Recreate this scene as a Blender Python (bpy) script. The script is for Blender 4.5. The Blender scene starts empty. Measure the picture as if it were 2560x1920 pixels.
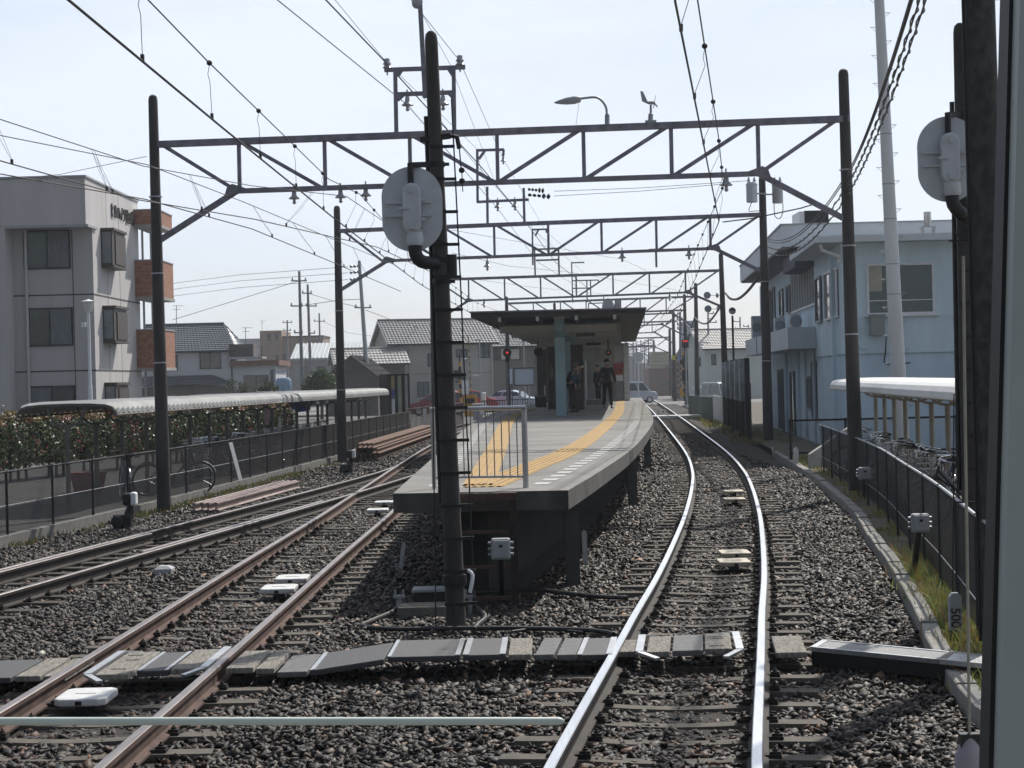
import bpy, bmesh, math, random
import numpy as np
from mathutils import Vector, Matrix
random.seed(7); RNG = np.random.default_rng(11)
C = bpy.context.scene
COL = C.collection
# ---------------------------------------------------------------- camera
FPX = 4600.0; CAMH = 2.13
_p = math.atan(-11 / FPX); _r = math.radians(1.4)
_f = Vector((0, math.cos(_p), math.sin(_p))); _r0 = Vector((1, 0, 0)); _u0 = _r0.cross(_f)
_rt = _r0 * math.cos(_r) - _u0 * math.sin(_r); _up = _r0 * math.sin(_r) + _u0 * math.cos(_r)
CAMO = Vector((0, 0, CAMH))
cd = bpy.data.cameras.new('camera'); cam = bpy.data.objects.new('camera', cd); COL.objects.link(cam)
cd.sensor_width = 36; cd.lens = 36 * FPX / 2560; cd.clip_start = 0.05; cd.clip_end = 4000
cam.matrix_world = Matrix(((_rt.x, _up.x, -_f.x, 0), (_rt.y, _up.y, -_f.y, 0), (_rt.z, _up.z, -_f.z, CAMH), (0, 0, 0, 1)))
C.camera = cam
# ---------------------------------------------------------------- light
SUN_AZ = math.radians(30); SUN_EL = math.radians(46)      # azimuth clockwise from +Y
SD = Vector((math.sin(SUN_AZ) * math.cos(SUN_EL), math.cos(SUN_AZ) * math.cos(SUN_EL), math.sin(SUN_EL)))
ld = bpy.data.lights.new('sun', 'SUN'); ld.energy = 5.0; ld.angle = math.radians(0.6); ld.color = (1.0, 0.95, 0.87)
sun = bpy.data.objects.new('sun', ld); COL.objects.link(sun)
sun.rotation_euler = (-SD).to_track_quat('-Z', 'Y').to_euler()
w = bpy.data.worlds.new('World'); C.world = w; w.use_nodes = True
nt = w.node_tree; nt.nodes.clear()
def N(t, ty, **k):
    n = t.nodes.new(ty)
    for a, b in k.items(): setattr(n, a, b)
    return n
out = N(nt, 'ShaderNodeOutputWorld'); bg = N(nt, 'ShaderNodeBackground')
sky = N(nt, 'ShaderNodeTexSky', sky_type='NISHITA', sun_disc=False); sky.sun_elevation = SUN_EL; sky.sun_rotation = SUN_AZ
sky.air_density = 1.0; sky.dust_density = 1.6; sky.ozone_density = 1.6
tc = N(nt, 'ShaderNodeTexCoord'); mp = N(nt, 'ShaderNodeMapping'); mp.inputs['Scale'].default_value = (1.0, 1.0, 4.5)
nz = N(nt, 'ShaderNodeTexNoise'); nz.inputs['Scale'].default_value = 1.7; nz.inputs['Detail'].default_value = 5; nz.inputs['Roughness'].default_value = 0.55
rp = N(nt, 'ShaderNodeValToRGB'); rp.color_ramp.elements[0].position = 0.32; rp.color_ramp.elements[1].position = 0.66
rp.color_ramp.elements[0].color = (.22, .22, .22, 1); rp.color_ramp.elements[1].color = (.93, .93, .93, 1)
mx = N(nt, 'ShaderNodeMix', data_type='RGBA')
L = nt.links.new
# thin cloud is brightest on the sun's side of the sky
dt = N(nt, 'ShaderNodeVectorMath', operation='DOT_PRODUCT'); dt.inputs[1].default_value = (math.sin(SUN_AZ), math.cos(SUN_AZ), 0.12)
mr = N(nt, 'ShaderNodeMapRange', interpolation_type='SMOOTHSTEP'); mr.inputs['From Min'].default_value = -.75; mr.inputs['From Max'].default_value = .72; mr.inputs['To Min'].default_value = .24; mr.inputs['To Max'].default_value = 1.0
cl = N(nt, 'ShaderNodeMix', data_type='RGBA', blend_type='MULTIPLY'); cl.inputs['Factor'].default_value = 1; cl.inputs['A'].default_value = (9.0, 9.75, 11.1, 1)
L(tc.outputs['Generated'], dt.inputs[0]); L(dt.outputs['Value'], mr.inputs['Value']); L(mr.outputs['Result'], cl.inputs['B']); L(cl.outputs['Result'], mx.inputs['B'])
L(tc.outputs['Generated'], mp.inputs['Vector']); L(mp.outputs['Vector'], nz.inputs['Vector']); L(nz.outputs['Fac'], rp.inputs['Fac'])
L(rp.outputs['Color'], mx.inputs['Factor']); L(sky.outputs['Color'], mx.inputs['A']); L(mx.outputs['Result'], bg.inputs['Color'])
bg.inputs['Strength'].default_value = 0.1
L(bg.outputs['Background'], out.inputs['Surface'])
C.view_settings.view_transform = 'Standard'; C.view_settings.look = 'None'; C.view_settings.gamma = 1; C.view_settings.use_curve_mapping = False
C.view_settings.exposure = 0.0
C.render.engine = 'CYCLES'
C.cycles.max_bounces = 6; C.cycles.diffuse_bounces = 3; C.cycles.glossy_bounces = 3; C.cycles.transparent_max_bounces = 12
# ---------------------------------------------------------------- helpers
def ray(px, py): return _f + _rt * ((px - 1280) / FPX) - _up * ((py - 960) / FPX)
def A(px, py, Y):                      # point of the place seen at photograph pixel (px, py), Y metres ahead
    d = ray(px, py); return CAMO + d * (Y / d.y)
def G(px, py, z):                      # the same on a level at height z
    d = ray(px, py); return CAMO + d * ((z - CAMH) / d.z)
def V(*a): return Vector(a)
MATS = {}
def mat(name, col, rough=0.8, var=0.25, scale=6.0, bump=0.0, bscale=40.0, metal=0.0, col2=None, spec=0.5, stretch=(1, 1, 1), det=5, thresh=(0.3, 0.7), emit=None, attr=None, coord='Object', trans=0.0, alpha=1.0):
    if name in MATS: return MATS[name]
    m = bpy.data.materials.new(name); m.use_nodes = True; t = m.node_tree; b = t.nodes['Principled BSDF']
    b.inputs['Roughness'].default_value = rough; b.inputs['Metallic'].default_value = metal; b.inputs['Specular IOR Level'].default_value = spec
    tc = N(t, 'ShaderNodeTexCoord'); mp = N(t, 'ShaderNodeMapping'); mp.inputs['Scale'].default_value = stretch
    t.links.new(tc.outputs[coord], mp.inputs['Vector'])
    n = N(t, 'ShaderNodeTexNoise'); n.inputs['Scale'].default_value = scale; n.inputs['Detail'].default_value = det; n.inputs['Roughness'].default_value = .62
    t.links.new(mp.outputs['Vector'], n.inputs['Vector'])
    r = N(t, 'ShaderNodeValToRGB'); r.color_ramp.elements[0].position = thresh[0]; r.color_ramp.elements[1].position = thresh[1]
    c2 = col2 or tuple(c * (1 - var) for c in col); c1 = col if col2 else tuple(min(1, c * (1 + var)) for c in col)
    r.color_ramp.elements[0].color = (*c2, 1); r.color_ramp.elements[1].color = (*c1, 1)
    t.links.new(n.outputs['Fac'], r.inputs['Fac']); src = r.outputs['Color']
    if attr:
        a = N(t, 'ShaderNodeAttribute', attribute_name=attr); mm = N(t, 'ShaderNodeMix', data_type='RGBA', blend_type='MULTIPLY'); mm.inputs['Factor'].default_value = 1
        t.links.new(src, mm.inputs['A']); t.links.new(a.outputs['Color'], mm.inputs['B']); src = mm.outputs['Result']
    t.links.new(src, b.inputs['Base Color'])
    if bump:
        n2 = N(t, 'ShaderNodeTexNoise'); n2.inputs['Scale'].default_value = bscale; n2.inputs['Detail'].default_value = 6
        t.links.new(mp.outputs['Vector'], n2.inputs['Vector'])
        bp = N(t, 'ShaderNodeBump'); bp.inputs['Strength'].default_value = min(1, bump); bp.inputs['Distance'].default_value = 0.02
        t.links.new(n2.outputs['Fac'], bp.inputs['Height']); t.links.new(bp.outputs['Normal'], b.inputs['Normal'])
    if emit: b.inputs['Emission Color'].default_value = (*emit[:3], 1); b.inputs['Emission Strength'].default_value = emit[3]
    if trans: b.inputs['Transmission Weight'].default_value = trans
    if alpha < 1: b.inputs['Alpha'].default_value = alpha
    MATS[name] = m; return m
ORG = {}
def props(o, label=None, cat=None, group=None, kind=None):
    if label: o['label'] = label
    if cat: o['category'] = cat
    if group: o['group'] = group
    if kind: o['kind'] = kind
    return o
def thing(name, loc, label, cat, group=None):
    o = bpy.data.objects.new(name, None); o.empty_display_size = .2; COL.objects.link(o); o.location = loc; ORG[o] = Vector(loc)
    return props(o, label, cat, group)
class MB:
    def __init__(s): s.v = []; s.f = []; s.m = []; s.mi = 0
    def face(s, pts):
        b = len(s.v); s.v += [tuple(p) for p in pts]; s.f.append(tuple(range(b, b + len(pts)))); s.m.append(s.mi); return s
    def raw(s, vs, fs):
        b = len(s.v); s.v += [tuple(p) for p in vs]
        for f in fs: s.f.append(tuple(b + i for i in f)); s.m.append(s.mi)
        return s
    def box(s, x0, x1, y0, y1, z0, z1):
        return s.raw([(x0, y0, z0), (x1, y0, z0), (x1, y1, z0), (x0, y1, z0), (x0, y0, z1), (x1, y0, z1), (x1, y1, z1), (x0, y1, z1)],
                     [(0, 3, 2, 1), (4, 5, 6, 7), (0, 1, 5, 4), (1, 2, 6, 5), (2, 3, 7, 6), (3, 0, 4, 7)])
    def boxc(s, c, size, rz=0.0):
        c = Vector(c); a, b, h = size[0] / 2, size[1] / 2, size[2] / 2; ca, sa = math.cos(rz), math.sin(rz)
        P = []
        for z in (-h, h):
            for x, y in ((-a, -b), (a, -b), (a, b), (-a, b)): P.append((c.x + x * ca - y * sa, c.y + x * sa + y * ca, c.z + z))
        return s.raw(P, [(0, 3, 2, 1), (4, 5, 6, 7), (0, 1, 5, 4), (1, 2, 6, 5), (2, 3, 7, 6), (3, 0, 4, 7)])
    def beam(s, p, q, w, h, up=(0, 0, 1)):
        p, q = Vector(p), Vector(q); d = (q - p).normalized(); u = Vector(up)
        if abs(d.dot(u)) > .97: u = Vector((0, 1, 0))
        sd = d.cross(u).normalized(); u = sd.cross(d)
        P = []
        for e in (p, q):
            for a, b in ((-1, -1), (1, -1), (1, 1), (-1, 1)): P.append(e + sd * (a * w / 2) + u * (b * h / 2))
        return s.raw(P, [(0, 1, 2, 3), (4, 7, 6, 5), (0, 4, 5, 1), (1, 5, 6, 2), (2, 6, 7, 3), (3, 7, 4, 0)])
    def tube(s, pts, r, n=8, cap=True):
        pts = [Vector(p) for p in pts]; k = len(pts); rs = r if isinstance(r, (list, tuple)) else [r] * k
        rings = []; prev = None
        for i, p in enumerate(pts):
            d = (pts[min(i + 1, k - 1)] - pts[max(i - 1, 0)]).normalized()
            if prev is None:
                u = Vector((0, 0, 1)) if abs(d.z) < .95 else Vector((0, 1, 0)); a = d.cross(u).normalized()
            else:
                a = (prev - d * prev.dot(d)).normalized()
            prev = a; bb = d.cross(a)
            rings.append([p + (a * math.cos(2 * math.pi * j / n) + bb * math.sin(2 * math.pi * j / n)) * rs[i] for j in range(n)])
        b = len(s.v)
        for R in rings: s.v += [tuple(x) for x in R]
        for i in range(k - 1):
            for j in range(n):
                s.f.append((b + i * n + j, b + i * n + (j + 1) % n, b + (i + 1) * n + (j + 1) % n, b + (i + 1) * n + j)); s.m.append(s.mi)
        if cap:
            s.f.append(tuple(b + j for j in range(n))[::-1]); s.m.append(s.mi)
            s.f.append(tuple(b + (k - 1) * n + j for j in range(n))); s.m.append(s.mi)
        return s
    def lathe(s, prof, c, n=12, axis=None):            # profile of (radius, height) about the z axis through c, or about axis
        c = Vector(c); ax = Vector(axis).normalized() if axis is not None else Vector((0, 0, 1))
        u = Vector((1, 0, 0)) if abs(ax.x) < .9 else Vector((0, 1, 0)); a = (u - ax * u.dot(ax)).normalized(); bb = ax.cross(a)
        b = len(s.v); k = len(prof)
        for r, h in prof:
            for j in range(n):
                t = 2 * math.pi * j / n; s.v.append(tuple(c + ax * h + (a * math.cos(t) + bb * math.sin(t)) * max(r, 1e-4)))
        for i in range(k - 1):
            for j in range(n):
                s.f.append((b + i * n + j, b + i * n + (j + 1) % n, b + (i + 1) * n + (j + 1) % n, b + (i + 1) * n + j)); s.m.append(s.mi)
        s.f.append(tuple(b + j for j in range(n))[::-1]); s.m.append(s.mi); s.f.append(tuple(b + (k - 1) * n + j for j in range(n))); s.m.append(s.mi)
        return s
    def sphere(s, c, r, n=12, sc=(1, 1, 1)):
        k = n // 2; b = len(s.v); c = Vector(c)
        prof = [(math.sin(math.pi * i / k) * r, -math.cos(math.pi * i / k) * r) for i in range(k + 1)]
        st = len(s.v); s.lathe(prof, (0, 0, 0), n)
        for i in range(st, len(s.v)): x = s.v[i]; s.v[i] = (c.x + x[0] * sc[0], c.y + x[1] * sc[1], c.z + x[2] * sc[2])
        return s
    def prism(s, poly, d0, d1, fn):                    # polygon of (a, b); fn(a, b, depth) -> point
        n = len(poly); b = len(s.v)
        for d in (d0, d1): s.v += [tuple(fn(a, c, d)) for a, c in poly]
        s.f.append(tuple(b + i for i in range(n))); s.m.append(s.mi); s.f.append(tuple(b + n + i for i in range(n))[::-1]); s.m.append(s.mi)
        for i in range(n): s.f.append((b + i, b + n + i, b + n + (i + 1) % n, b + (i + 1) % n)); s.m.append(s.mi)
        return s
    def sweep(s, prof, path, mids=None, closed=True):  # profile of (side, height) swept along a level-ish path; side is to the right
        path = [Vector(p) for p in path]; k = len(path); n = len(prof); b = len(s.v)
        for i, p in enumerate(path):
            d = (path[min(i + 1, k - 1)] - path[max(i - 1, 0)]); d.z = 0; d.normalize(); sd = Vector((d.y, -d.x, 0))
            s.v += [tuple(p + sd * a + Vector((0, 0, h))) for a, h in prof]
        m = n if closed else n - 1
        for i in range(k - 1):
            for j in range(m):
                s.f.append((b + i * n + j, b + (i + 1) * n + j, b + (i + 1) * n + (j + 1) % n, b + i * n + (j + 1) % n)); s.m.append(mids[j] if mids else s.mi)
        if closed:
            s.f.append(tuple(b + j for j in range(n))); s.m.append(s.mi); s.f.append(tuple(b + (k - 1) * n + j for j in range(n))[::-1]); s.m.append(s.mi)
        return s
    def build(s, name, mats, parent=None, smooth=False, bevel=0.0, org=None):
        o0 = ORG.get(parent, Vector((0, 0, 0))) if org is None else Vector(org)
        me = bpy.data.meshes.new(name)
        vs = s.v if o0.length == 0 else [(x - o0.x, y - o0.y, z - o0.z) for x, y, z in s.v]
        me.from_pydata(vs, [], s.f)
        ms = mats if isinstance(mats, (list, tuple)) else [mats]
        for m in ms: me.materials.append(m)
        if len(ms) > 1: me.polygons.foreach_set('material_index', s.m)
        bm = bmesh.new(); bm.from_mesh(me); bmesh.ops.recalc_face_normals(bm, faces=bm.faces[:]); bm.to_mesh(me); bm.free()
        if smooth:
            me.polygons.foreach_set('use_smooth', [True] * len(me.polygons)); me.set_sharp_from_angle(angle=math.radians(38))
        me.update()
        o = bpy.data.objects.new(name, me); COL.objects.link(o)
        if parent is not None: o.parent = parent; ORG[o] = o0
        else:
            o.location = o0; ORG[o] = o0
        if bevel:
            md = o.modifiers.new('bevel', 'BEVEL'); md.width = bevel; md.segments = 2; md.limit_method = 'ANGLE'; md.angle_limit = math.radians(40)
        return o
def single(mb, name, mats, label, cat, group=None, smooth=False, bevel=0.0, org=None):
    if org is None:
        xs = np.array(mb.v); org = (float(xs[:, 0].mean()), float(xs[:, 1].mean()), float(xs[:, 2].min()))
    return props(mb.build(name, mats, None, smooth, bevel, org), label, cat, group)
def struct(mb, name, mats, kind='structure', smooth=False): return props(mb.build(name, mats, None, smooth), kind=kind)
def copy_tree(o, parent=None):
    c = o.copy(); COL.objects.link(c)
    if parent is not None: c.parent = parent
    for ch in list(o.children): copy_tree(ch, c)
    return c
def catmull(pts, step):
    P = [Vector(p) for p in pts]; out = []
    P = [P[0] * 2 - P[1]] + P + [P[-1] * 2 - P[-2]]
    for i in range(1, len(P) - 2):
        n = max(2, int((P[i + 1] - P[i]).length / step))
        for j in range(n):
            t = j / n; a, b, c, d = P[i - 1], P[i], P[i + 1], P[i + 2]
            out.append(0.5 * ((2 * b) + (c - a) * t + (2 * a - 5 * b + 4 * c - d) * t * t + (3 * b - a - 3 * c + d) * t ** 3))
    out.append(P[-2]); return out
def xat(path, y):
    for a, b in zip(path, path[1:]):
        if a[1] <= y <= b[1]: return a[0] + (b[0] - a[0]) * (y - a[1]) / (b[1] - a[1] + 1e-9)
    return path[0][0] if y < path[0][1] else path[-1][0]
# ---------------------------------------------------------------- materials
M_steel = mat('weathered_steel', (.21, .20, .235), .6, .35, 5, .15, 30, .3)
M_galv = mat('galvanised_steel', (.32, .34, .36), .5, .25, 8, 0, 30, .6)
M_stain = mat('stainless_steel', (.40, .40, .41), .32, .12, 5, 0, 30, 1.0)
M_pole = mat('dark_pole', (.042, .036, .035), .75, .45, 3, .2, 60, stretch=(1, 1, .3))
M_conc = mat('concrete', (.30, .295, .28), .9, .22, 2.2, .25, 60)
M_concd = mat('dirty_concrete', (.075, .072, .068), .92, .5, 2.0, .35, 45)
M_black = mat('black_rubber', (.012, .012, .013), .6, .3, 10)
M_blkm = mat('black_metal', (.018, .018, .02), .5, .3, 10, 0, 30, .4)
M_white = mat('white_paint', (.72, .73, .74), .5, .06, 5)
M_rust = mat('rusty_steel', (.085, .05, .039), .85, .5, 9, .2, 80, .2, stretch=(1, .5, 1))
M_rustd = mat('dark_rust', (.026, .02, .017), .8, .5, 9, .2, 80, .2, stretch=(1, .5, 1))
M_railtop = mat('polished_rail_head', (.82, .83, .84), .3, .12, 3, 0, 30, 1.0, stretch=(8, .3, 1))
M_railtop2 = mat('dull_rail_head', (.30, .26, .24), .38, .3, 5, 0, 30, .9, stretch=(8, .4, 1))
M_grey = mat('grey_paint', (.33, .34, .355), .55, .12, 4)
M_brown = mat('brown_metal', (.05, .038, .032), .6, .3, 6)
M_wire = mat('copper_wire', (.03, .028, .03), .55, .2, 4, 0, 30, .5)
M_porc = mat('white_porcelain', (.38, .38, .41), .25, .08, 9)
M_glass = mat('window_glass', (.035, .045, .05), .08, .3, 1.5, spec=.7)
M_timber = mat('weathered_timber', (.30, .27, .225), .92, .45, 9, .5, 60, stretch=(1, 6, 1))
M_paveP = mat('asphalt', (.055, .055, .056), .92, .3, 1.2, .3, 120)
# ================================================================ tracks
RT = catmull([(.15, 4, 0), (.62, 9, 0), (.71, 10, 0), (1.3, 14.2, 0), (1.62, 16.5, 0), (2.08, 19.7, 0), (2.66, 24.1, 0), (3.22, 28.6, 0), (3.92, 34.8, 0), (4.54, 41, 0), (5.26, 50, 0), (6.2, 64.5, 0), (8.25, 98, 0), (11.1, 147, 0), (15.6, 230, 0), (20.5, 330, 0)], .5)
MT = catmull([(-3.05, 4, 0), (-2.96, 10, 0), (-2.87, 15, 0), (-2.755, 22.3, 0), (-2.6, 30.4, 0), (-2.5, 40, 0), (-2.42, 48, 0), (-2.2, 62, 0), (-1.55, 80, 0), (.2, 104, 0), (4.2, 135, 0), (9.5, 175, 0)], .5)
LT = catmull([(-8.4, 4, 0), (-6.55, 16, 0), (-5.95, 20, 0), (-5.3, 24.6, 0), (-4.63, 29.2, 0), (-3.86, 34.6, 0), (-3.2, 39.6, 0), (-2.72, 43.6, 0), (-2.46, 46.5, 0)], .4)
RAILP = [(-.0625, -.153), (.0625, -.153), (.0625, -.138), (.012, -.122), (.012, -.045), (.033, -.036), (.033, -.006), (.027, 0), (-.027, 0), (-.033, -.006), (-.033, -.036), (-.012, -.045), (-.012, -.122), (-.0625, -.138)]
RAILM = [0, 0, 0, 0, 0, 0, 1, 1, 1, 0, 0, 0, 0, 0]
def offset(path, d):
    out = []
    for i, p in enumerate(path):
        t = path[min(i + 1, len(path) - 1)] - path[max(i - 1, 0)]; t.z = 0; t.normalize(); out.append(p + Vector((t.y, -t.x, 0)) * d)
    return out
def rail(path, side, top, label, y0=-9, y1=999, grp='running rails of the tracks'):
    pp = [p for p in offset(path, side) if y0 <= p.y <= y1]
    mb = MB().sweep(RAILP, pp, RAILM); return single(mb, 'rail', [side_m, top], label, 'rail', grp, True)
side_m = M_rustd
rail(RT, -.566, M_railtop, 'shiny rail next to the platform, inner rail of the curving track')
rail(RT, .566, M_railtop, 'shiny outer rail of the curving track on the side away from the platform')
side_m = M_rust
rail(MT, -.566, M_railtop2, 'brown rusty rail running through the crossing frog, farther from the platform')
rail(MT, .566, M_railtop2, 'brown rusty rail passing close beside the platform end corner')
side_m = M_rustd
rail(LT, -.566, M_railtop2, 'outer rusty rail of the siding nearest the black mesh fence')
rail(LT, .566, M_railtop2, 'inner rusty rail of the siding that runs into the crossing frog')
side_m = M_rustd
rail(LT, -.45, M_railtop2, 'short check rail lying tight beside the outer siding rail', 14, 27.5, 'check rails')
rail(LT, .45, M_railtop2, 'short check rail lying tight beside the inner siding rail', 24, 34.0, 'check rails')
# sleepers
M_slp = mat('concrete_sleeper', (.095, .082, .067), .9, .3, 7, .3, 70)
M_slw = mat('timber_sleeper', (.055, .045, .037), .92, .4, 8, .4, 60, stretch=(1, 6, 1))
def sleeper_mesh(L, W, dip, m):
    xs = [-L / 2, -L / 2 + .02, -.62, -.3, 0, .3, .62, L / 2 - .02, L / 2]; mb = MB(); rings = []
    for i, x in enumerate(xs):
        top = -.150 - (dip if abs(x) < .1 else dip * .7 if abs(x) < .4 else 0) - (.012 if i in (0, 8) else 0)
        hw = W / 2 - (.012 if abs(x) < .4 and dip else 0)
        rings.append([(x, -hw - .03, -.30), (x, -hw, top), (x, hw, top), (x, hw + .03, -.30)])
    b = 0
    for R in rings: mb.v += R
    for i in range(8):
        for j in range(3): mb.f.append((i * 4 + j, i * 4 + 4 + j, i * 4 + 5 + j, i * 4 + 1 + j)); mb.m.append(0)
    mb.f.append((0, 1, 2, 3)); mb.m.append(0); mb.f.append((35, 34, 33, 32)); mb.m.append(0)
    o = mb.build('sleeper', m, None); return o
def clip_mesh(parent, sx):
    mb = MB()
    for q in (-1, 1):
        mb = MB(); x = sx + q * .085
        mb.box(x - .05, x + .05, -.045, .045, -.149, -.128); mb.box(x - .02, x + .045 * 1, -.03, .03, -.128, -.112)
        mb.lathe([(.018, 0), (.018, .02), (.008, .022), (.008, .035)], (x + q * .012, 0, -.12), 6)
        mb.build('rail_fastening', M_rustd, parent)
SL_C = sleeper_mesh(2.0, .16, .03, M_slp); SL_W = sleeper_mesh(2.1, .2, 0, M_slw)
protos = []
for s_ in (SL_C, SL_W): clip_mesh(s_, -.566); clip_mesh(s_, .566)
def lay(path, y0, y1, step, proto, label, group, yclip, L=1.0, jig=.01, z=0):
    acc = 0; nxt = 0; first = True; n = 0
    for a, b in zip(path, path[1:]):
        if a.y < y0 or a.y > y1: continue
        seg = (b - a).length
        while nxt <= acc + seg:
            p = a + (b - a) * ((nxt - acc) / seg); d = (b - a).normalized()
            if p.y < yclip: o = copy_tree(proto)
            else: o = proto.copy(); COL.objects.link(o)
            o.location = (p.x + random.uniform(-jig, jig) * 2, p.y, z + random.uniform(-.006, .004)); o.rotation_euler = (0, 0, math.atan2(d.y, d.x) - math.pi / 2 + random.uniform(-jig, jig)); o.scale = (L, 1, 1)
            props(o, label, 'sleeper', group); nxt += step * random.uniform(.96, 1.04)
        acc += seg
lay(RT, 8.4, 100, .60, SL_C, 'concrete sleeper under the shiny rails of the curving track', 'concrete sleepers of the curving track', 30)
lay(MT, 8.4, 33, .60, SL_C, 'concrete sleeper under the rusty rails left of the signal mast', 'concrete sleepers of the rusty track', 30)
lay(LT, 15, 32, .62, SL_W, 'dark timber sleeper under the siding rails by the mesh fence', 'timber sleepers of the siding', 28, z=-.003)
lay(LT, 32.4, 46, .62, SL_W, 'long dark timber sleeper under the turnout rails', 'long timber sleepers of the turnout', 30, 1.25, .01, -.002)
for o in (SL_C, SL_W):
    for ch in list(o.children): bpy.data.objects.remove(ch)
    bpy.data.objects.remove(o)
# ================================================================ ground
M_bal = mat('ballast_bed', (.03, .024, .02), .95, .5, 26, 1.0, 34)
M_soil = mat('dry_soil', (.10, .085, .062), .95, .4, 2.0, .5, 30)
def hnoise(x, y):
    return .02 * math.sin(x * 2.1 + 1.3 * math.sin(y * .9)) * math.cos(y * 1.7 + x) + .012 * math.sin(x * 6.1 + y * 3.3) * math.sin(y * 5.2 - x * 2.2)
def bedz(x, y):
    z = -.205 + hnoise(x, y) * .8
    for P_, hw in ((RTx, 1.05), (MTx, 1.05)):
        d = abs(x - np.interp(y, P_[1], P_[0])) - hw
        if d < 0: z = max(z, -.195)
    return z
RTx = (np.array([p.x for p in RT]), np.array([p.y for p in RT])); MTx = (np.array([p.x for p in MT]), np.array([p.y for p in MT])); LTx = (np.array([p.x for p in LT]), np.array([p.y for p in LT]))
# left limit follows the fence, right limit follows the kerb
FENCE = [(-10.1, 4), (-8.6, 18), (-7.72, 27), (-7.2, 32), (-6.62, 38), (-6.15, 44), (-5.72, 50), (-5.3, 56), (-4.9, 63), (-4.5, 70), (-4.2, 76)]
KERB = [(2.55, 6), (2.98, 12), (3.24, 14.4), (3.5, 16), (3.9, 18.6), (4.3, 21.4), (4.77, 25), (5.35, 29.2), (5.85, 34), (6.5, 41), (7.3, 52), (8.3, 66), (10.4, 100), (13.3, 147)]
mb = MB(); ys = np.concatenate([np.arange(3, 40, .25), np.arange(40, 90, 1.0), np.arange(90, 151, 6)]); nx = 56
for i, y in enumerate(ys):
    xl = xat(FENCE, y) + .12 if y < 76 else -4.2 + (y - 76) * .09; xr = xat(KERB, y) - .02
    for j in range(nx):
        x = xl + (xr - xl) * j / (nx - 1); mb.v.append((x, y, bedz(x, y)))
for i in range(len(ys) - 1):
    for j in range(nx - 1): mb.f.append((i * nx + j, i * nx + j + 1, (i + 1) * nx + j + 1, (i + 1) * nx + j)); mb.m.append(0)
struct(mb, 'ballast_bed', M_bal, smooth=True)
M_gnd = mat('far_ground', (.15, .145, .135), .95, .3, .15, .2, 20)
struct(MB().face([(-1500, -60, -.42), (1500, -60, -.42), (1500, 3500, -.42), (-1500, 3500, -.42)]), 'ground', M_gnd)
# asphalt of the cycle park left of the fence, and yard on the right
M_park = mat('worn_asphalt', (.08, .077, .074), .93, .28, .8, .3, 90)
mb = MB(); fl = [(x - .02, y) for x, y in FENCE]
for (x0, y0), (x1, y1) in zip(fl, fl[1:]): mb.face([(-60, y0, -.12), (x0, y0, -.12), (x1, y1, -.12), (-60, y1, -.12)])
mb.face([(-60, 76, -.12), (-4.22, 76, -.12), (-2.5, 95, -.12), (2, 120, -.12), (-60, 150, -.12)])
struct(mb, 'pavement', M_park)
mb = MB()
for (x0, y0), (x1, y1) in zip(KERB, KERB[1:]): mb.face([(x0 + .16, y0, -.13), (60, y0, -.13), (60, y1, -.13), (x1 + .16, y1, -.13)])
struct(mb, 'yard', M_soil)
# level crossing road beyond the platform
M_road = mat('road_asphalt', (.16, .16, .16), .9, .15, 1, .2, 60)
mb = MB(); mb.raw([(-40, 141, -.06), (60, 153, -.06), (60, 161, -.06), (-40, 149, -.06)], [(0, 1, 2, 3)])
struct(mb, 'crossing_road', M_road)
# kerb of concrete blocks along the right side of the ballast
kb = thing('concrete_kerb', (4.3, 21, -.2), 'low pale concrete block kerb edging the ballast on the right', 'kerb')
kp = catmull([(x, y, 0) for x, y in KERB[:11]], .3); acc = 0
mb = MB(); seg = []; M_kerb = mat('kerb_concrete', (.25, .24, .22), .92, .2, 5, .3, 60)
for a, b in zip(kp, kp[1:]): seg.append((a, b))
i = 0; cur = [kp[0]]
for a, b in seg:
    cur.append(b); acc += (b - a).length
    if acc > .6:
        acc = 0; dz = random.uniform(-.012, .012); q = cur[:-1] + [cur[-1] - (cur[-1] - cur[-2]).normalized() * .008]
        mb.sweep([(0, -.32), (.15, -.32), (.15, -.075 + dz), (.14, -.065 + dz), (.01, -.065 + dz), (0, -.075 + dz)], q); cur = [b]
mb.build('kerb_blocks', M_kerb, kb)
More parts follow.
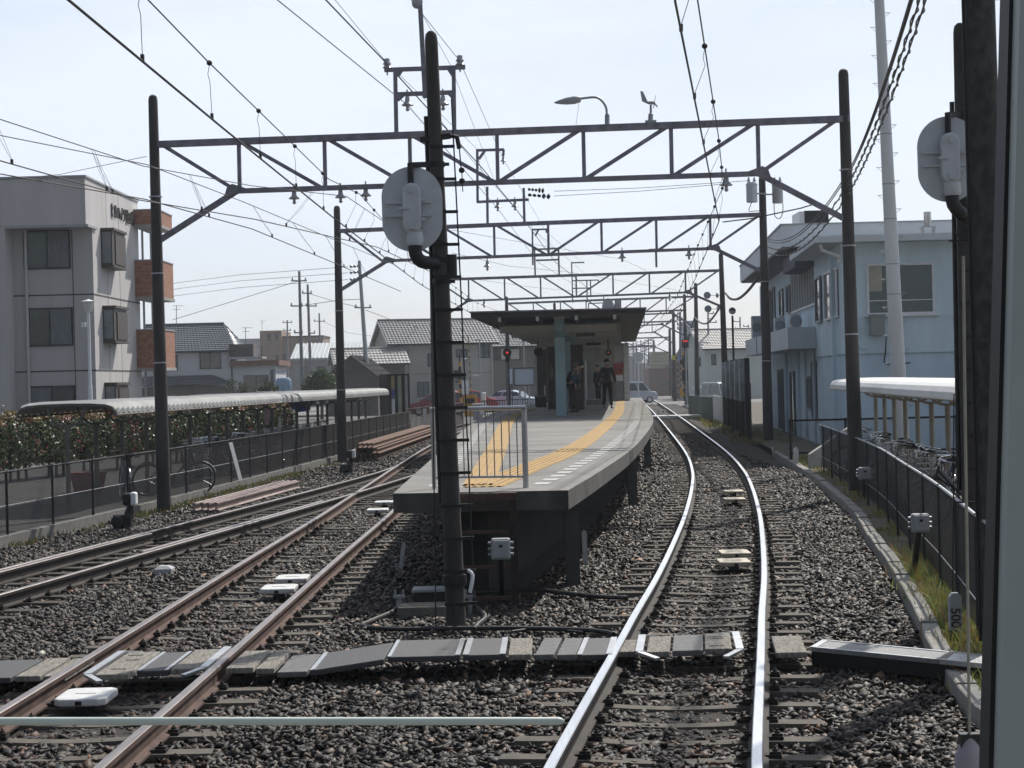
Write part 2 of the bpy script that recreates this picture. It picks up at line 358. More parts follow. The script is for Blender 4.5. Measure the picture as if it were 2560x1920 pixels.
# ---------------------------------------------------------------- ballast stones
def hulls(k):
    T = []
    for i in range(k):
        bm = bmesh.new(); r = RNG.normal(size=(11, 3)); r /= np.linalg.norm(r, axis=1)[:, None]; r *= RNG.uniform(.75, 1.1, (11, 1)); r *= np.array([1.2, .92, .5])
        for p in r: bm.verts.new(p)
        bmesh.ops.convex_hull(bm, input=bm.verts[:]); 
        for v in [v for v in bm.verts if not v.link_faces]: bm.verts.remove(v)
        bmesh.ops.triangulate(bm, faces=bm.faces[:]); bm.verts.index_update()
        T.append((np.array([v.co[:] for v in bm.verts]), np.array([[v.index for v in f.verts] for f in bm.faces]))); bm.free()
    return T
def stones(name, pts, size, mats_, tint):
    n = len(pts); T = hulls(14); which = RNG.integers(0, len(T), n); VV = []; FF = []; CC = []; base = 0
    for t, (tv, tf) in enumerate(T):
        idx = np.where(which == t)[0]; k = len(idx)
        if not k: continue
        a = RNG.uniform(0, 2 * np.pi, k); b = RNG.normal(0, .5, k); g = RNG.normal(0, .5, k)
        ca, sa, cb, sb, cg, sg = np.cos(a), np.sin(a), np.cos(b), np.sin(b), np.cos(g), np.sin(g)
        R = np.empty((k, 3, 3))
        R[:, 0, 0] = ca * cb; R[:, 0, 1] = ca * sb * sg - sa * cg; R[:, 0, 2] = ca * sb * cg + sa * sg
        R[:, 1, 0] = sa * cb; R[:, 1, 1] = sa * sb * sg + ca * cg; R[:, 1, 2] = sa * sb * cg - ca * sg
        R[:, 2, 0] = -sb; R[:, 2, 1] = cb * sg; R[:, 2, 2] = cb * cg
        vv = np.einsum('kij,vj->kvi', R, tv) * size[idx][:, None, None] + pts[idx][:, None, :]
        VV.append(vv.reshape(-1, 3)); nv = len(tv)
        FF.append((tf[None] + (np.arange(k) * nv)[:, None, None] + base).reshape(-1, 3)); base += k * nv
        CC.append(np.repeat(tint[idx], nv, axis=0))
    VV = np.concatenate(VV); FF = np.concatenate(FF); CC = np.concatenate(CC)
    me = bpy.data.meshes.new(name); me.vertices.add(len(VV)); me.vertices.foreach_set('co', VV.astype(np.float32).ravel())
    me.loops.add(len(FF) * 3); me.loops.foreach_set('vertex_index', FF.astype(np.int32).ravel())
    me.polygons.add(len(FF)); me.polygons.foreach_set('loop_start', (np.arange(len(FF)) * 3).astype(np.int32)); me.update(calc_edges=True)
    at = me.color_attributes.new('Col', 'FLOAT_COLOR', 'POINT'); at.data.foreach_set('color', np.concatenate([CC, np.ones((len(CC), 1))], 1).astype(np.float32).ravel())
    me.materials.append(mats_); me.validate(); o = bpy.data.objects.new(name, me); COL.objects.link(o); return props(o, kind='stuff')
M_stone = mat('ballast_stone', (1, 1, 1), .55, .18, 30, .4, 120, attr='Col', spec=.35)
def tints(n, P=None):
    v = np.exp(RNG.normal(0, .85, n)) * .0185; w = RNG.uniform(0, 1, n)[:, None]
    c = v[:, None] * ((1 - w) * np.array([1.0, .98, .97]) + w * np.array([1.35, .95, .68])); pale = RNG.uniform(0, 1, n) < .05
    c[pale] = np.clip(c[pale] * 3.2, 0, .5)
    if P is not None:
        for Q in (RTx, MTx, LTx):
            d = np.abs(np.abs(P[:, 0] - np.interp(P[:, 1], Q[1], Q[0])) - .566); k = (d < .45) & (RNG.uniform(0, 1, n) < .8); c[k] *= np.array([.95, .70, .54])
    return np.clip(c * np.array([1.14, .98, .84]), .01, .5)
def scatter(y0, y1, dens, s0, s1):
    area = (y1 - y0) * 17; n = int(area * dens); y = RNG.uniform(y0, y1, n)
    xl = np.interp(y, [p[1] for p in FENCE], [p[0] for p in FENCE]) + .2; xr = np.interp(y, [p[1] for p in KERB], [p[0] for p in KERB]) - .05
    x = RNG.uniform(-10.5, 6.5, n); k = (x > xl) & (x < xr) & (np.abs(x) < .285 * y + .4)
    pl = np.interp(y, [19, 28, 49, 71, 85], [-1.26, -1.22, -1.11, -.28, 1.0]); pr = np.interp(y, [19, 22.4, 29.6, 40, 49, 62, 83], [.55, 1.02, 1.91, 2.98, 3.7, 4.64, 5.9])
    k &= ~((y > 20.2) & (x > pl + .6) & (x < pr - .6))
    x, y = x[k], y[k]; s = RNG.uniform(s0, s1, len(x)) * np.where(RNG.uniform(0, 1, len(x)) < .1, 1.35, 1)
    z = np.full(len(x), -.19) + .016 * np.sin(x * 2.1 + 1.3 * np.sin(y * .9)) * np.cos(y * 1.7 + x) + RNG.uniform(-.012, .022, len(x))
    for P_, hw in ((RTx, 1.0), (MTx, 1.0), (LTx, 1.05)):
        d = np.abs(x - np.interp(y, P_[1], P_[0])); on = (d < hw) & (y < P_[1][-1])
        z[on] += -.006 - .010 * (d[on] < .4); z[(d > hw) & (d < hw + .5)] += .012
        near = (np.abs(d - .566) < .10) & (y < P_[1][-1]); z[near] -= .10
        # keep the sleepers' tops clear
    return np.stack([x, y, z], 1), s
P_, S_ = [], []
for a in ((8.8, 14, 860, .015, .047), (14, 21, 720, .016, .047), (21, 31, 480, .022, .047), (31, 44, 260, .03, .052), (44, 75, 80, .04, .06)):
    p, s_ = scatter(*a); P_.append(p); S_.append(s_)
P_ = np.concatenate(P_); S_ = np.concatenate(S_)
stones('ballast_stones', P_, S_, M_stone, tints(len(P_), P_))
print('stones', len(P_))
# ================================================================ platform
pf = thing('station_platform', (.6, 40, -.2), 'concrete island platform with yellow tactile strips and white dashes curving away', 'platform')
PL = catmull([(-1.26, 19.05, 0), (-1.22, 28, 0), (-1.11, 49.5, 0), (-.8, 60, 0), (-.28, 71, 0), (1.05, 85, 0), (2.75, 100, 0)], 1.0)
PR = catmull([(.55, 18.9, 0), (1.03, 22.4, 0), (1.92, 29.6, 0), (2.96, 40, 0), (3.74, 49, 0), (4.62, 62, 0), (5.95, 83, 0), (7.02, 100, 0)], 1.0)
def strip(mb, a, b, z):
    n = min(len(a), len(b))
    for i in range(n - 1): mb.face([(a[i].x, a[i].y, z), (b[i].x, b[i].y, z), (b[i + 1].x, b[i + 1].y, z), (a[i + 1].x, a[i + 1].y, z)])
def resamp(p, n):
    d = [0]
    for a, b in zip(p, p[1:]): d.append(d[-1] + (b - a).length)
    t = np.linspace(0, d[-1], n); return [Vector((float(np.interp(u, d, [q.x for q in p])), float(np.interp(u, d, [q.y for q in p])), 0)) for u in t]
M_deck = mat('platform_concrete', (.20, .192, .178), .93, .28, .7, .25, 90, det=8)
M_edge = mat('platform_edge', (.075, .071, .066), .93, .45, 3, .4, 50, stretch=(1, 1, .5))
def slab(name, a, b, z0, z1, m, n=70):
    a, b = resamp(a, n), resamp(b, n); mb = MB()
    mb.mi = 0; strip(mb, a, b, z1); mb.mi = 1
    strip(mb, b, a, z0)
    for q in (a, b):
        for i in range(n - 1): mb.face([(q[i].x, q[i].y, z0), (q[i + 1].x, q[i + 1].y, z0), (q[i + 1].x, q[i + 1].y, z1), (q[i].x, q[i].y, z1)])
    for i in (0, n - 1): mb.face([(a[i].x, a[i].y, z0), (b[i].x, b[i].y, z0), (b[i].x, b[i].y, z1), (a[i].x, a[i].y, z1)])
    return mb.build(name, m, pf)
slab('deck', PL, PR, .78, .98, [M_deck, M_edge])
ins = lambda p, d: [q + Vector((d, .9, 0)) for q in p]
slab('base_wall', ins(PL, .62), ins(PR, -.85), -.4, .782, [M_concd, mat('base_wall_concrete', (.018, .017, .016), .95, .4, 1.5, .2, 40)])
for yy in (20.6, 33, 46):
    for P, d in ((PR, -.16),):
        MB().boxc((xat(P, yy) + d, yy, .19), (.16, .2, 1.18)).build('support_post', M_concd, pf)
# tactile strips: yellow, ribbed along the way of travel
M_yel = mat('yellow_tactile', (.36, .225, .07), .75, .22, 5, .2, 60)
def offs(P, d, y0, y1):
    return [p for p in offset(P, d) if y0 <= p.y <= y1]
def band(name, inner, outer, z, m, ribs=0):
    n = 130; a, b = resamp(inner, n), resamp(outer, n); mb = MB(); strip(mb, a, b, z)
    for k in range(ribs):
        f0, f1 = (k + .22) / ribs, (k + .72) / ribs; aa = [p + (q - p) * f0 for p, q in zip(a, b)]; bb = [p + (q - p) * f1 for p, q in zip(a, b)]
        strip(mb, aa, bb, z + .008)
        for i in range(n - 1):
            for u in (aa, bb): mb.face([(u[i].x, u[i].y, z), (u[i + 1].x, u[i + 1].y, z), (u[i + 1].x, u[i + 1].y, z + .008), (u[i].x, u[i].y, z + .008)])
    return mb.build(name, m, pf)
TRo = catmull([(-.12, 19.75, 0), (.17, 22.0, 0), (.72, 26.0, 0), (1.03, 28.5, 0), (1.68, 35.4, 0), (2.85, 49.7, 0), (3.75, 62, 0), (5.0, 82.2, 0), (6.0, 98, 0)], 1)
TRi = catmull([(-.56, 19.8, 0), (-.25, 22.3, 0), (.30, 26.2, 0), (.62, 28.7, 0), (1.32, 35.6, 0), (2.5, 49.8, 0), (3.4, 62, 0), (4.66, 82.5, 0), (5.65, 98, 0)], 1)
band('tactile_strip', TRi, TRo, .984, M_yel, 5)
TLo = catmull([(-.565, 20.1, 0), (-.44, 33, 0), (-.33, 49, 0), (.02, 62, 0), (.5, 71, 0)], 1); TLi = catmull([(-.215, 20.1, 0), (-.09, 33, 0), (.02, 49, 0), (.37, 62, 0), (.85, 71, 0)], 1)
band('tactile_strip', TLo, TLi, .9948, M_yel, 5)
M_pw = mat('worn_white_line', (.38, .38, .365), .85, .25, 14, thresh=(.25, .6))
mb = MB(); nd = 0
for P, d in ((PR, -.42), (PL, .40)):
    q = resamp(offs(P, d, 19.6, 98), 204); acc = 0
    for i in range(0, 202, 2):
        a, b = q[i], q[i] + (q[i + 1] - q[i]) * 1.05; t = (b - a).normalized(); n_ = Vector((t.y, -t.x, 0)) * .085
        m1 = MB() if i < (120 if P is PR else 76) else mb
        m1.face([(a.x - n_.x, a.y - n_.y, .9845), (a.x + n_.x, a.y + n_.y, .9845), (b.x + n_.x, b.y + n_.y, .9845), (b.x - n_.x, b.y - n_.y, .9845)])
        if m1 is not mb: m1.build('edge_dash', M_pw, pf)
props(mb.build('far_edge_dashes', M_pw, pf), kind='stuff')
# railing at the platform end
rl = thing('platform_railing', (-.37, 19.6, .98), 'stainless steel railing with thin vertical bars across the platform end', 'railing')
a, b = V(-.86, 19.75, .98), V(.12, 19.5, .98)
mb = MB().tube([a, a + V(0, 0, .83)], .024, 12).build('post', M_stain, rl, True)
mb = MB().tube([b, b + V(0, 0, .83)], .03, 12).build('post', M_stain, rl, True)
MB().tube([a + V(-.03, .01, .85), b + V(.02, 0, .85), ], .024, 12).build('top_rail', M_stain, rl, True)
MB().tube([a + V(0, 0, .12), b + V(0, 0, .12)], .013, 8).build('bottom_rail', M_stain, rl, True)
for k in range(1, 12):
    p = a + (b - a) * (k / 12); MB().tube([p + V(0, 0, .12), p + V(0, 0, .84)], .006, 6).build('bar', M_steel, rl, True)
# maintenance steps and black face at the end of the platform
st = thing('platform_ladder', (-.1, 18.85, -.2), 'rusty iron ladder with three rungs fixed to the platform end', 'ladder')
for x in (-.60, -.02): MB().box(x - .035, x + .035, 18.80, 18.88, -.25, .97).build('stile', M_rustd, st)
MB().box(-.70, .02, 18.79, 18.90, .90, .975).build('top_plate', M_rust, st)
for z in (.56, .2, -.12): MB().box(-.57, -.05, 18.82, 18.86, z, z + .035).build('rung', M_rust, st)
# ================================================================ overhead line gantries
def pole_mesh(mb, base, top, r0, r1, n=16):
    base, top = Vector(base), Vector(top); d = top - base
    mb.tube([base, top - d.normalized() * .1, top - d.normalized() * .03, top], [r0, r1, r1 * .8, r1 * .35], n); return mb
def bands(root, base, top, fr, r, m, h=.02):
    for t in fr:
        p = Vector(base).lerp(Vector(top), t); MB().tube([p - V(0, 0, h), p + V(0, 0, h)], r, 14).build('band', m, root, True)
M_strap = mat('steel_strap', (.42, .43, .45), .45, .15, 6, 0, 30, .5)
def bell(mb, p, s=1.0, tilt=0):               # hanging suspension insulator
    p = Vector(p); mb.tube([p + V(0, 0, .12 * s), p - V(0, 0, .1 * s)], .018 * s, 6)
    mb.lathe([(.03 * s, 0), (.045 * s, -.02 * s), (.06 * s, -.13 * s), (.13 * s, -.19 * s), (.12 * s, -.21 * s), (.04 * s, -.2 * s), (.03 * s, -.27 * s), (.05 * s, -.29 * s), (.02 * s, -.33 * s)], p - V(0, 0, .02 * s), 12); return mb
def pin(mb, p, s=1.0):                        # upright pin insulator
    p = Vector(p); mb.tube([p - V(0, 0, .12 * s), p + V(0, 0, .06 * s)], .015 * s, 6)
    mb.lathe([(.05 * s, 0), (.09 * s, .02 * s), (.05 * s, .06 * s), (.08 * s, .09 * s), (.05 * s, .14 * s), (.055 * s, .18 * s), (.02 * s, .2 * s)], p, 10); return mb
def gantry(Yl, Yr, xl, xr, tl, tr, bl, br, nodes, poles, braces, label, sc=1.0):
    """S-pixel description: top chord tl..tr, bottom chord bl..br, node columns, poles as (top, base)."""
    Yg = lambda px: Yl + (Yr - Yl) * (px - xl) / (xr - xl)
    P = lambda px, py: A(px, py, Yg(px))
    root = thing('catenary_gantry', tuple(P((xl + xr) / 2, (tl[1] + tr[1]) / 2)), label, 'gantry', 'overhead line gantries')
    ty = lambda px: tl[1] + (tr[1] - tl[1]) * (px - tl[0]) / (tr[0] - tl[0]); by = lambda px: bl[1] + (br[1] - bl[1]) * (px - bl[0]) / (br[0] - bl[0])
    for (tx, tyy, bx, byy, Yp, r0, r1) in poles:
        b_, t_ = A(bx, byy, Yp), A(tx, tyy, Yp); o = pole_mesh(MB(), b_, t_, r0, r1).build('pole', M_pole, root, True)
        if Yp < 60: bands(o, b_, t_, (.17, .37, .58, .76), r0 * .92, M_strap, .012) if Yp < 40 else bands(o, b_, t_, (.3, .6), r0 * .92, M_strap, .012)
    MB().beam(P(*tl), P(*tr), .16, .115 * sc).build('top_chord', M_steel, root)
    MB().beam(P(*bl), P(*br), .14, .085 * sc).build('bottom_chord', M_steel, root)
    mid = len(nodes) // 2
    for i, x in enumerate(nodes):
        if bl[0] - 3 <= x <= br[0] + 3: MB().beam(P(x, ty(x)) - V(0, 0, .05), P(x + .7 * abs(by(x) - ty(x)) * .03, by(x)), .07, .075 * sc).build('strut', M_steel, root)
    for i in range(len(nodes) - 1):
        x0, x1 = nodes[i], nodes[i + 1]
        if i < mid: p, q = P(x0 + 4, ty(x0 + 4)), P(x1 - 4, by(x1 - 4))
        else: p, q = P(x0 + 4, by(x0 + 4)), P(x1 - 4, ty(x1 - 4))
        MB().beam(p, q, .06, .07 * sc).build('diagonal', M_steel, root)
    for (x0, y0, x1, y1) in braces: MB().beam(P(x0, y0), P(x1, y1), .1, .1 * sc).build('brace', M_steel, root)
    for px, py in ((bl[0], bl[1]), (br[0], br[1])):
        s = 1 if px == bl[0] else -1; k = 27 / Yg(px) * 1.0
        mb = MB(); c = P(px, py); mb.prism([(-.17 * s, -.1), (.16 * s, -.05), (.24 * s, .04), (-.02 * s, .13), (-.12 * s, .06)], -.012, .012, lambda a, b, d: c + V(a, -.085 + d, b)); mb.build('gusset', M_steel, root)
    return root, P
D = 1.15732
n1 = [399, 597, 811, 1024, 1242, 1458, 1677, 1894, 2098]
G1, P1 = gantry(34.4, 33.4, 399, 2100, (396, 361), (2122, 297), (585, 478), (1903, 434), n1,
    [(382, 237, 411, 1300, 34.4, .135, .088), (2108, 172, 2141, 1225, 33.4, .14, .093)],
    [(590, 479, 388, 608), (1900, 436, 2130, 557)], 'nearest truss gantry, carrying a street lamp and a wind vane on top')
n2 = [854, 960, 1102, 1235, 1370, 1503, 1640, 1775, 1905]
G2, P2 = gantry(54.2, 53.4, 843, 1913, (838, 578), (1915, 536), (968, 652), (1788, 621), n2,
    [(842, 514, 857, 1172, 54.2, .15, .095), (1905, 440, 1921, 1100, 53.4, .15, .1)],
    [(970, 651, 850, 726), (1786, 621, 1912, 683)], 'second gantry from the train, over the platform in front of the canopy')
n3 = [1085, 1171, 1261, 1351, 1440, 1532, 1623, 1713, 1800]
G3, P3 = gantry(82, 81, 1080, 1805, (1078, 700), (1806, 676), (1170, 752), (1722, 731), n3,
    [(1079, 640, 1088, 1052, 82, .16, .1), (1802, 632, 1817, 1066, 81, .16, .1)],
    [(1172, 751, 1086, 806), (1720, 731, 1808, 768)], 'third gantry away, just above the front edge of the canopy roof')
n4 = [1266, 1333, 1401, 1465, 1530, 1600, 1665, 1740]
G4, P4 = gantry(116, 115, 1265, 1742, (1263, 759), (1745, 741), (1330, 797), (1681, 783), n4,
    [(1266, 741, 1272, 1000, 116, .16, .1), (1739, 707, 1744, 1032, 115, .17, .11)],
    [(1330, 797, 1270, 830), (1681, 783, 1743, 823)], 'fourth gantry away, showing behind the canopy roof top', 1.1)
n5 = [1386, 1446, 1500, 1555, 1610, 1660, 1712]
G5, P5 = gantry(136, 135, 1386, 1714, (1384, 788), (1716, 775), (1440, 822), (1655, 811), n5,
    [(1386, 757, 1390, 1000, 136, .16, .1), (1711, 735, 1717, 1012, 135, .17, .11)],
    [(1440, 822, 1388, 850), (1655, 811, 1718, 842)], 'fifth gantry away, above the level crossing', 1.1)
n6 = [1410, 1465, 1520, 1575, 1630, 1684]
G6, P6 = gantry(160, 159, 1410, 1690, (1406, 812), (1692, 803), (1465, 838), (1637, 831), n6,
    [(1409, 790, 1412, 1000, 160, .17, .11), (1683, 778, 1687, 1003, 159, .2, .12)],
    [(1465, 838, 1411, 862), (1637, 831, 1685, 859)], 'sixth gantry away, beyond the level crossing', 1.2)
n7 = [1440, 1490, 1540, 1590, 1640, 1676]
G7, P7 = gantry(215, 214, 1440, 1676, (1438, 850), (1678, 843), (1490, 869), (1630, 864), n7,
    [(1440, 832, 1442, 985, 215, .2, .14), (1674, 822, 1677, 990, 214, .22, .15)],
    [(1490, 869, 1441, 886), (1630, 864, 1676, 884)], 'seventh gantry, small above the distant track', 1.4)
n8 = [1470, 1510, 1550, 1590, 1637]
G8, P8 = gantry(275, 274, 1470, 1640, (1468, 872), (1640, 866), (1505, 888), (1610, 884), n8,
    [(1470, 858, 1471, 975, 275, .22, .16), (1634, 850, 1637, 975, 274, .22, .16)],
    [(1505, 888, 1470, 900), (1610, 884, 1637, 898)], 'farthest gantry, faint near the end of the straight', 1.6)
def frame(root, P, segs, m=None, w=.075, name='insulator_frame'):
    mb = MB()
    for x0, y0, x1, y1 in segs: mb.beam(P(x0, y0), P(x1, y1), w, w)
    return mb.build(name, m or M_steel, root)
f1 = frame(G1, P1, [(991, 332, 988, 172), (1136, 326, 1134, 172), (961, 175, 1163, 168), (993, 236, 1136, 231), (993, 190, 1003, 175), (1134, 190, 1122, 172), (993, 250, 1008, 236), (1136, 247, 1122, 232)])
mb = MB(); [pin(mb, P1(x, y)) for x, y in ((968, 172), (1150, 164))]; mb.build('pin_insulator', M_porc, f1, True)
bell(MB(), P1(1018, 238), .85).build('bell_insulator', M_porc, f1, True); bell(MB(), P1(1107, 236), .85).build('bell_insulator', M_porc, f1, True)
mast = frame(G1, P1, [(1063, 245, 1050, 8)], None, .085, 'earth_wire_mast')
MB().lathe([(.03, -.06), (.1, -.03), (.12, 0), (.1, .03), (.03, .06)], P1(1043, 6), 12, (.5, 1, 0)).build('pulley_insulator', M_porc, mast, True)
for x, y in ((735, 473), (851, 470), (914, 466)): bell(MB(), P1(x, y), .8).build('bell_insulator', M_porc, G1, True)
bell(MB(), P1(1815, 436), .9).build('bell_insulator', M_porc, G1, True)
f2 = frame(G2, P2, [(1219, 560, 1218, 467), (1311, 556, 1309, 470), (1192, 505, 1322, 499), (1194, 505, 1193, 376), (1190, 376, 1260, 374), (1197, 398, 1212, 377), (1259, 374, 1258, 390)])
bell(MB(), P2(1244, 503), .85).build('bell_insulator', M_porc, f2, True); bell(MB(), P2(1287, 501), .85).build('bell_insulator', M_porc, f2, True); bell(MB(), P2(1258, 390), .7).build('bell_insulator', M_porc, f2, True)
mb = MB()
for y0, y1, x1 in ((473, 477, 1362), (487, 492, 1378)):
    for k in range(5):
        a = P2(1320 + (x1 - 1320) * k / 5, y0 + (y1 - y0) * k / 5); b_ = P2(1320 + (x1 - 1320) * (k + .8) / 5, y0 + (y1 - y0) * (k + .8) / 5)
        mb.tube([a, a.lerp(b_, .5), b_], [.03, .09 if k > 2 else .05, .03], 8)
mb.build('strain_insulator', M_blkm, f2, True)
f3 = frame(G3, P3, [(1332, 663, 1331, 573), (1331, 574, 1368, 573), (1338, 590, 1346, 575), (1338, 690, 1336, 622), (1398, 688, 1396, 622), (1330, 624, 1398, 621), (1340, 651, 1398, 649), (1366, 574, 1366, 582)])
f4 = frame(G4, P4, [(1432, 757, 1429, 656), (1428, 657, 1461, 656), (1431, 702, 1496, 700), (1432, 721, 1476, 720), (1468, 756, 1467, 702), (1477, 740, 1476, 702), (1496, 700, 1496, 708)])
f5 = frame(G5, P5, [(1510, 779, 1509, 742), (1472, 782, 1471, 758), (1472, 759, 1510, 757)])
for Pn, rt, pts in ((P2, G2, ((1218, 650), (1555, 628), (1722, 622))), (P3, G3, ((1210, 752), (1674, 735)))):
    for x, y in pts: bell(MB(), Pn(x, y), .9).build('bell_insulator', M_porc, rt, True)
frame(G2, P2, [(1622, 625, 1641, 624), (1640, 624, 1641, 668)], None, .06, 'drop_arm')
# lamp and wind vane on the nearest gantry: they stand on it, so they are things of their own
lp = thing('street_lamp', tuple(P1(1518, 312)), 'grey street lamp with a curved neck standing on the nearest gantry', 'street lamp')
q = [P1(1518, 312), P1(1518, 290)]; MB().tube([P1(1518, 313), P1(1518, 288), P1(1517, 284)], [.045, .045, .025], 12).build('socket', M_galv, lp, True)
MB().tube(catmull([P1(1517, 290), P1(1516, 272), P1(1509, 257), P1(1497, 246), P1(1483, 243), P1(1448, 247)], .06), .022, 10).build('neck', M_galv, lp, True)
mb = MB(); a, b_ = P1(1452, 248), P1(1385, 257); 
for t0, t1, r_ in (): pass
n_ = 8; pts = [a.lerp(b_, t) for t in (0, .03, .25, .55, .8, .95, 1)]; mb.tube(pts, [.04, .055, .075, .065, .04, .018, .005], 12)
for i, v in enumerate(mb.v): pass
mb.build('lamp_head', M_grey, lp, True)
MB().tube([P1(1448, 253), P1(1440, 312)], .004, 5).build('tether', M_galv, lp)
wv = thing('wind_vane', tuple(P1(1627, 306)), 'pale propeller wind vane standing on the nearest gantry', 'wind vane')
MB().beam(P1(1613, 305), P1(1641, 304), .1, .05).build('foot', M_galv, wv)
MB().tube([P1(1626, 304), P1(1627, 285), P1(1627, 283), P1(1627, 262)], [.045, .045, .022, .02], 10).build('mast', M_grey, wv, True)
MB().tube([P1(1608, 253), P1(1622, 257), P1(1634, 257), P1(1638, 258)], [.012, .03, .032, .01], 10).build('body', M_grey, wv, True)
c = P1(1608, 253); MB().prism([(0, 0), (.1, .0), (.02, .19), (-.03, .19)], -.006, .006, lambda a, b, d: P1(1612, 254) + V(a - .05, d, b)).build('tail_fin', M_grey, wv)
mb = MB()
for k in range(3):
    t = math.radians(85 + 120 * k); p = P1(1636, 258); mb.beam(p, p + V(.03 * math.cos(t) + .02, -.14 * math.cos(t), .14 * math.sin(t)), .008, .035)
mb.build('propeller', M_grey, wv)
# ---------------------------------------------------------------- wires
def wire(pts, r, label, name='overhead_wire', sag=0.0, grp='overhead line wires'):
    pts = [Vector(p) for p in pts]; out = []
    for a, b in zip(pts, pts[1:]):
        n = 8 if sag else 1
        for k in range(n): t = k / n; p = a.lerp(b, t); p.z -= sag * 4 * t * (1 - t); out.append(p)
    out.append(pts[-1]); return single(MB().tube(out, r, 6), name, M_wire, label, 'wire', grp, True)
def catenary(nm, cpts, mpts, spacing, y0, y1, balls, rc=.009, rm=.0075):
    c = wire(cpts, rc, 'contact wire ' + nm, 'contact_wire'); m = wire(mpts, rm, 'carrier wire ' + nm, 'carrier_wire', .0)
    y = y0
    while y < y1:
        zc = Vector((xat(cpts, y), y, np.interp(y, [p[1] for p in cpts], [p[2] for p in cpts]))); zm = Vector((xat(mpts, y), y, np.interp(y, [p[1] for p in mpts], [p[2] for p in mpts])))
        mb = MB()
        if balls: mb.tube([zm - V(0, 0, .02), zm - V(.02, 0, .12), zm - V(0, 0, .2), zc + V(0, 0, .05)], .0035, 5)
        else:
            for q in (-1, 1): mb.tube([zm + V(0, q * .09, 0), zm.lerp(zc, .5) + V(0, q * .10, 0), zc + V(0, q * .02, .05)], .0025, 4)
        mb.boxc(zc + V(0, 0, .03), (.03, .04, .06))
        if balls: mb.sphere(zm, .031, 12)
        o = mb.build('dropper', M_wire, m if True else None, True, 0)
        y += spacing
cR = [(1.15, 9, 5.0), (1.32, 14.1, 5.0), (3.93, 34.3, 4.98), (5.45, 54, 4.95), (7.45, 81, 4.95), (9.3, 115, 4.95), (10.7, 136, 5.0), (12.0, 159, 5)]
mR = [(1.25, 9, 5.6), (1.42, 14.1, 5.57), (3.0, 26, 5.5), (3.95, 33.6, 5.58), (5.4, 54, 5.6), (7.35, 81, 5.6), (9.3, 115, 5.6), (10.7, 136, 5.6), (12.0, 159, 5.6)]
catenary('above the shiny curving track', cR, mR, 3.75, 11.6, 112, True, .010)
cM = [(-3.28, 8, 5.0), (-3.19, 13.5, 5.0), (-3.12, 20, 4.98), (-3.0, 31, 4.98), (-2.83, 41.5, 4.98), (-2.6, 54, 4.98), (-1.5, 82, 4.98), (1.2, 115, 5), (4.0, 136, 5)]
mM = [(-3.25, 8, 5.66), (-3.19, 13.5, 5.62), (-3.14, 19.4, 5.58), (-3.0, 31, 5.58), (-2.72, 34, 5.62), (-2.55, 54, 5.6), (-1.5, 82, 5.6), (1.2, 115, 5.6), (4.0, 136, 5.6)]
catenary('above the rusty track left of the signal mast', cM, mM, 3.5, 12.6, 84, True, .012)
cL = [(-8.4, 10, 5.0), (-6.3, 22.7, 5.0), (-5.6, 28, 5.0), (-4.4, 31.9, 5.02), (-2.75, 38.5, 4.97), (-1.6, 54, 5.0)]
mL = [(-8.5, 10, 5.6), (-6.46, 23.2, 5.6), (-5.67, 28.7, 5.6), (-4.43, 31.9, 5.6), (-3.0, 34.3, 5.62), (-1.9, 54, 5.62)]
cL2 = [(-8.9, 14, 5.0), (-6.7, 24.1, 5.0), (-5.55, 28.2, 5.03), (-4.65, 33.4, 4.98), (-4.0, 40, 4.85), (-3.2, 54, 4.8)]
mL2 = [(-9.2, 14, 5.6), (-6.9, 24.7, 5.6), (-5.6, 28.7, 5.62), (-4.9, 34.2, 5.55), (-3.4, 54, 5.6)]
catenary('over the siding, upper left pair', cL, mL, 3.4, 13, 52, False)
catenary('over the siding, lower left pair', cL2, mL2, 3.9, 15.5, 50, False)
# feeder and earth wires across the gantry tops
W = lambda *p: [A(*q) for q in p]
wire(W((560, -110, 21), (694, 0, 24.5), (1018, 262, 34), (1243, 520, 54), (1345, 655, 82), (1440, 715, 115)), .008, 'thin feeder wire hanging from the bell insulator on the left of the frame')
wire(W((720, -80, 25.5), (815, 0, 28.2), (968, 160, 34), (1206, 421, 46), (1288, 520, 54), (1388, 655, 82), (1470, 720, 115)), .013, 'thick dark feeder wire passing behind the signal mast top')
wire(W((780, -70, 25), (838, 0, 28), (968, 158, 34), (1190, 370, 50), (1215, 480, 54)), .005, 'thin wire beside the thick feeder, left pin insulator')
wire(W((985, -55, 26), (1028, 0, 28.6), (1149, 152, 34), (1256, 394, 54), (1366, 580, 82), (1460, 660, 115)), .006, 'thin wire on the right pin insulator of the gantry frame')
wire(W((1040, 8, 34), (1126, 162, 40), (1243, 470, 60), (1366, 610, 95)), .005, 'thin earth wire from the tall mast top')
wire(W((1070, 262, 34), (1180, 400, 42), (1340, 580, 66), (1470, 690, 120)), .005, 'thin wire below the frame running to the canopy roof')
wire(W((1385, 478, 54), (1600, 470, 54), (1868, 452, 53.5)), .008, 'nearly level span wire between two black strain insulators, upper')
wire(W((1385, 490, 54), (1600, 478, 54), (1800, 461, 53.5)), .008, 'nearly level span wire between two black strain insulators, lower')
wire(W((1807, 555, 34.3), (1881, 546, 33.9), (2000, 521, 33.6), (2030, 512, 33.5)), .012, 'pull-off wire from the contact wire to the right gantry pole', 'pull_off_wire')
wire(W((0, 450, 44), (150, 436, 40), (366, 391, 34.5)), .006, 'twisted guy wire from the left gantry pole to the flats', 'guy_wire')
wire(W((1130, 575, 54), (1290, 603, 66), (1555, 648, 81), (1615, 676, 90)), .007, 'siding contact wire beyond the second gantry')
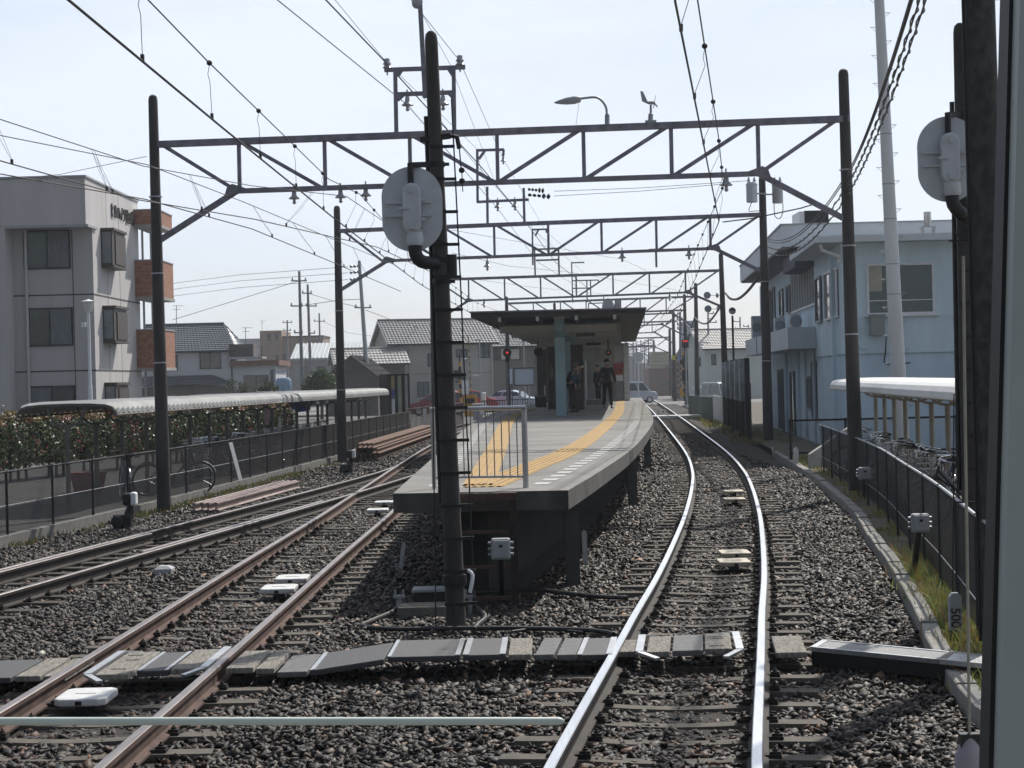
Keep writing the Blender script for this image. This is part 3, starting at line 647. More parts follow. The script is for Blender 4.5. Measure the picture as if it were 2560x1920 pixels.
wire(W((1130, 632, 54), (1270, 665, 70), (1420, 680, 82), (1690, 725, 115)), .007, 'thin wire falling to the right behind the second gantry')
wire(W((1130, 690, 80), (1330, 718, 95), (1560, 740, 120)), .007, 'thin wire between third and fourth gantry')
# the cable bundle sagging along the right poles
for k, (x0, y0, x1, y1, x2, y2, tw) in enumerate(((2278, -10, 2116, 436, 1920, 596, 0), (2284, -10, 2116, 444, 1920, 602, 0), (2302, -10, 2116, 468, 1920, 618, 1), (2318, -10, 2118, 490, 1920, 632, 1))):
    a0 = A(x0, y0, 17.8); a1 = A(x1, y1, 33.5); a2 = A(x2, y2, 53.4); am = a0 + (a0 - a1) * .18
    mb = MB(); p = []
    for (u, v, s) in ((am, a0, 0), (a0, a1, .18), (a1, a2, .45)):
        for i in range(24):
            t = i / 24; q = u.lerp(v, t); q.z -= s * 4 * t * (1 - t); p.append(q)
    p.append(a2); mb.tube(p, .012 if not tw else .01, 6)
    if tw:
        hp = []
        for i in range(len(p) - 1):
            for j in range(4):
                q = p[i].lerp(p[i + 1], j / 4); th = (i * 4 + j) * 1.2; hp.append(q + V(.022 * math.cos(th), 0, .022 * math.sin(th)))
        mb.tube(hp, .009, 5)
    single(mb, 'aerial_cable', M_black, ['topmost plain black cable of the sagging bundle on the right', 'second plain black cable in the sagging bundle on the right', 'twisted black cable in the middle of the sagging bundle', 'lowest twisted black cable of the sagging bundle'][k], 'cable', 'cables sagging between the right poles', True)
# ================================================================ signal masts
M_disc = mat('signal_back_paint', (.50, .52, .55), .5, .12, 6, .05, 60)
M_mast = mat('mast_concrete', (.042, .038, .035), .85, .45, 5, .3, 70, stretch=(1, 1, .35))
def signal_mast(base, top, discc, dirx, label, rung_side=1, r0=.095, r1=.06):
    base, top, discc = Vector(base), Vector(top), Vector(discc)
    t = thing('signal_mast', tuple(base), label, 'signal mast', 'signal masts seen from behind')
    MB().tube([base - V(0, 0, .2), base.lerp(top, .985), base.lerp(top, .995), top], [r0, r1, r1 * .85, r1 * .4], 20).build('pole', M_mast, t, True)
    at = lambda z: base.lerp(top, (z - base.z) / (top.z - base.z))
    rad = lambda z: r0 + (r1 - r0) * (z - base.z) / (top.z - base.z)
    zs = base.z + .25; 
    while zs < top.z - .8:
        p = at(zs); MB().boxc(p + V(rung_side * (rad(zs) + .045), -.02, 0), (.13, .03, .028)).boxc(p - V(0, rad(zs) + .004, 0), (rad(zs) * 2.1, .012, .03)).build('step_bar', M_blkm, t); zs += .303
    MB().tube([at(base.z + .2) + V(rung_side * (r0 + .08), -.02, 0), at(3.0) + V(rung_side * (rad(3.0) + .1), -.02, 0), at(4.75) + V(rung_side * (rad(4.6) + .1), -.02, 0)], .007, 6).build('step_rod', M_blkm, t)
    MB().tube([at(base.z) + V(-rung_side * (r0 + .1), .02, 0), at(1.9) + V(-rung_side * (rad(1.9) + .05), .02, 0)], .006, 6).build('guy_rod', M_blkm, t)
    MB().tube([at(1.0) + V(-rung_side * (rad(1.0) + .012), .04, 0), at(4.6) + V(-rung_side * (rad(4.6) + .015), .04, 0)], .022, 8).build('conduit', M_blkm, t)
    for z in (discc.z + .42, discc.z - .47, discc.z - .67): 
        p = at(z); MB().lathe([(rad(z) + .008, -.025), (rad(z) + .012, 0), (rad(z) + .008, .025)], p, 18).boxc(p + V(rung_side * (rad(z) + .02), 0, 0), (.06, .02, .03)).build('clamp', M_blkm, t, True)
    # round-ended backboard with its housing
    pl = []; 
    for k in range(40):
        a = 2 * math.pi * k / 40; pl.append((.28 * math.cos(a), .28 * math.sin(a) + (.112 if math.sin(a) >= 0 else -.112)))
    hd = MB().prism(pl, 0, .02, lambda a, b, d: discc + V(a, .02 + d, b)).build('backboard', M_disc, t)
    pl2 = [(.085 * math.cos(2 * math.pi * k / 28), .085 * math.sin(2 * math.pi * k / 28) + (.145 if math.sin(2 * math.pi * k / 28) >= 0 else -.145)) for k in range(28)]
    hs = MB().prism(pl2, 0, .09, lambda a, b, d: discc + V(a, -.09 + d, b)).build('lamp_housing', M_disc, hd, bevel=.012)
    mb = MB()
    for z in (.06, -.06): mb.boxc(discc + V(-.03, .005, z), (.42, .03, .022))
    for z in (.085, -.1): mb.boxc(discc + V(.1, -.05, z), (.04, .03, .028))
    mb.boxc(discc + V(-.07, -.1, .0), (.1, .02, .02)); mb.boxc(discc + V(0, -.1, .16), (.03, .015, .05)); mb.boxc(discc + V(0, -.1, -.17), (.05, .02, .05))
    mb.build('housing_fitting', M_disc, hd)
    MB().tube([discc + V(-.005, -.02, .23), discc + V(-.005, -.02, .42)], .028, 10).build('upper_hanger', M_blkm, hd, True)
    MB().lathe([(.07, -.34), (.085, -.3), (.075, -.22), (.09, -.2)], discc + V(.02, -.02, 0), 14).build('socket', M_disc, hd, True)
    p = at(discc.z + .42); MB().beam(discc + V(-.005, -.02, .40), p + V(0, -.02, .0), .04, .05).build('upper_arm', M_blkm, t)
    p = at(discc.z - .5); MB().tube(catmull([discc + V(.02, -.02, -.33), discc + V(.025, -.02, -.42), discc + V(.08, -.02, -.49), p + V(-.02, -.02, .0)], .03), .062, 12).build('elbow_pipe', M_blkm, t, True)
    MB().tube([p + V(0, 0, .16) + V(dirx * (rad(3) + .02), 0, -.08), p + V(dirx * (rad(3) + .02), 0, -.14)], .055, 10).build('pipe_clamp', M_blkm, t, True)
    # bent cable arm near the top
    p = at(top.z - 1.0); MB().beam(p + V(-.14, -.02, -.01), p + V(.14, -.02, .02), .04, .05).tube([p + V(.14, -.02, .02), p + V(.2, -.02, .01), p + V(.22, -.02, -.1)], .022, 8).tube([p + V(.22, -.02, -.1), p + V(.235, -.02, -.32)], .006, 6).sphere(p + V(.237, -.02, -.3), .03, 8).sphere(p + V(.238, -.02, -.4), .03, 8).tube([p + V(.237, -.02, -.3), p + V(.242, -.02, -.5)], .005, 5).build('cable_arm', M_blkm, t, True)
    MB().lathe([(.11, -.05), (.115, 0), (.11, .05)], at(.28), 16).build('base_band', M_blkm, t, True)
    MB().tube(catmull([at(.32) + V(.13, -.05, .05), at(.3) + V(.17, -.08, .03), at(.2) + V(.14, -.1, -.03)], .03), .018, 8).build('white_hook', M_white, t, True)
    return t
signal_mast(A(1142, 1575, 17.1), A(1077, 78, 17.1), A(1030, 522, 16.95), 1, 'dark signal mast with step bars standing in front of the platform end')
signal_mast(A(2436, 1565, 17.0), A(2399, 58, 17.0), A(2372, 397, 16.85), 1, 'dark signal mast half hidden behind the big right hand pole, pale disc showing')
# small concrete and metal boxes at the mast foot
def rbox(name, c, size, m, label, cat, group=None, rz=0, bev=.012, extra=None):
    t = single(MB().boxc(c, size, rz), name, m, label, cat, group, False, bev); return t
b1 = rbox('concrete_box', V(A(1054, 1530, 17.9).x, 18.1, -.145), (.47, .4, .17), mat('aged_concrete', (.13, .12, .10), .95, .35, 6, .4, 50), 'low pale concrete box lying in front of the platform end, left of the signal mast', 'box')
b2 = thing('cable_box', tuple(A(1078, 1502, 18.5)), 'black cable box with a bright metal lid behind the concrete box', 'box')
c = Vector(A(1078, 1502, 18.5)); MB().boxc(c + V(0, .12, -.02), (.34, .3, .2)).build('box_body', M_blkm, b2); MB().boxc(c + V(0, .12, .105), (.38, .34, .025)).build('lid', M_galv, b2)
for px, py, lb in ((1000, 1500, 'left'), (1176, 1500, 'right')):
    c = G(px, py + 42, -.2); t = thing('cable_terminal', tuple(c), 'two pronged cable terminal on the %s of the signal mast foot' % ('platform side, left' if lb == 'left' else 'track side, right'), 'cable terminal', 'cable terminals')
    MB().tube([c, c + V(0, 0, .2)], .02, 8).boxc(c + V(0, 0, .2), (.11, .05, .03)).build('stand', M_galv, t, True)
    for q in (-.04, .04): MB().tube([c + V(q, 0, .2), c + V(q, 0, .27)], .009, 6).build('prong', M_galv, t, True)
def hose(pts, z, r, label, zs=None):
    P = [G(x, y, z) + V(0, 0, r + .035 + (zs[i] if zs else 0)) for i, (x, y) in enumerate(pts)]
    return single(MB().tube(catmull(P, .08), r, 8), 'ground_cable', M_black, label, 'cable', 'black cables on the ballast', True)
hose([(998, 1512), (990, 1538), (930, 1567), (908, 1580), (985, 1588), (1165, 1586), (1280, 1586), (1450, 1590), (1520, 1597), (1534, 1602)], -.18, .022, 'long black corrugated cable looping in front of the signal mast')
hose([(1176, 1510), (1192, 1532), (1214, 1556), (1196, 1576), (1186, 1588)], -.18, .022, 'short black cable drooping from the right cable terminal')
hose([(1188, 1495), (1280, 1489), (1360, 1490), (1440, 1500), (1500, 1506), (1570, 1509)], -.17, .024, 'black cable lying from the platform end towards the shiny rail')
hose([(1280, 1592), (1340, 1585), (1400, 1588), (1458, 1594)], -.18, .012, 'thin grey flexible conduit behind the crossing panels')
# grey junction boxes with side knobs
def jbox(c, base, w_, h_, label):
    c = Vector(c); t = thing('junction_box', tuple(base), label, 'junction box', 'grey junction boxes')
    bx = MB().boxc(c, (w_, .1, h_)).build('box_body', M_grey, t, bevel=.02)
    MB().boxc(c - V(0, .055, 0), (w_ * .82, .02, h_ * .82)).build('cover', M_grey, bx, bevel=.008)
    MB().boxc(c + V(0, -.068, h_ * .15), (w_ * .18, .006, w_ * .14)).build('label_plate', M_blkm, bx)
    for sx in (-1, 1):
        for z in (-.25, .0, .27)[(0 if sx < 0 else 0):]: MB().lathe([(.016, 0), (.016, .03), (.01, .034)], c + V(sx * w_ * .5, 0, z * h_), 8, (sx, 0, 0)).build('knob', M_galv, bx, True)
    b = Vector(base); MB().tube([b, V(c.x, c.y + .06, c.z - h_ * .45)], .035, 10).build('post', M_blkm, t, True)
    return t
jbox(A(1252, 1372, 18.4), G(1256, 1505, -.2) * 1.0, .19, .215, 'grey junction box with side knobs in front of the platform ladder')
jbox(A(2300, 1307, 19.8), G(2283, 1446, -.2), .19, .2, 'grey junction box on a dark post in the weeds by the kerb')
jbox(A(2161, 1183, 30), G(2161, 1245, -.15), .2, .2, 'grey junction box at the foot of the right gantry pole')
# white markers
M_marker = mat('marker_paint', (.60, .60, .60), .7, .15, 9)
def post(x0, y0, x1, y1, z, w_, label, name='marker_post', d=.05, cap=True):
    b = G(x1, y1, z); t = A(x0, y0, b.y); h = t.z - b.z
    pts = [(-w_ / 2, 0), (w_ / 2, 0), (w_ / 2, h - w_ * .5), (0 if cap else w_ / 2, h), (-w_ / 2, h - (w_ * .5 if cap else 0))]
    dx = (t.x - b.x) / max(h, .01)
    return single(MB().prism(pts, 0, d, lambda a, c_, e: b + V(a + dx * c_, e, c_)), name, M_marker, label, 'marker post', 'white marker posts')
post(1010, 1357, 1000, 1429, -.2, .05, 'thin white marker post leaning beside the platform, left of the mast')
post(1460, 1325, 1464, 1416, -.2, .06, 'white pointed marker post by the track side of the platform')
post(1625, 1099, 1622, 1135, -.2, .05, 'thin white post under the platform edge farther along the curving track')
# low concrete stub between the tracks
c = G(407, 1446, -.2); mb = MB(); 
mb.raw([(c.x - .11, c.y, -.25), (c.x + .11, c.y, -.25), (c.x + .11, c.y + .22, -.25), (c.x - .11, c.y + .22, -.25), (c.x - .11, c.y, -.09), (c.x + .11, c.y, -.09), (c.x + .11, c.y + .22, -.09), (c.x - .11, c.y + .22, -.09), (c.x - .06, c.y + .05, -.055), (c.x + .06, c.y + .05, -.055), (c.x + .06, c.y + .17, -.055), (c.x - .06, c.y + .17, -.055)],
       [(0, 1, 5, 4), (1, 2, 6, 5), (2, 3, 7, 6), (3, 0, 4, 7), (4, 5, 9, 8), (5, 6, 10, 9), (6, 7, 11, 10), (7, 4, 8, 11), (8, 9, 10, 11)])
single(mb, 'concrete_stub', mat('pale_concrete', (.42, .42, .43), .85, .15, 9, .3, 60), 'square whitish concrete stub between the siding and the rusty track', 'marker stub')
# ground transponder boxes
def beacon(px, py, label, m, s=1.0, zt=.0):
    c = G(px, py, zt); t = thing('track_beacon', (c.x, c.y, -.17), label, 'track beacon', 'flat track beacon boxes')
    w_, d = .185 * s, .25 * s; k = .05
    pl = [(-w_ + k, -d), (w_ - k, -d), (w_, -d + k), (w_, d - k), (w_ - k, d), (-w_ + k, d), (-w_, d - k), (-w_, -d + k)]
    MB().prism(pl, zt - .055, zt, lambda a, b, e: V(c.x + a, c.y + b, e)).build('cover', m, t, bevel=.012)
    MB().box(c.x - w_ * .4, c.x + w_ * .4, c.y - .02, c.y - .008, zt, zt + .003).build('seam', M_grey, t)
    MB().boxc((c.x, c.y - d - .004, zt - .03), (.045, .012, .03)).build('bolt', M_blkm, t)
    MB().boxc((c.x, c.y, zt - .13), (w_ * .5, d * 1.1, .12)).build('bracket', M_blkm, t)
M_bw = mat('beacon_white', (.56, .56, .55), .6, .18, 14); M_bc = mat('beacon_cream', (.50, .43, .33), .6, .2, 14)
for px, py, lb, m in ((216, 1733, 'nearest white track beacon box between the rusty rails, before the crossing planks', M_bw), (698, 1466, 'nearer white beacon of the pair between the rusty rails beyond the planks', M_bw), (731, 1441, 'farther white beacon of the pair between the rusty rails beyond the planks', M_bw),
                      (944, 1272, 'white beacon beside the platform corner, nearer of two', M_bw), (962, 1253, 'white beacon beside the platform corner, farther of two', M_bw),
                      (1834, 1400, 'nearer cream beacon of the near pair between the shiny rails', M_bc), (1836, 1378, 'farther cream beacon of the near pair between the shiny rails', M_bc), (1836, 1245, 'nearer cream beacon of the middle pair between the shiny rails', M_bc), (1833, 1226, 'farther cream beacon of the middle pair between the shiny rails', M_bc),
                      (1658, 1025, 'small cream beacon far along the shiny rails near the platform bend', M_bc)): beacon(px, py, lb, m, 1.0, -.05)
# stacked spare rails
M_spare = mat('spare_rail_rust', (.19, .115, .085), .85, .35, 10, .2, 60, stretch=(1, .4, 1)); M_spare2 = mat('grey_spare_rail', (.26, .20, .185), .6, .3, 8, .1, 60, .3, stretch=(1, .4, 1))
def stack(a, b, layers, label, grp, m, z0=-.06):
    a, b = Vector(a), Vector(b); d = (b - a).normalized(); n_ = Vector((d.y, -d.x, 0)); z = z0
    for li, (k, cut0, cut1) in enumerate(layers):
        for i in range(k):
            o = n_ * ((i - (k - 1) / 2) * .135 + (.06 if li else 0)); e0 = random.uniform(0, .12) + cut0; e1 = random.uniform(0, .5) + cut1
            p0, p1 = a + o + d * e0, b + o - d * e1; mb = MB().sweep(RAILP, [V(p0.x, p0.y, z + .153), V(p1.x, p1.y, z + .153)], RAILM)
            single(mb, 'spare_rail', [m, m], label[min(li, len(label) - 1)], 'spare rail', grp)
        z += .168
    for t in np.linspace(.02, .98, 7):
        p = a + (b - a) * float(t); single(MB().boxc((p.x, p.y, z0 - .06), (layers[0][0] * .14 + .25, .12, .11), math.atan2(d.y, d.x) - math.pi / 2), 'bearer_block', M_timber, 'squared timber block carrying the big stack of spare rails' if len(layers) > 1 else 'timber block under the low row of spare rails', 'timber block', 'timber blocks under the %s rails' % ('stacked' if len(layers) > 1 else 'single row of'))
stack((-4.42, 54, 0), (-3.35, 79, 0), [(6, 0, 0), (6, .1, .3), (4, .0, 4)], ['long rusty rail in the bottom layer of the big stack', 'long rusty rail in the middle layer of the big stack', 'long rusty rail lying on top of the big stack'], 'stacked spare rails by the fence', M_spare, -.12)
stack((-5.68, 33.6, 0), (-4.93, 41.0, 0), [(4, 0, 0)], ['spare rail in the low row of four lying beside the siding'], 'low row of spare rails', M_spare2, -.14)
# point indicators (black switch stands with a white capped lamp)
def switch_stand(px, py, label, s=1.0):
    c = G(px, py, -.18); t = thing('switch_stand', tuple(c), label, 'switch stand', 'black switch stands with white caps')
    MB().boxc(c + V(.02, 0, .0), (.75, .5, .06)).build('base_slab', M_concd, t)
    MB().boxc(c + V(-.05, 0, .14), (.30, .22, .22)).lathe([(.1, 0), (.1, .08)], c + V(-.12, -.11, .14), 12, (0, -1, 0)).build('gear_case', M_blkm, t, bevel=.02)
    MB().tube([c + V(.06, 0, .2), c + V(.08, 0, .42)], [.06, .05], 10).tube([c + V(-.02, 0, .2), c + V(.04, 0, .36)], .03, 8).build('stem', M_blkm, t, True)
    h = MB().boxc(c + V(.06, 0, .5), (.2, .19, .2)).build('lamp_case', M_blkm, t, bevel=.04)
    MB().boxc(c + V(.135, 0, .505), (.1, .2, .215)).build('white_cap', M_white, h, bevel=.03)
    MB().beam(c + V(.06, 0, .02), c + V(1.5, .3, .02), .04, .03).build('pull_rod', M_rustd, t)
switch_stand(316, 1324, 'black switch stand with white cap left of the nearest gantry pole'); switch_stand(872, 1184, 'black switch stand with white cap in front of the big rail stack')
# ---------------------------------------------------------------- foot crossing across the tracks
M_rub = mat('crossing_rubber', (.055, .055, .058), .62, .35, 60, .5, 160, spec=.5); M_rub2 = mat('grey_panel', (.12, .12, .12), .8, .35, 20, .3, 90)
M_tim = mat('grey_plank', (.27, .25, .215), .9, .55, 9, .9, 40, stretch=(6, 1, 1)); M_alu = mat('aluminium_strip', (.50, .51, .52), .38, .15, 9, 0, 30, .8)
def panel(x0, x1, y0, y1, z, kind, label, z2=None, strips=()):
    """Crossing piece: x range at its near edge; the far edge runs parallel to the track (skewed)."""
    sk = .10 * (y1 - y0) if x0 > 0 else .02 * (y1 - y0); z2 = z if z2 is None else z2
    m = {'r': M_rub, 'g': M_rub2, 't': M_tim}[kind]; nm = {'r': 'rubber_crossing_mat', 'g': 'concrete_crossing_block', 't': 'crossing_plank'}[kind]; h = .045
    t = thing(nm, ((x0 + x1) / 2, (y0 + y1) / 2, -.2), label, 'crossing panel', 'panels of the foot crossing')
    mb = MB().raw([(x0, y0, z - h), (x1, y0, z2 - h), (x1 + sk, y1, z2 - h), (x0 + sk, y1, z - h), (x0, y0, z), (x1, y0, z2), (x1 + sk, y1, z2), (x0 + sk, y1, z)], [(0, 3, 2, 1), (4, 5, 6, 7), (0, 1, 5, 4), (1, 2, 6, 5), (2, 3, 7, 6), (3, 0, 4, 7)])
    mb.build('board', m, t, bevel=.008)
    for f0, f1 in strips:
        xa, xb = x0 + (x1 - x0) * f0, x0 + (x1 - x0) * f1; za, zb = z + (z2 - z) * f0, z + (z2 - z) * f1
        MB().raw([(xa, y0 - .003, za), (xb, y0 - .003, zb), (xb + sk, y1, zb), (xa + sk, y1, za), (xa, y0 - .003, za + .006), (xb, y0 - .003, zb + .006), (xb + sk, y1, zb + .006), (xa + sk, y1, za + .006)], [(0, 3, 2, 1), (4, 5, 6, 7), (0, 1, 5, 4), (1, 2, 6, 5), (2, 3, 7, 6), (3, 0, 4, 7)]).build('edge_strip', M_alu, t)
    return t
def slots(t, pts, z):
    for x, y in pts: MB().box(x - .06, x + .06, y - .012, y + .012, z + .001, z + .003).build('slot', M_blkm, t)
y0, y1 = 14.05, 14.95
panel(-5.1, -4.25, 13.8, 14.7, -.12, 'r', 'dark ramped rubber panel at the far left end of the foot crossing', -.03, ((.9, 1),)); panel(-4.23, -3.83, 13.85, 14.75, -.02, 'r', 'narrow dark rubber panel next to the leftmost plank pair')
panel(-3.81, -3.62, y0 - .15, y1 - .15, -.02, 't', 'weathered plank left of the rusty rails, farther from them'); panel(-3.60, -3.43, y0 - .15, y1 - .15, -.025, 't', 'weathered plank left of the rusty rails, touching them')
t = panel(-3.18, -2.92, 13.75, 14.9, .0, 't', 'pale slotted plank between the rusty rails, on the left side'); slots(t, ((-3.05, 14.0), (-3.03, 14.45), (-3.06, 14.7)), 0)
panel(-2.90, -2.66, 13.95, 14.9, -.01, 'r', 'black rubber panel in the middle between the rusty rails', None, ((0, .12), (.88, 1))); panel(-2.64, -2.44, 13.95, 14.95, .0, 't', 'cracked plank between the rusty rails, on the right side')
def flange(x, sgn, y0, y1, label, lean):
    t = single(MB().beam((x, y0, .0), (x + lean, y1, .0), .06, .025).beam((x, y0, .0), (x + sgn * .13, y0 - .16, -.03), .05, .02).beam((x + lean, y1, .0), (x + lean + sgn * .13, y1 + .16, -.03), .05, .02), 'guard_plate', M_alu, label, 'guard plate', 'bent metal guard plates'); return t
flange(-3.23, 1, 13.75, 14.9, 'bent metal guard plate inside the left rusty rail', .02); flange(-2.39, -1, 13.95, 15.0, 'bent metal guard plate inside the right rusty rail', .02)
panel(-2.24, -2.03, y0, y1, -.02, 't', 'split plank touching the right rusty rail on its outer side'); panel(-2.01, -1.87, y0, y1, -.03, 't', 'narrow worn plank second from the right rusty rail'); panel(-1.85, -1.62, y0, y1 + .0, -.06, 'g', 'low grey concrete panel between plank and ramp')
panel(-1.60, -1.03, y0, y1, -.055, 'r', 'dark rubber ramp panel rising towards the middle of the crossing', .02, ((0, .07),)); panel(-1.01, -.45, y0 + .1, y1 + .1, .02, 'r', 'long flat rubber panel with a metal strip, left of the middle', None, ((.93, 1), (.0, .05)))
panel(-.43, -.10, y0 + .1, y1 + .1, .02, 'r', 'short rubber panel with metal strips in the middle of the crossing', None, ((0, .14), (.86, 1))); panel(-.08, .10, y0 + .1, y1 + .1, .015, 't', 'yellowish plank in the middle of the crossing'); panel(.12, .27, y0 + .1, y1 + .1, .01, 'g', 'small grey concrete panel right of the yellowish plank, nearer to it'); panel(.29, .44, y0 + .1, y1 + .1, .005, 'g', 'small grey concrete panel next to the striped rubber panel')
panel(.45, .72, y0 + .1, y1 + .1, .0, 'r', 'striped rubber panel before the shiny rails', None, ((0, .14), (.82, 1))); panel(.56 + .18, .62 + .32, y0 + .35, y1 + .1, -.02, 't', 'rough plank touching the shiny rail on the platform side')
flange(.93, 1, 14.2, 15.1, 'bent metal guard plate beside the platform side shiny rail', .09); panel(.99, 1.17, y0 + .2, y1 + .15, -.005, 't', 'grooved plank between the shiny rails, on the left'); panel(1.19, 1.43, y0 + .2, y1 + .15, .0, 'g', 'dark grey panel between the shiny rails'); t = panel(1.45, 1.66, y0 + .25, y1 + .2, .0, 't', 'slotted plank between the shiny rails, on the right'); slots(t, ((1.56, 14.45), (1.60, 14.85), (1.6, 14.95)), 0)
flange(1.71, -1, 14.2, 15.15, 'bent metal guard plate beside the outer shiny rail', .08); panel(1.98, 2.22, 14.15, 15.05, -.02, 't', 'black cracked plank just outside the outer shiny rail')
# the long bridging plank on the right
br = thing('bridging_plank', (2.8, 13.7, -.1), 'metal edged walkway plank bridging from the outer shiny rail to the kerb', 'walkway plank')
a, b = V(2.26, 14.25, .0), V(3.42, 13.15, -.0); d = (b - a).normalized(); n_ = V(-d.y, d.x, 0) * .0
def slab2(p, q, wv, z0, z1, nm, m): 
    MB().raw([(p.x, p.y, p.z + z0), (q.x, q.y, q.z + z0), (q.x + wv.x, q.y + wv.y, q.z + z0), (p.x + wv.x, p.y + wv.y, p.z + z0), (p.x, p.y, p.z + z1), (q.x, q.y, q.z + z1), (q.x + wv.x, q.y + wv.y, q.z + z1), (p.x + wv.x, p.y + wv.y, p.z + z1)], [(0, 3, 2, 1), (4, 5, 6, 7), (0, 1, 5, 4), (1, 2, 6, 5), (2, 3, 7, 6), (3, 0, 4, 7)]).build(nm, m, br)
wv = V(.16, .38, 0); sl = lambda t: a.lerp(b, t)
slab2(sl(.0), sl(.70), wv, -.03, 0, 'deck_board', mat('glittering_mat', (.2, .2, .2), .4, .7, 70, .6, 120)); slab2(sl(.705), sl(1), wv, -.03, 0, 'deck_board', M_alu)
for t0, t1, m in ((0, .035, M_alu), (.70, .735, M_timber)): slab2(sl(t0), sl(t1), wv, 0, .005, 'edge_strip', m)
slab2(sl(0), sl(1), wv * .07, .0, .006, 'edge_strip', M_alu); slab2(sl(0) + wv * .93, sl(1) + wv * .93, wv * .07, .0, .006, 'edge_strip', M_alu); slab2(sl(0) + wv * .1 - V(0, 0, .03), sl(1) + wv * .1 - V(0, 0, .03), wv * .8, -.11, 0, 'under_shadow', M_blkm)  # black block added as the shadow under the plank
# ================================================================ left side: fence, cycle park, flats, houses
def np_mesh(name, VV, FF, m, parent=None, cols=None, k=4):
    me = bpy.data.meshes.new(name); VV = np.asarray(VV, np.float32); FF = np.asarray(FF, np.int32)
    if parent is not None and parent in ORG: VV = VV - np.array(ORG[parent][:], np.float32)
    me.vertices.add(len(VV)); me.vertices.foreach_set('co', VV.ravel()); me.loops.add(FF.size); me.loops.foreach_set('vertex_index', FF.ravel())
    me.polygons.add(len(FF)); me.polygons.foreach_set('loop_start', (np.arange(len(FF)) * FF.shape[1]).astype(np.int32)); me.update(calc_edges=True)
    if cols is not None:
        at = me.color_attributes.new('Col', 'FLOAT_COLOR', 'POINT'); at.data.foreach_set('color', np.concatenate([cols, np.ones((len(cols), 1))], 1).astype(np.float32).ravel())
    me.materials.append(m); o = bpy.data.objects.new(name, me); COL.objects.link(o)
    if parent is not None: o.parent = parent; ORG[o] = ORG[parent]
    return o
def leaves(P, s, nrm=None, flat=.35):
    n = len(P); a = RNG.normal(size=(n, 3)); 
    if nrm is not None: a = a * .75 + nrm
    a /= np.linalg.norm(a, axis=1)[:, None]; b = RNG.normal(size=(n, 3)); b -= a * (a * b).sum(1)[:, None]; b /= np.linalg.norm(b, axis=1)[:, None]; c = np.cross(a, b)
    s = np.asarray(s).reshape(-1, 1) * np.ones((n, 1)); q = np.stack([P - b * s, P - c * s * .5 + a * s * .12, P + b * s, P + c * s * .5 + a * s * .12], 1).reshape(-1, 3)
    return q, np.arange(n * 4).reshape(-1, 4)
M_leaf = mat('glossy_leaf', (1, 1, 1), .42, .1, 9, attr='Col', spec=.6); M_leaf2 = mat('tree_leaf', (1, 1, 1), .5, .1, 9, attr='Col', spec=.4)
def translucent(m, k):
    t = m.node_tree; b = t.nodes['Principled BSDF']; o = [n for n in t.nodes if n.type == 'OUTPUT_MATERIAL'][0]; s = N(t, 'ShaderNodeBsdfTranslucent'); mx_ = N(t, 'ShaderNodeMixShader'); mx_.inputs[0].default_value = k
    t.links.new(b.inputs['Base Color'].links[0].from_socket, s.inputs['Color']); t.links.new(b.outputs[0], mx_.inputs[1]); t.links.new(s.outputs[0], mx_.inputs[2]); t.links.new(mx_.outputs[0], o.inputs['Surface'])
translucent(M_leaf, .4); translucent(M_leaf2, .4)
M_bark = mat('bark', (.075, .06, .048), .95, .4, 9, .5, 40, stretch=(1, 1, .3)); M_blos = mat('red_blossom', (.30, .035, .045), .6, .35, 30)
fence = thing('mesh_fence', (-6.4, 40, -.12), 'long black wire mesh fence with thin posts between siding and cycle park', 'fence')
FP = catmull([(x, y, 0) for x, y in FENCE[1:]], .5); acc = 0; px_ = 0
MB().sweep([(-.07, -.3), (.07, -.3), (.07, .0), (-.07, .0)], [p - V(.0, 0, .02) for p in FP]).build('base_kerb', mat('fence_kerb', (.16, .155, .145), .92, .3, 4, .3, 60), fence)
dst = [0]
for a, b in zip(FP, FP[1:]): dst.append(dst[-1] + (b - a).length)
fat = lambda s: Vector((float(np.interp(s, dst, [p.x for p in FP])), float(np.interp(s, dst, [p.y for p in FP])), 0))
MB().tube([p + V(0, 0, .93) for p in FP], .016, 6).build('top_rail', M_blkm, fence); MB().tube([p + V(0, 0, .42) for p in FP], .004, 4).build('middle_wire', M_galv, fence)
s = 0
while s < dst[-1]:
    p = fat(s); MB().tube([p - V(0, 0, .1), p + V(0, 0, .95)], .022, 8).build('post', M_blkm, fence, True); s += 1.95
VV, FF = [], []; sp = .045; n = int(dst[-1] / sp)
for i in range(n):
    for q in (-1, 1):
        s0 = i * sp; s1 = s0 + q * .92
        if not 0 <= s1 <= dst[-1]: continue
        a, b = fat(s0) + V(0, 0, .0), fat(s1) + V(0, 0, .92); m_ = (a + b) / 2; t = .0038; d = (b - a).normalized(); u = Vector((d.z, 0, 0)) if False else Vector((0, -.7, .7)).cross(d).normalized() * t; w2 = d.cross(u).normalized() * t
        k = len(VV); VV += [a + u, a - u * .5 + w2 * .8, a - u * .5 - w2 * .8, b + u, b - u * .5 + w2 * .8, b - u * .5 - w2 * .8]; FF += [(k, k + 1, k + 4, k + 3), (k + 1, k + 2, k + 5, k + 4), (k + 2, k, k + 3, k + 5)]
np_mesh('wire_mesh', [v[:] for v in VV], FF, M_blkm, fence)
c = G(563, 1190, .2); 
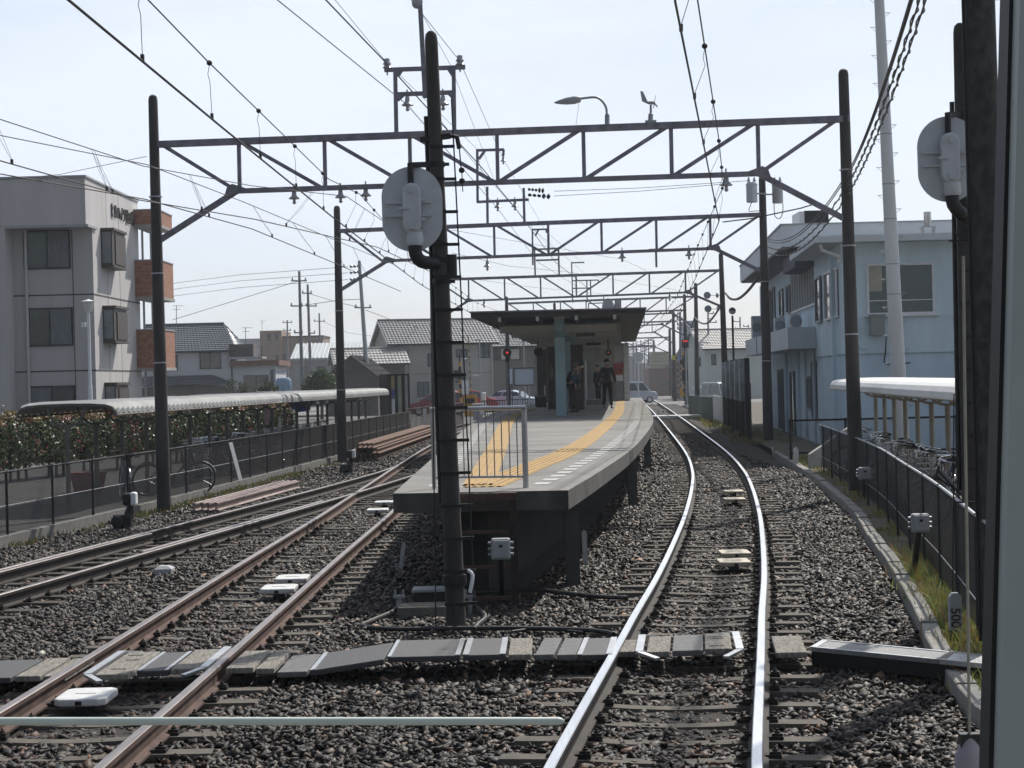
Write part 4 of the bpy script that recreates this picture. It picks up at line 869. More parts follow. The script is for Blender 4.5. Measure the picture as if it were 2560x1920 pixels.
single(MB().raw([(-6.35, 41.0, .88), (-6.3, 41.2, .88), (-6.2, 41.9, -.0), (-6.25, 41.7, -.0), (-6.34, 41.0, .88), (-6.29, 41.2, .88), (-6.19, 41.9, -.0), (-6.24, 41.7, -.0)], [(0, 1, 2, 3), (4, 7, 6, 5), (0, 4, 5, 1), (1, 5, 6, 2), (2, 6, 7, 3), (3, 7, 4, 0)]), 'hanging_strip', M_white, 'white torn strip hanging on the black mesh fence', 'strip')
# grass tufts along the fence foot
def tufts(name, pts, h, cols, w_=.012, lean=.4, per=14):
    n = len(pts) * per; P = np.repeat(np.array(pts), per, 0) + np.concatenate([RNG.normal(0, .09, (n, 2)), np.zeros((n, 1))], 1); hh = RNG.uniform(.4, 1, n) * np.repeat(np.asarray(h) * np.ones(len(pts)), per)
    d = RNG.normal(size=(n, 2)) * lean * hh[:, None]; w2 = RNG.normal(size=(n, 2)); w2 = w2 / np.linalg.norm(w2, axis=1)[:, None] * w_
    z0 = np.zeros((n, 1)); b0 = P + np.concatenate([w2, z0], 1); b1 = P - np.concatenate([w2, z0], 1); m_ = P + np.concatenate([d * .4, (hh * .6)[:, None]], 1); m0 = m_ + np.concatenate([w2 * .7, z0], 1); m1 = m_ - np.concatenate([w2 * .7, z0], 1); t = P + np.concatenate([d, hh[:, None]], 1)
    VV = np.stack([b0, b1, m1, m0, t, t], 1).reshape(-1, 3); i = np.arange(n)[:, None] * 6
    FF = np.concatenate([i + np.array([[0, 1, 2, 3]]), i + np.array([[3, 2, 4, 5]])]); C_ = np.repeat(cols(n), 6, 0)
    o = np_mesh(name, VV, FF, M_leaf2, None, C_); return props(o, kind='stuff')
gcol = lambda n: np.clip(np.stack([RNG.uniform(.06, .16, n), RNG.uniform(.08, .14, n), RNG.uniform(.015, .05, n)], 1), 0, 1)
pts = [(xat(FENCE, y) + RNG.uniform(.12, .5), y, -.19) for y in np.concatenate([RNG.uniform(32, 48, 90), RNG.uniform(24, 60, 60)])]
tufts('weeds', pts, .13, gcol)
pts = []
for y in RNG.uniform(12.5, 22, 520): pts.append((xat(KERB, y) + .2 + abs(RNG.normal(0, .55)), y, -.14))
for y in RNG.uniform(22, 50, 160): pts.append((xat(KERB, y) + .2 + abs(RNG.normal(0, .5)), y, -.14))
ycol = lambda n: np.clip(np.stack([RNG.uniform(.14, .34, n), RNG.uniform(.16, .30, n), RNG.uniform(.04, .10, n)], 1), 0, 1)
tufts('dry_grass', pts, RNG.uniform(.05, .22, len(pts)), ycol, .006, .6, 26)
pts = [(xat(KERB, y) + RNG.uniform(-.6, 1.2), y, -.18) for y in RNG.uniform(60, 110, 200)]
tufts('verge_grass', pts, .2, ycol, .02, .4, 10)
# camellia bushes, one behind each bay of the shelter
def bush(seed, w_=1.5, d_=.8, h_=1.75):
    t = thing('camellia_bush', (0, 0, 0), 'camellia bush', 'bush', 'red flowering camellia bushes behind the cycle shelter'); n = 4600
    P = RNG.uniform(-1, 1, (n, 3)); k = np.abs(P).max(1); P = P / (np.abs(P) ** 3.2).sum(1)[:, None] ** (1 / 3.2); P *= RNG.uniform(.78, 1.04, (n, 1)); P += RNG.normal(0, .05, (n, 3))
    nr = P.copy(); lump = 1 + .12 * np.sin(P[:, :1] * 5 + seed) * np.cos(P[:, 2:3] * 6 + seed * 2); P = P * lump * np.array([w_ / 2 + .12, d_ / 2, h_ * .40]) + np.array([0, 0, h_ * .60])
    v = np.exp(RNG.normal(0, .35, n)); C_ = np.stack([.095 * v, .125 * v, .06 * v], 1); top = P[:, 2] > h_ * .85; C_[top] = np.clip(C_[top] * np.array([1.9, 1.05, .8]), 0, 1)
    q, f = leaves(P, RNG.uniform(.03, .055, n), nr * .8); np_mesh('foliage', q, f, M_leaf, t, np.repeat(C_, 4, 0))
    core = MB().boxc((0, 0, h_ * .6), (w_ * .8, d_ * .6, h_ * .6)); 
    nb = 110; P = RNG.normal(size=(14, 3))[RNG.integers(0, 14, nb)] + RNG.normal(0, .28, (nb, 3)); P /= (np.abs(P) ** 3).sum(1)[:, None] ** (1 / 3); P = P * np.array([w_ / 2 + .14, d_ / 2 + .03, h_ * .41]) + np.array([0, 0, h_ * .6])
    q, f = leaves(np.repeat(P, 4, 0) + RNG.normal(0, .015, (nb * 4, 3)), .028); np_mesh('blossoms', q, f, M_blos, t)
    mb = MB()
    for k in range(3): mb.tube([(-.3 + .3 * k, 0, -.1), (-.25 + .28 * k, .03, .4), (-.35 + .35 * k, 0, h_ * .8)], [.04, .035, .015], 7)
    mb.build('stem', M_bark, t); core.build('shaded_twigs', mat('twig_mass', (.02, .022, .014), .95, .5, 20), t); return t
protos = [bush(i) for i in range(3)]; HB = [(-14.4, 38.9), (-8.0, 62.5)]; nb = 14
lab = ['leftmost at the photo edge', 'second from the photo left edge', 'behind the near end post of the shelter', 'fourth, right of the near end post', 'with the red planter under it', 'sixth, just left of the gantry pole', 'partly hidden by the nearest left gantry pole', 'first to the right of the gantry pole', 'second to the right of the gantry pole', 'third right of the gantry pole', 'fourth right of the gantry pole', 'fifth right of the gantry pole', 'last but one before the bicycles', 'last one, next to the parked bicycles']
for i in range(nb):
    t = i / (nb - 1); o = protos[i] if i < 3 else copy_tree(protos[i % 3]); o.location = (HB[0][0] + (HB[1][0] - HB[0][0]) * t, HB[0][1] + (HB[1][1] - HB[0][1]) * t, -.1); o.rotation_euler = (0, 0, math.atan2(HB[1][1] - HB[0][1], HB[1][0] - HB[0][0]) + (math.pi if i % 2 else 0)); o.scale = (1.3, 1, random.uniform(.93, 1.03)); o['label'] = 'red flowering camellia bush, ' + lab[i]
t = thing('red_planter', (-9.35, 40.4, -.12), 'red planter trough standing under the camellias', 'planter'); c = V(-9.35, 40.4, 0)
MB().raw([(c.x - .28, c.y - .15, -.1), (c.x + .28, c.y - .15, -.1), (c.x + .28, c.y + .15, -.1), (c.x - .28, c.y + .15, -.1), (c.x - .36, c.y - .2, .3), (c.x + .36, c.y - .2, .3), (c.x + .36, c.y + .2, .3), (c.x - .36, c.y + .2, .3)], [(0, 3, 2, 1), (4, 5, 6, 7), (0, 1, 5, 4), (1, 2, 6, 5), (2, 3, 7, 6), (3, 0, 4, 7)]).build('trough', mat('red_plastic', (.24, .025, .022), .5, .2, 6), t); MB().box(c.x - .38, c.x + .38, c.y - .22, c.y + .22, .29, .33).build('rim', mat('red_plastic', (1, 1, 1)), t)
# ---------------------------------------------------------------- cycle shelters with arched roofs on ring topped posts
def shelter(path, W_, ztop, label, mroof, mpost, step, zg, rib, nrib=.09, name='cycle_shelter'):
    P = catmull(path, .5); t = thing(name, tuple(P[0] + V(0, 0, zg)), label, 'cycle shelter', 'cycle shelters')
    d = [0]
    for a, b in zip(P, P[1:]): d.append(d[-1] + (b - a).length)
    at_ = lambda s: Vector((float(np.interp(s, d, [p.x for p in P])), float(np.interp(s, d, [p.y for p in P])), 0)); h = W_ / 2
    prof = [(-h, -.21), (-h * .985, -.12), (-h * .93, -.05), (-h * .8, -.012), (-h * .5, .01), (0, .018), (h * .5, .01), (h * .8, -.012), (h * .93, -.05), (h * .985, -.12), (h, -.21)]
    n = int(d[-1] / (nrib / 2)); mb = MB(); k = len(prof)
    for i in range(n + 1):
        s_ = d[-1] * i / n; p = at_(s_); q = at_(min(s_ + .3, d[-1])) - at_(max(s_ - .3, 0)); q.normalize(); sd = Vector((q.y, -q.x, 0)); r_ = rib if i % 2 else 0
        for a, b in prof: mb.v.append(tuple(p + sd * (a * (1 + r_ * .4)) + V(0, 0, ztop + b + r_)))
    for i in range(n):
        for j in range(k - 1): mb.f.append((i * k + j, (i + 1) * k + j, (i + 1) * k + j + 1, i * k + j + 1)); mb.m.append(0)
    mb.build('roof_sheet', mroof, t, False)
    mb = MB()
    for sg in (-1, 1): mb.tube([p + Vector(((P[min(i + 1, len(P) - 1)] - P[max(i - 1, 0)]).normalized().y, -(P[min(i + 1, len(P) - 1)] - P[max(i - 1, 0)]).normalized().x, 0)) * sg * h + V(0, 0, ztop - .21) for i, p in enumerate(P)], .022, 6)
    mb.build('edge_rail', mpost, t)
    s_ = 0.03
    while s_ <= d[-1]:
        p = at_(s_); q = (at_(min(s_ + .3, d[-1])) - at_(max(s_ - .3, 0))).normalized(); sd = Vector((q.y, -q.x, 0)); R = .35
        first = s_ < .1
        if first: MB().tube([p + sd * a + V(0, 0, ztop + b - .03) for a, b in prof], .035, 6).build('end_frame', mpost, t, True)
        MB().tube([p + sd * (R * math.cos(u)) + V(0, 0, ztop - .06 - R * math.sin(u)) for u in np.linspace(0, math.pi, 13)], .024, 6).build('ring_bracket', mpost, t, True)
        MB().tube([p + V(0, 0, zg), p + V(0, 0, ztop - .06 - R)], .045, 10).build('post', mpost, t, True); s_ += step
    return t, at_, d[-1]
M_poly = mat('ribbed_roof_sheet', (.28, .285, .28), .55, .25, .8, 0, 30, stretch=(1, 1, 1)); M_poly2 = mat('white_roof_sheet', (.62, .62, .61), .5, .1, 2)
M_beigep = mat('beige_post', (.36, .33, .27), .6, .15, 5); M_dpost = mat('grey_brown_post', (.115, .105, .095), .7, .25, 6)
SH, shat, shl = shelter([(-8.25, 34.0, 0), (-7.9, 40, 0), (-7.15, 50, 0), (-6.45, 60, 0), (-5.75, 72, 0)], 1.85, 1.87, 'long low cycle shelter with grey ribbed arched roof behind the mesh fence', M_poly, M_dpost, 1.9, -.12, .05, .36)
SH2, sh2at, sh2l = shelter([(5.95, 18.2, 0), (6.4, 22.4, 0), (7.4, 33, 0), (8.42, 43.2, 0)], 1.9, 1.95, 'cycle shelter with white arched roof and beige posts beside the pale blue building', M_poly2, M_beigep, 2.0, -.13, .006, .2)
# ---------------------------------------------------------------- bicycles
M_tyre = mat('tyre_rubber', (.014, .014, .014), .8, .2, 20); M_chr = mat('chrome', (.6, .6, .62), .2, .1, 9, 0, 30, 1.0)
def bicycle(color, basket=True):
    t = thing('bicycle', (0, 0, 0), 'bicycle', 'bicycle'); m = mat('bicycle_paint_%d' % int(color[0] * 1000 + color[2] * 100), color, .35, .1, 9)
    for x in (-.53, .55):
        w_ = MB().tube([(x + .325 * math.cos(u), 0, .335 + .325 * math.sin(u)) for u in np.linspace(0, 2 * math.pi, 25)], .016, 6, False).build('wheel', M_tyre, t, True)
        MB().tube([(x + .302 * math.cos(u), 0, .335 + .302 * math.sin(u)) for u in np.linspace(0, 2 * math.pi, 25)], .009, 5, False).build('rim', M_chr, w_, True)
        mb = MB()
        for k in range(12): u = k * math.pi / 6; mb.tube([(x, .01 * (-1) ** k, .335), (x + .3 * math.cos(u), 0, .335 + .3 * math.sin(u))], .0022, 3)
        mb.tube([(x, -.05, .335), (x, .05, .335)], .02, 8).build('spokes', M_chr, w_)
        MB().tube([(x + .36 * math.cos(u), 0, .335 + .36 * math.sin(u)) for u in np.linspace(.3, 2.7, 12)], .016, 5).build('mudguard', M_chr, t, True)
    mb = MB().tube([(.40, 0, .82), (-.05, 0, .32)], .018, 7).tube([(.41, 0, .72), (-.03, 0, .40)], .014, 7).tube([(-.05, 0, .28), (-.2, 0, .78)], .017, 7).tube([(.38, 0, .88), (.44, 0, .66)], .02, 7)
    for y in (-.05, .05): mb.tube([(.44, y * .6, .66), (.55, y, .335)], .011, 6).tube([(-.53, y, .335), (-.05, y, .29)], .01, 6).tube([(-.53, y, .335), (-.17, y * .4, .7)], .009, 6)
    mb.build('frame', m, t, True)
    MB().tube([(.38, 0, .88), (.35, 0, .98), (.36, -.1, 1.0), (.24, -.29, .99), (.12, -.29, .97)], .012, 6).tube([(.35, 0, .98), (.36, .1, 1.0), (.24, .29, .99), (.12, .29, .97)], .012, 6).build('handlebar', M_chr, t, True)
    MB().sphere((-.23, 0, .84), .1, 10, (1.35, .85, .42)).tube([(-.2, 0, .7), (-.22, 0, .82)], .013, 6).build('saddle', M_black, t, True)
    MB().lathe([(.09, -.012), (.09, .012)], (-.05, -.05, .29), 14, (0, 1, 0)).beam((-.05, -.08, .29), (.04, -.08, .15), .02, .015).beam((-.05, .08, .29), (-.14, .08, .43), .02, .015).build('crank', M_blkm, t)
    MB().beam((-.62, -.05, .72), (-.25, -.05, .7), .012, .012).beam((-.62, .05, .72), (-.25, .05, .7), .012, .012).beam((-.62, -.06, .72), (-.62, .06, .72), .012, .012).beam((-.45, -.06, .71), (-.45, .06, .71), .012, .012).tube([(-.53, .06, .335), (-.55, .06, .72)], .006, 5).build('rear_rack', M_chr, t)
    if basket:
        mb = MB()
        for z, s_ in ((.72, .8), (.80, .88), (.88, .95), (.96, 1.0)):
            a, b = .15 * s_, .18 * s_; c = [(.62 - a, -b, z), (.62 + a, -b, z), (.62 + a, b, z), (.62 - a, b, z)]
            for i in range(4): mb.beam(c[i], c[(i + 1) % 4], .006, .008)
        for i in range(7):
            f = -1 + i / 3
            for sx, sy in ((f, -1), (f, 1), (1, f), (-1, f)): mb.beam((.62 + sx * .12, sy * .144, .72), (.62 + sx * .15, sy * .18, .96), .004, .004)
        mb.build('basket', M_chr, t)
    return t
BK = [bicycle(c_, k) for c_, k in (((.02, .02, .022), True), ((.30, .31, .33), True), ((.22, .03, .03), True), ((.04, .07, .16), False), ((.25, .16, .17), True))]
bused = set()
def put_bike(i, x, y, z, rz, label, group, lean=.06):
    o = BK[i] if i not in bused else copy_tree(BK[i]); bused.add(i); o.location = (x, y, z); o.rotation_euler = (lean, 0, rz); props(o, label, 'bicycle', group); return o
bl = ['lone bicycle with thin wheels standing under the shelter right of the gantry pole', 'bicycle lying close behind the gantry pole under the shelter']
bcl = ['black bicycle with basket', 'silver bicycle with basket', 'dark red bicycle with basket', 'dark blue bicycle without basket', 'dusty pink bicycle with basket']
put_bike(0, -7.15, 38.6, -.12, .35, 'lone black bicycle with basket under the left shelter, behind the gantry pole', 'bicycles under the left shelter')
put_bike(3, -7.9, 37.2, -.12, 1.9, 'dark blue bicycle under the left shelter, left of the gantry pole', 'bicycles under the left shelter')
ordn = ['first', 'second', 'third', 'fourth', 'fifth', 'sixth', 'seventh', 'eighth', 'ninth', 'tenth', 'eleventh', 'twelfth', 'thirteenth', 'fourteenth', 'fifteenth', 'sixteenth', 'seventeenth', 'eighteenth', 'nineteenth', 'twentieth']
for k in range(19):
    s_ = 11.6 + k * 1.05 + random.uniform(-.2, .2); p = shat(s_); i = (1, 0, 4, 3, 1, 2, 0)[k % 7]
    put_bike(i, p.x + .1 + random.uniform(-.15, .15), p.y, -.12, random.uniform(2.6, 3.4), '%s, %s one in the left shelter row' % (bcl[i], ordn[k]), 'bicycles under the left shelter', random.uniform(-.1, .1)) if True else 0
for k in range(14):
    s_ = 8.0 + k * 1.15 + random.uniform(-.2, .2); p = sh2at(s_); i = (0, 1, 3, 0, 4, 1, 0)[k % 7]
    put_bike(i, p.x - .25 + random.uniform(-.15, .15), p.y, -.13, random.uniform(2.7, 3.5), '%s, %s from the near end under the white shelter' % (bcl[i], ordn[k]), 'bicycles under the right shelter', random.uniform(-.12, .12))
# covers and banners at the far bicycles
M_pink = mat('pink_cloth', (.55, .36, .42), .8, .25, 8); M_blue = mat('blue_tarpaulin', (.025, .05, .26), .5, .3, 5)
def cloth(pts, Y, name, m, label, cat, th=.03):
    P = [A(x, y, Y) for x, y in pts]; n = len(P); q = [p + V(0, th, 0) for p in P]
    mb = MB().raw(P + q, [tuple(range(n)), tuple(range(n, 2 * n))[::-1]] + [(i, (i + 1) % n, n + (i + 1) % n, n + i) for i in range(n)]); return single(mb, name, m, label, cat)
cloth([(652, 1012), (664, 1014), (668, 1024), (683, 1030), (680, 1044), (672, 1052), (671, 1062), (662, 1060), (660, 1040), (664, 1026)], 55, 'pink_banner', M_pink, 'pale pink cloth hanging at the end of the hedge', 'cloth', .12)
cloth([(722, 1006), (772, 1004), (772, 1026), (744, 1031), (728, 1020)], 60, 'blue_cover', M_blue, 'bright blue tarpaulin cover among the parked bicycles', 'tarpaulin', .5)
cloth([(718, 1008), (724, 1016), (720, 1019), (713, 1014)], 59.5, 'red_flag', mat('flag_red', (.4, .05, .04), .8), 'small red and yellow flag beside the blue cover', 'flag', .03)
cloth([(697, 1042), (701.5, 1042), (702.5, 1076), (694.5, 1076)], 54, 'notice_board', M_white, 'narrow white notice with green top tied above the fence', 'notice', .03)
# ---------------------------------------------------------------- block of flats
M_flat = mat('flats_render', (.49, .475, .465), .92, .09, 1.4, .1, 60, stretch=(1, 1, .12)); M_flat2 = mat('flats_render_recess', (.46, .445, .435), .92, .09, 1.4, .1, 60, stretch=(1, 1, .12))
def brickmat(name, c1, c2, mortar, sc):
    m = bpy.data.materials.new(name); m.use_nodes = True; t = m.node_tree; b = t.nodes['Principled BSDF']; b.inputs['Roughness'].default_value = .7
    tc = N(t, 'ShaderNodeTexCoord'); sx = N(t, 'ShaderNodeSeparateXYZ'); ad = N(t, 'ShaderNodeMath', operation='ADD'); cb = N(t, 'ShaderNodeCombineXYZ'); br = N(t, 'ShaderNodeTexBrick')
    t.links.new(tc.outputs['Object'], sx.inputs[0]); t.links.new(sx.outputs['X'], ad.inputs[0]); t.links.new(sx.outputs['Y'], ad.inputs[1]); t.links.new(ad.outputs[0], cb.inputs['X']); t.links.new(sx.outputs['Z'], cb.inputs['Y'])
    t.links.new(cb.outputs[0], br.inputs['Vector']); br.inputs['Color1'].default_value = (*c1, 1); br.inputs['Color2'].default_value = (*c2, 1); br.inputs['Mortar'].default_value = (*mortar, 1); br.inputs['Scale'].default_value = sc; br.inputs['Mortar Size'].default_value = .012; br.inputs['Bias'].default_value = -.3
    t.links.new(br.outputs['Color'], b.inputs['Base Color']); MATS[name] = m; return m
M_obrick = brickmat('orange_brick_tile', (.26, .10, .055), (.40, .22, .13), (.26, .16, .11), 3.6)
fx, fy = -15.3, 66.7
fl = thing('apartment_block', (fx - 6, fy + 4, -.2), 'grey three storey block of flats with orange brick balconies at its corner', 'apartment building')
ztop = 9.85; zo = 8.15
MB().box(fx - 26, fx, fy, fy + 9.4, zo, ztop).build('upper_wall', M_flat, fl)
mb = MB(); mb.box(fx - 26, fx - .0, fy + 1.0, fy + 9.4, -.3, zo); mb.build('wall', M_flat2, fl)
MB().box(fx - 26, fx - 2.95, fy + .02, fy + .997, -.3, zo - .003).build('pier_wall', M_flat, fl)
MB().box(fx - 26.1, fx + .05, fy - .05, fy + 9.45, ztop, ztop + .07).build('roof_edge', M_grey, fl)
MB().box(fx - 2.95, fx + .08, fy - .02, fy + 1.5, zo - .1, zo - .003).build('soffit_trim', M_grey, fl)
for z in (5.65, 2.85): MB().box(fx - 2.95, fx + .012, fy + .988, fy + 9.41, z - .025, z + .025).build('floor_joint', M_concd, fl)
for x in (-.75,): MB().box(fx + x - .015, fx + x + .015, fy + .986, fy + 1.0, -.2, zo - .1).build('wall_joint', M_concd, fl)
for y in (3.4, 5.6): MB().box(fx - .01, fx + .006, fy + y - .012, fy + y + .012, -.2, 9.7).build('wall_joint', M_concd, fl)
MB().tube([(fx - 2.45, fy + .92, -.2), (fx - 2.45, fy + .92, zo - .1)], .06, 10).build('drain_pipe', M_flat, fl, True)
def win(par, x0, x1, z0, z1, y, mf=M_blkm, sash=1, curtain=None, d=.06, mp=M_glass):
    mb = MB(); f = .05; mb.box(x0, x1, y - d, y + .02, z0, z0 + f).box(x0, x1, y - d, y + .02, z1 - f, z1).box(x0, x0 + f, y - d, y + .02, z0 + f, z1 - f).box(x1 - f, x1, y - d, y + .02, z0 + f, z1 - f)
    for k in range(sash): xm = x0 + (x1 - x0) * (k + 1) / (sash + 1); mb.box(xm - .025, xm + .025, y - d * .7, y + .02, z0 + f, z1 - f)
    o = mb.build('window', mf, par); MB().box(x0 + f, x1 - f, y - .02, y + .015, z0 + f, z1 - f).build('pane', mp, o)
    if curtain: MB().box(x0 + (x1 - x0) * curtain[0], x0 + (x1 - x0) * curtain[1], y - .024, y - .021, z0 + f, z1 - f).build('curtain', mat('curtain_cloth', (.16, .17, .18), .9, .4, 9, stretch=(6, 1, .3)), o)
for px0, px1, py0, py1, cu in ((58, 177, 576, 671, (.52, .97)), (66, 184, 771, 864, (.5, .98)), (71, 190, 966, 1052, (.05, .5))):
    a, b = A(px0, py0, fy + 1), A(px1, py1, fy + 1); win(fl, a.x, b.x, b.z, a.z, fy + 1.0, M_blkm, 1, cu)
for py0, py1 in ((573, 668), (766, 856), (957, 1036)):                    # bay windows with shutter boxes on the sunny side
    z1 = A(247, py0, 69.6).z; z0 = A(247, py1, 69.6).z; y0_, y1_ = 69.1, 71.4
    o = MB().box(fx, fx + .42, y0_, y1_, z0 + .04, z1 - .1).build('bay_window', M_brown, fl); MB().box(fx + .05, fx + .37, y0_ - .02, y0_ - .003, z0 + .12, z1 - .16).build('pane', mat('pale_glass', (.16, .18, .2), .2, .2, 3), o)
    MB().box(fx - .0, fx + .5, y0_ - .06, y1_ + .04, z1 - .098, z1).build('lintel_box', M_brown, o); MB().box(fx + .422, fx + .46, y0_ + .45, y1_ - .05, z0 + .1, z1 - .22).build('shutter', M_brown, o); MB().box(fx, fx + .48, y0_ - .04, y1_ + .02, z0 - .04, z0 + .037).build('sill', M_brown, o)
bx0, bx1, by0, by1 = fx - .0, fx + 1.02, 75.2, 78.2
for py0, py1 in ((652, 742), (826, 920), (996, 1080), (526, 561)):
    z1, z0 = A(345, py0, 75.2).z, A(345, py1, 75.2).z
    MB().box(bx0 + .003, bx1, by0, by1, z0, z1).build('balcony_front', M_obrick, fl); MB().box(bx0 + .003, bx1 + .05, by0 - .05, by1, z0 - .12, z0 - .003).build('balcony_slab', M_conc, fl); MB().box(bx0 + .003, bx1 + .03, by0 - .03, by1, z1 + .003, z1 + .05).build('balcony_coping', M_grey, fl)
MB().box(fx + .25, fx + .55, 77.2, 77.5, -.2, 8.8).build('balcony_column', M_grey, fl); MB().tube([(fx + .06, 76.6, -.2), (fx + .06, 76.6, 9.0)], .05, 8).build('drain_pipe', M_grey, fl, True)
# lettering on the side wall
cu = bpy.data.curves.new('lettering', 'FONT'); cu.body = 'ヒルハイツ弘の前'; cu.size = .62; cu.extrude = .03; cu.align_x = 'LEFT'
tmp = bpy.data.objects.new('lettering_tmp', cu); COL.objects.link(tmp); bpy.context.view_layer.update()
me = bpy.data.meshes.new_from_object(tmp); bpy.data.objects.remove(tmp)
o = bpy.data.objects.new('wall_lettering', me); COL.objects.link(o); me.materials.append(mat('letter_bronze', (.10, .095, .09), .5, .2, 9, 0, 30, .5)); o.parent = fl
xs = [v.co.x for v in me.vertices] or [0, 1]; k = 4.3 / max(max(xs), .1)
for v in me.vertices: v.co = Vector((v.co.x * k, v.co.y, v.co.z))
z_ = A(276, 540, 71.0).z; o.location = Vector((fx + .035, 70.85, z_)) - ORG[fl]; o.rotation_euler = (math.pi / 2, 0, math.pi / 2)
# white globe topped lamp in front of the flats
lp = thing('park_lamp', tuple(A(229, 1115, 54)), 'white lamp post with a hat shaped shade in front of the flats', 'lamp post'); c = A(229, 1115, 54); tp = A(221, 779, 54)
MB().tube([c, c.lerp(tp, .45), c.lerp(tp, .46), tp], [.06, .06, .045, .045], 12).build('post', M_white, lp, True); MB().lathe([(.10, 0), (.17, .27), (.17, .28)], tp, 14).build('lantern', mat('milky_glass', (.6, .6, .58), .3, .05), lp, True)
MB().lathe([(.19, .28), (.21, .3), (.05, .345), (.02, .37)], tp, 16).build('shade', M_white, lp, True); MB().boxc(tp + V(-.14, -.05, -.38), (.12, .12, .14)).beam(tp + V(-.1, -.05, -.38), tp + V(0, 0, -.36), .03, .03).build('speaker_box', M_white, lp)
# ---------------------------------------------------------------- houses
def tilemat(name, c1, c2, w_, h_):
    m = bpy.data.materials.new(name); m.use_nodes = True; t = m.node_tree; b = t.nodes['Principled BSDF']; b.inputs['Roughness'].default_value = .35
    at_ = N(t, 'ShaderNodeUVMap'); br = N(t, 'ShaderNodeTexBrick'); t.links.new(at_.outputs[0], br.inputs['Vector'])
    br.inputs['Color1'].default_value = (*c1, 1); br.inputs['Color2'].default_value = (*c2, 1); br.inputs['Mortar'].default_value = (c1[0] * .3, c1[1] * .3, c1[2] * .3, 1); br.inputs['Scale'].default_value = 1; br.inputs['Brick Width'].default_value = w_; br.inputs['Row Height'].default_value = h_; br.inputs['Mortar Size'].default_value = .02; br.offset = .5
    t.links.new(br.outputs['Color'], b.inputs['Base Color']); MATS[name] = m; return m
def tiled(mb_name, p00, p10, p01, p11, rows, m, par, lift=.05):
    """tiled slope: eave p00-p10, ridge p01-p11, built as overlapping courses"""
    me_v, me_f = [], []; p00, p10, p01, p11 = map(Vector, (p00, p10, p01, p11)); nrm = (p10 - p00).cross(p01 - p00).normalized()
    if nrm.z < 0: nrm = -nrm
    cols_ = max(4, int((p10 - p00).length / .28)); mb = MB()
    for r_ in range(rows):
        a0, a1 = p00.lerp(p01, r_ / rows), p10.lerp(p11, r_ / rows); b0, b1 = p00.lerp(p01, (r_ + 1.12) / rows), p10.lerp(p11, (r_ + 1.12) / rows)
        q = []
        for j in range(cols_ * 2 + 1):
            t = j / (cols_ * 2); w_ = (.03 if j % 2 else 0.0); q.append((a0.lerp(a1, t) + nrm * (lift + w_), b0.lerp(b1, t) + nrm * (.0 + w_), a0.lerp(a1, t) + nrm * -.02))
        for j in range(cols_ * 2): mb.face([q[j][0], q[j + 1][0], q[j + 1][1], q[j][1]]); mb.face([q[j][2], q[j + 1][2], q[j + 1][0], q[j][0]])
    return mb.build(mb_name, m, par)
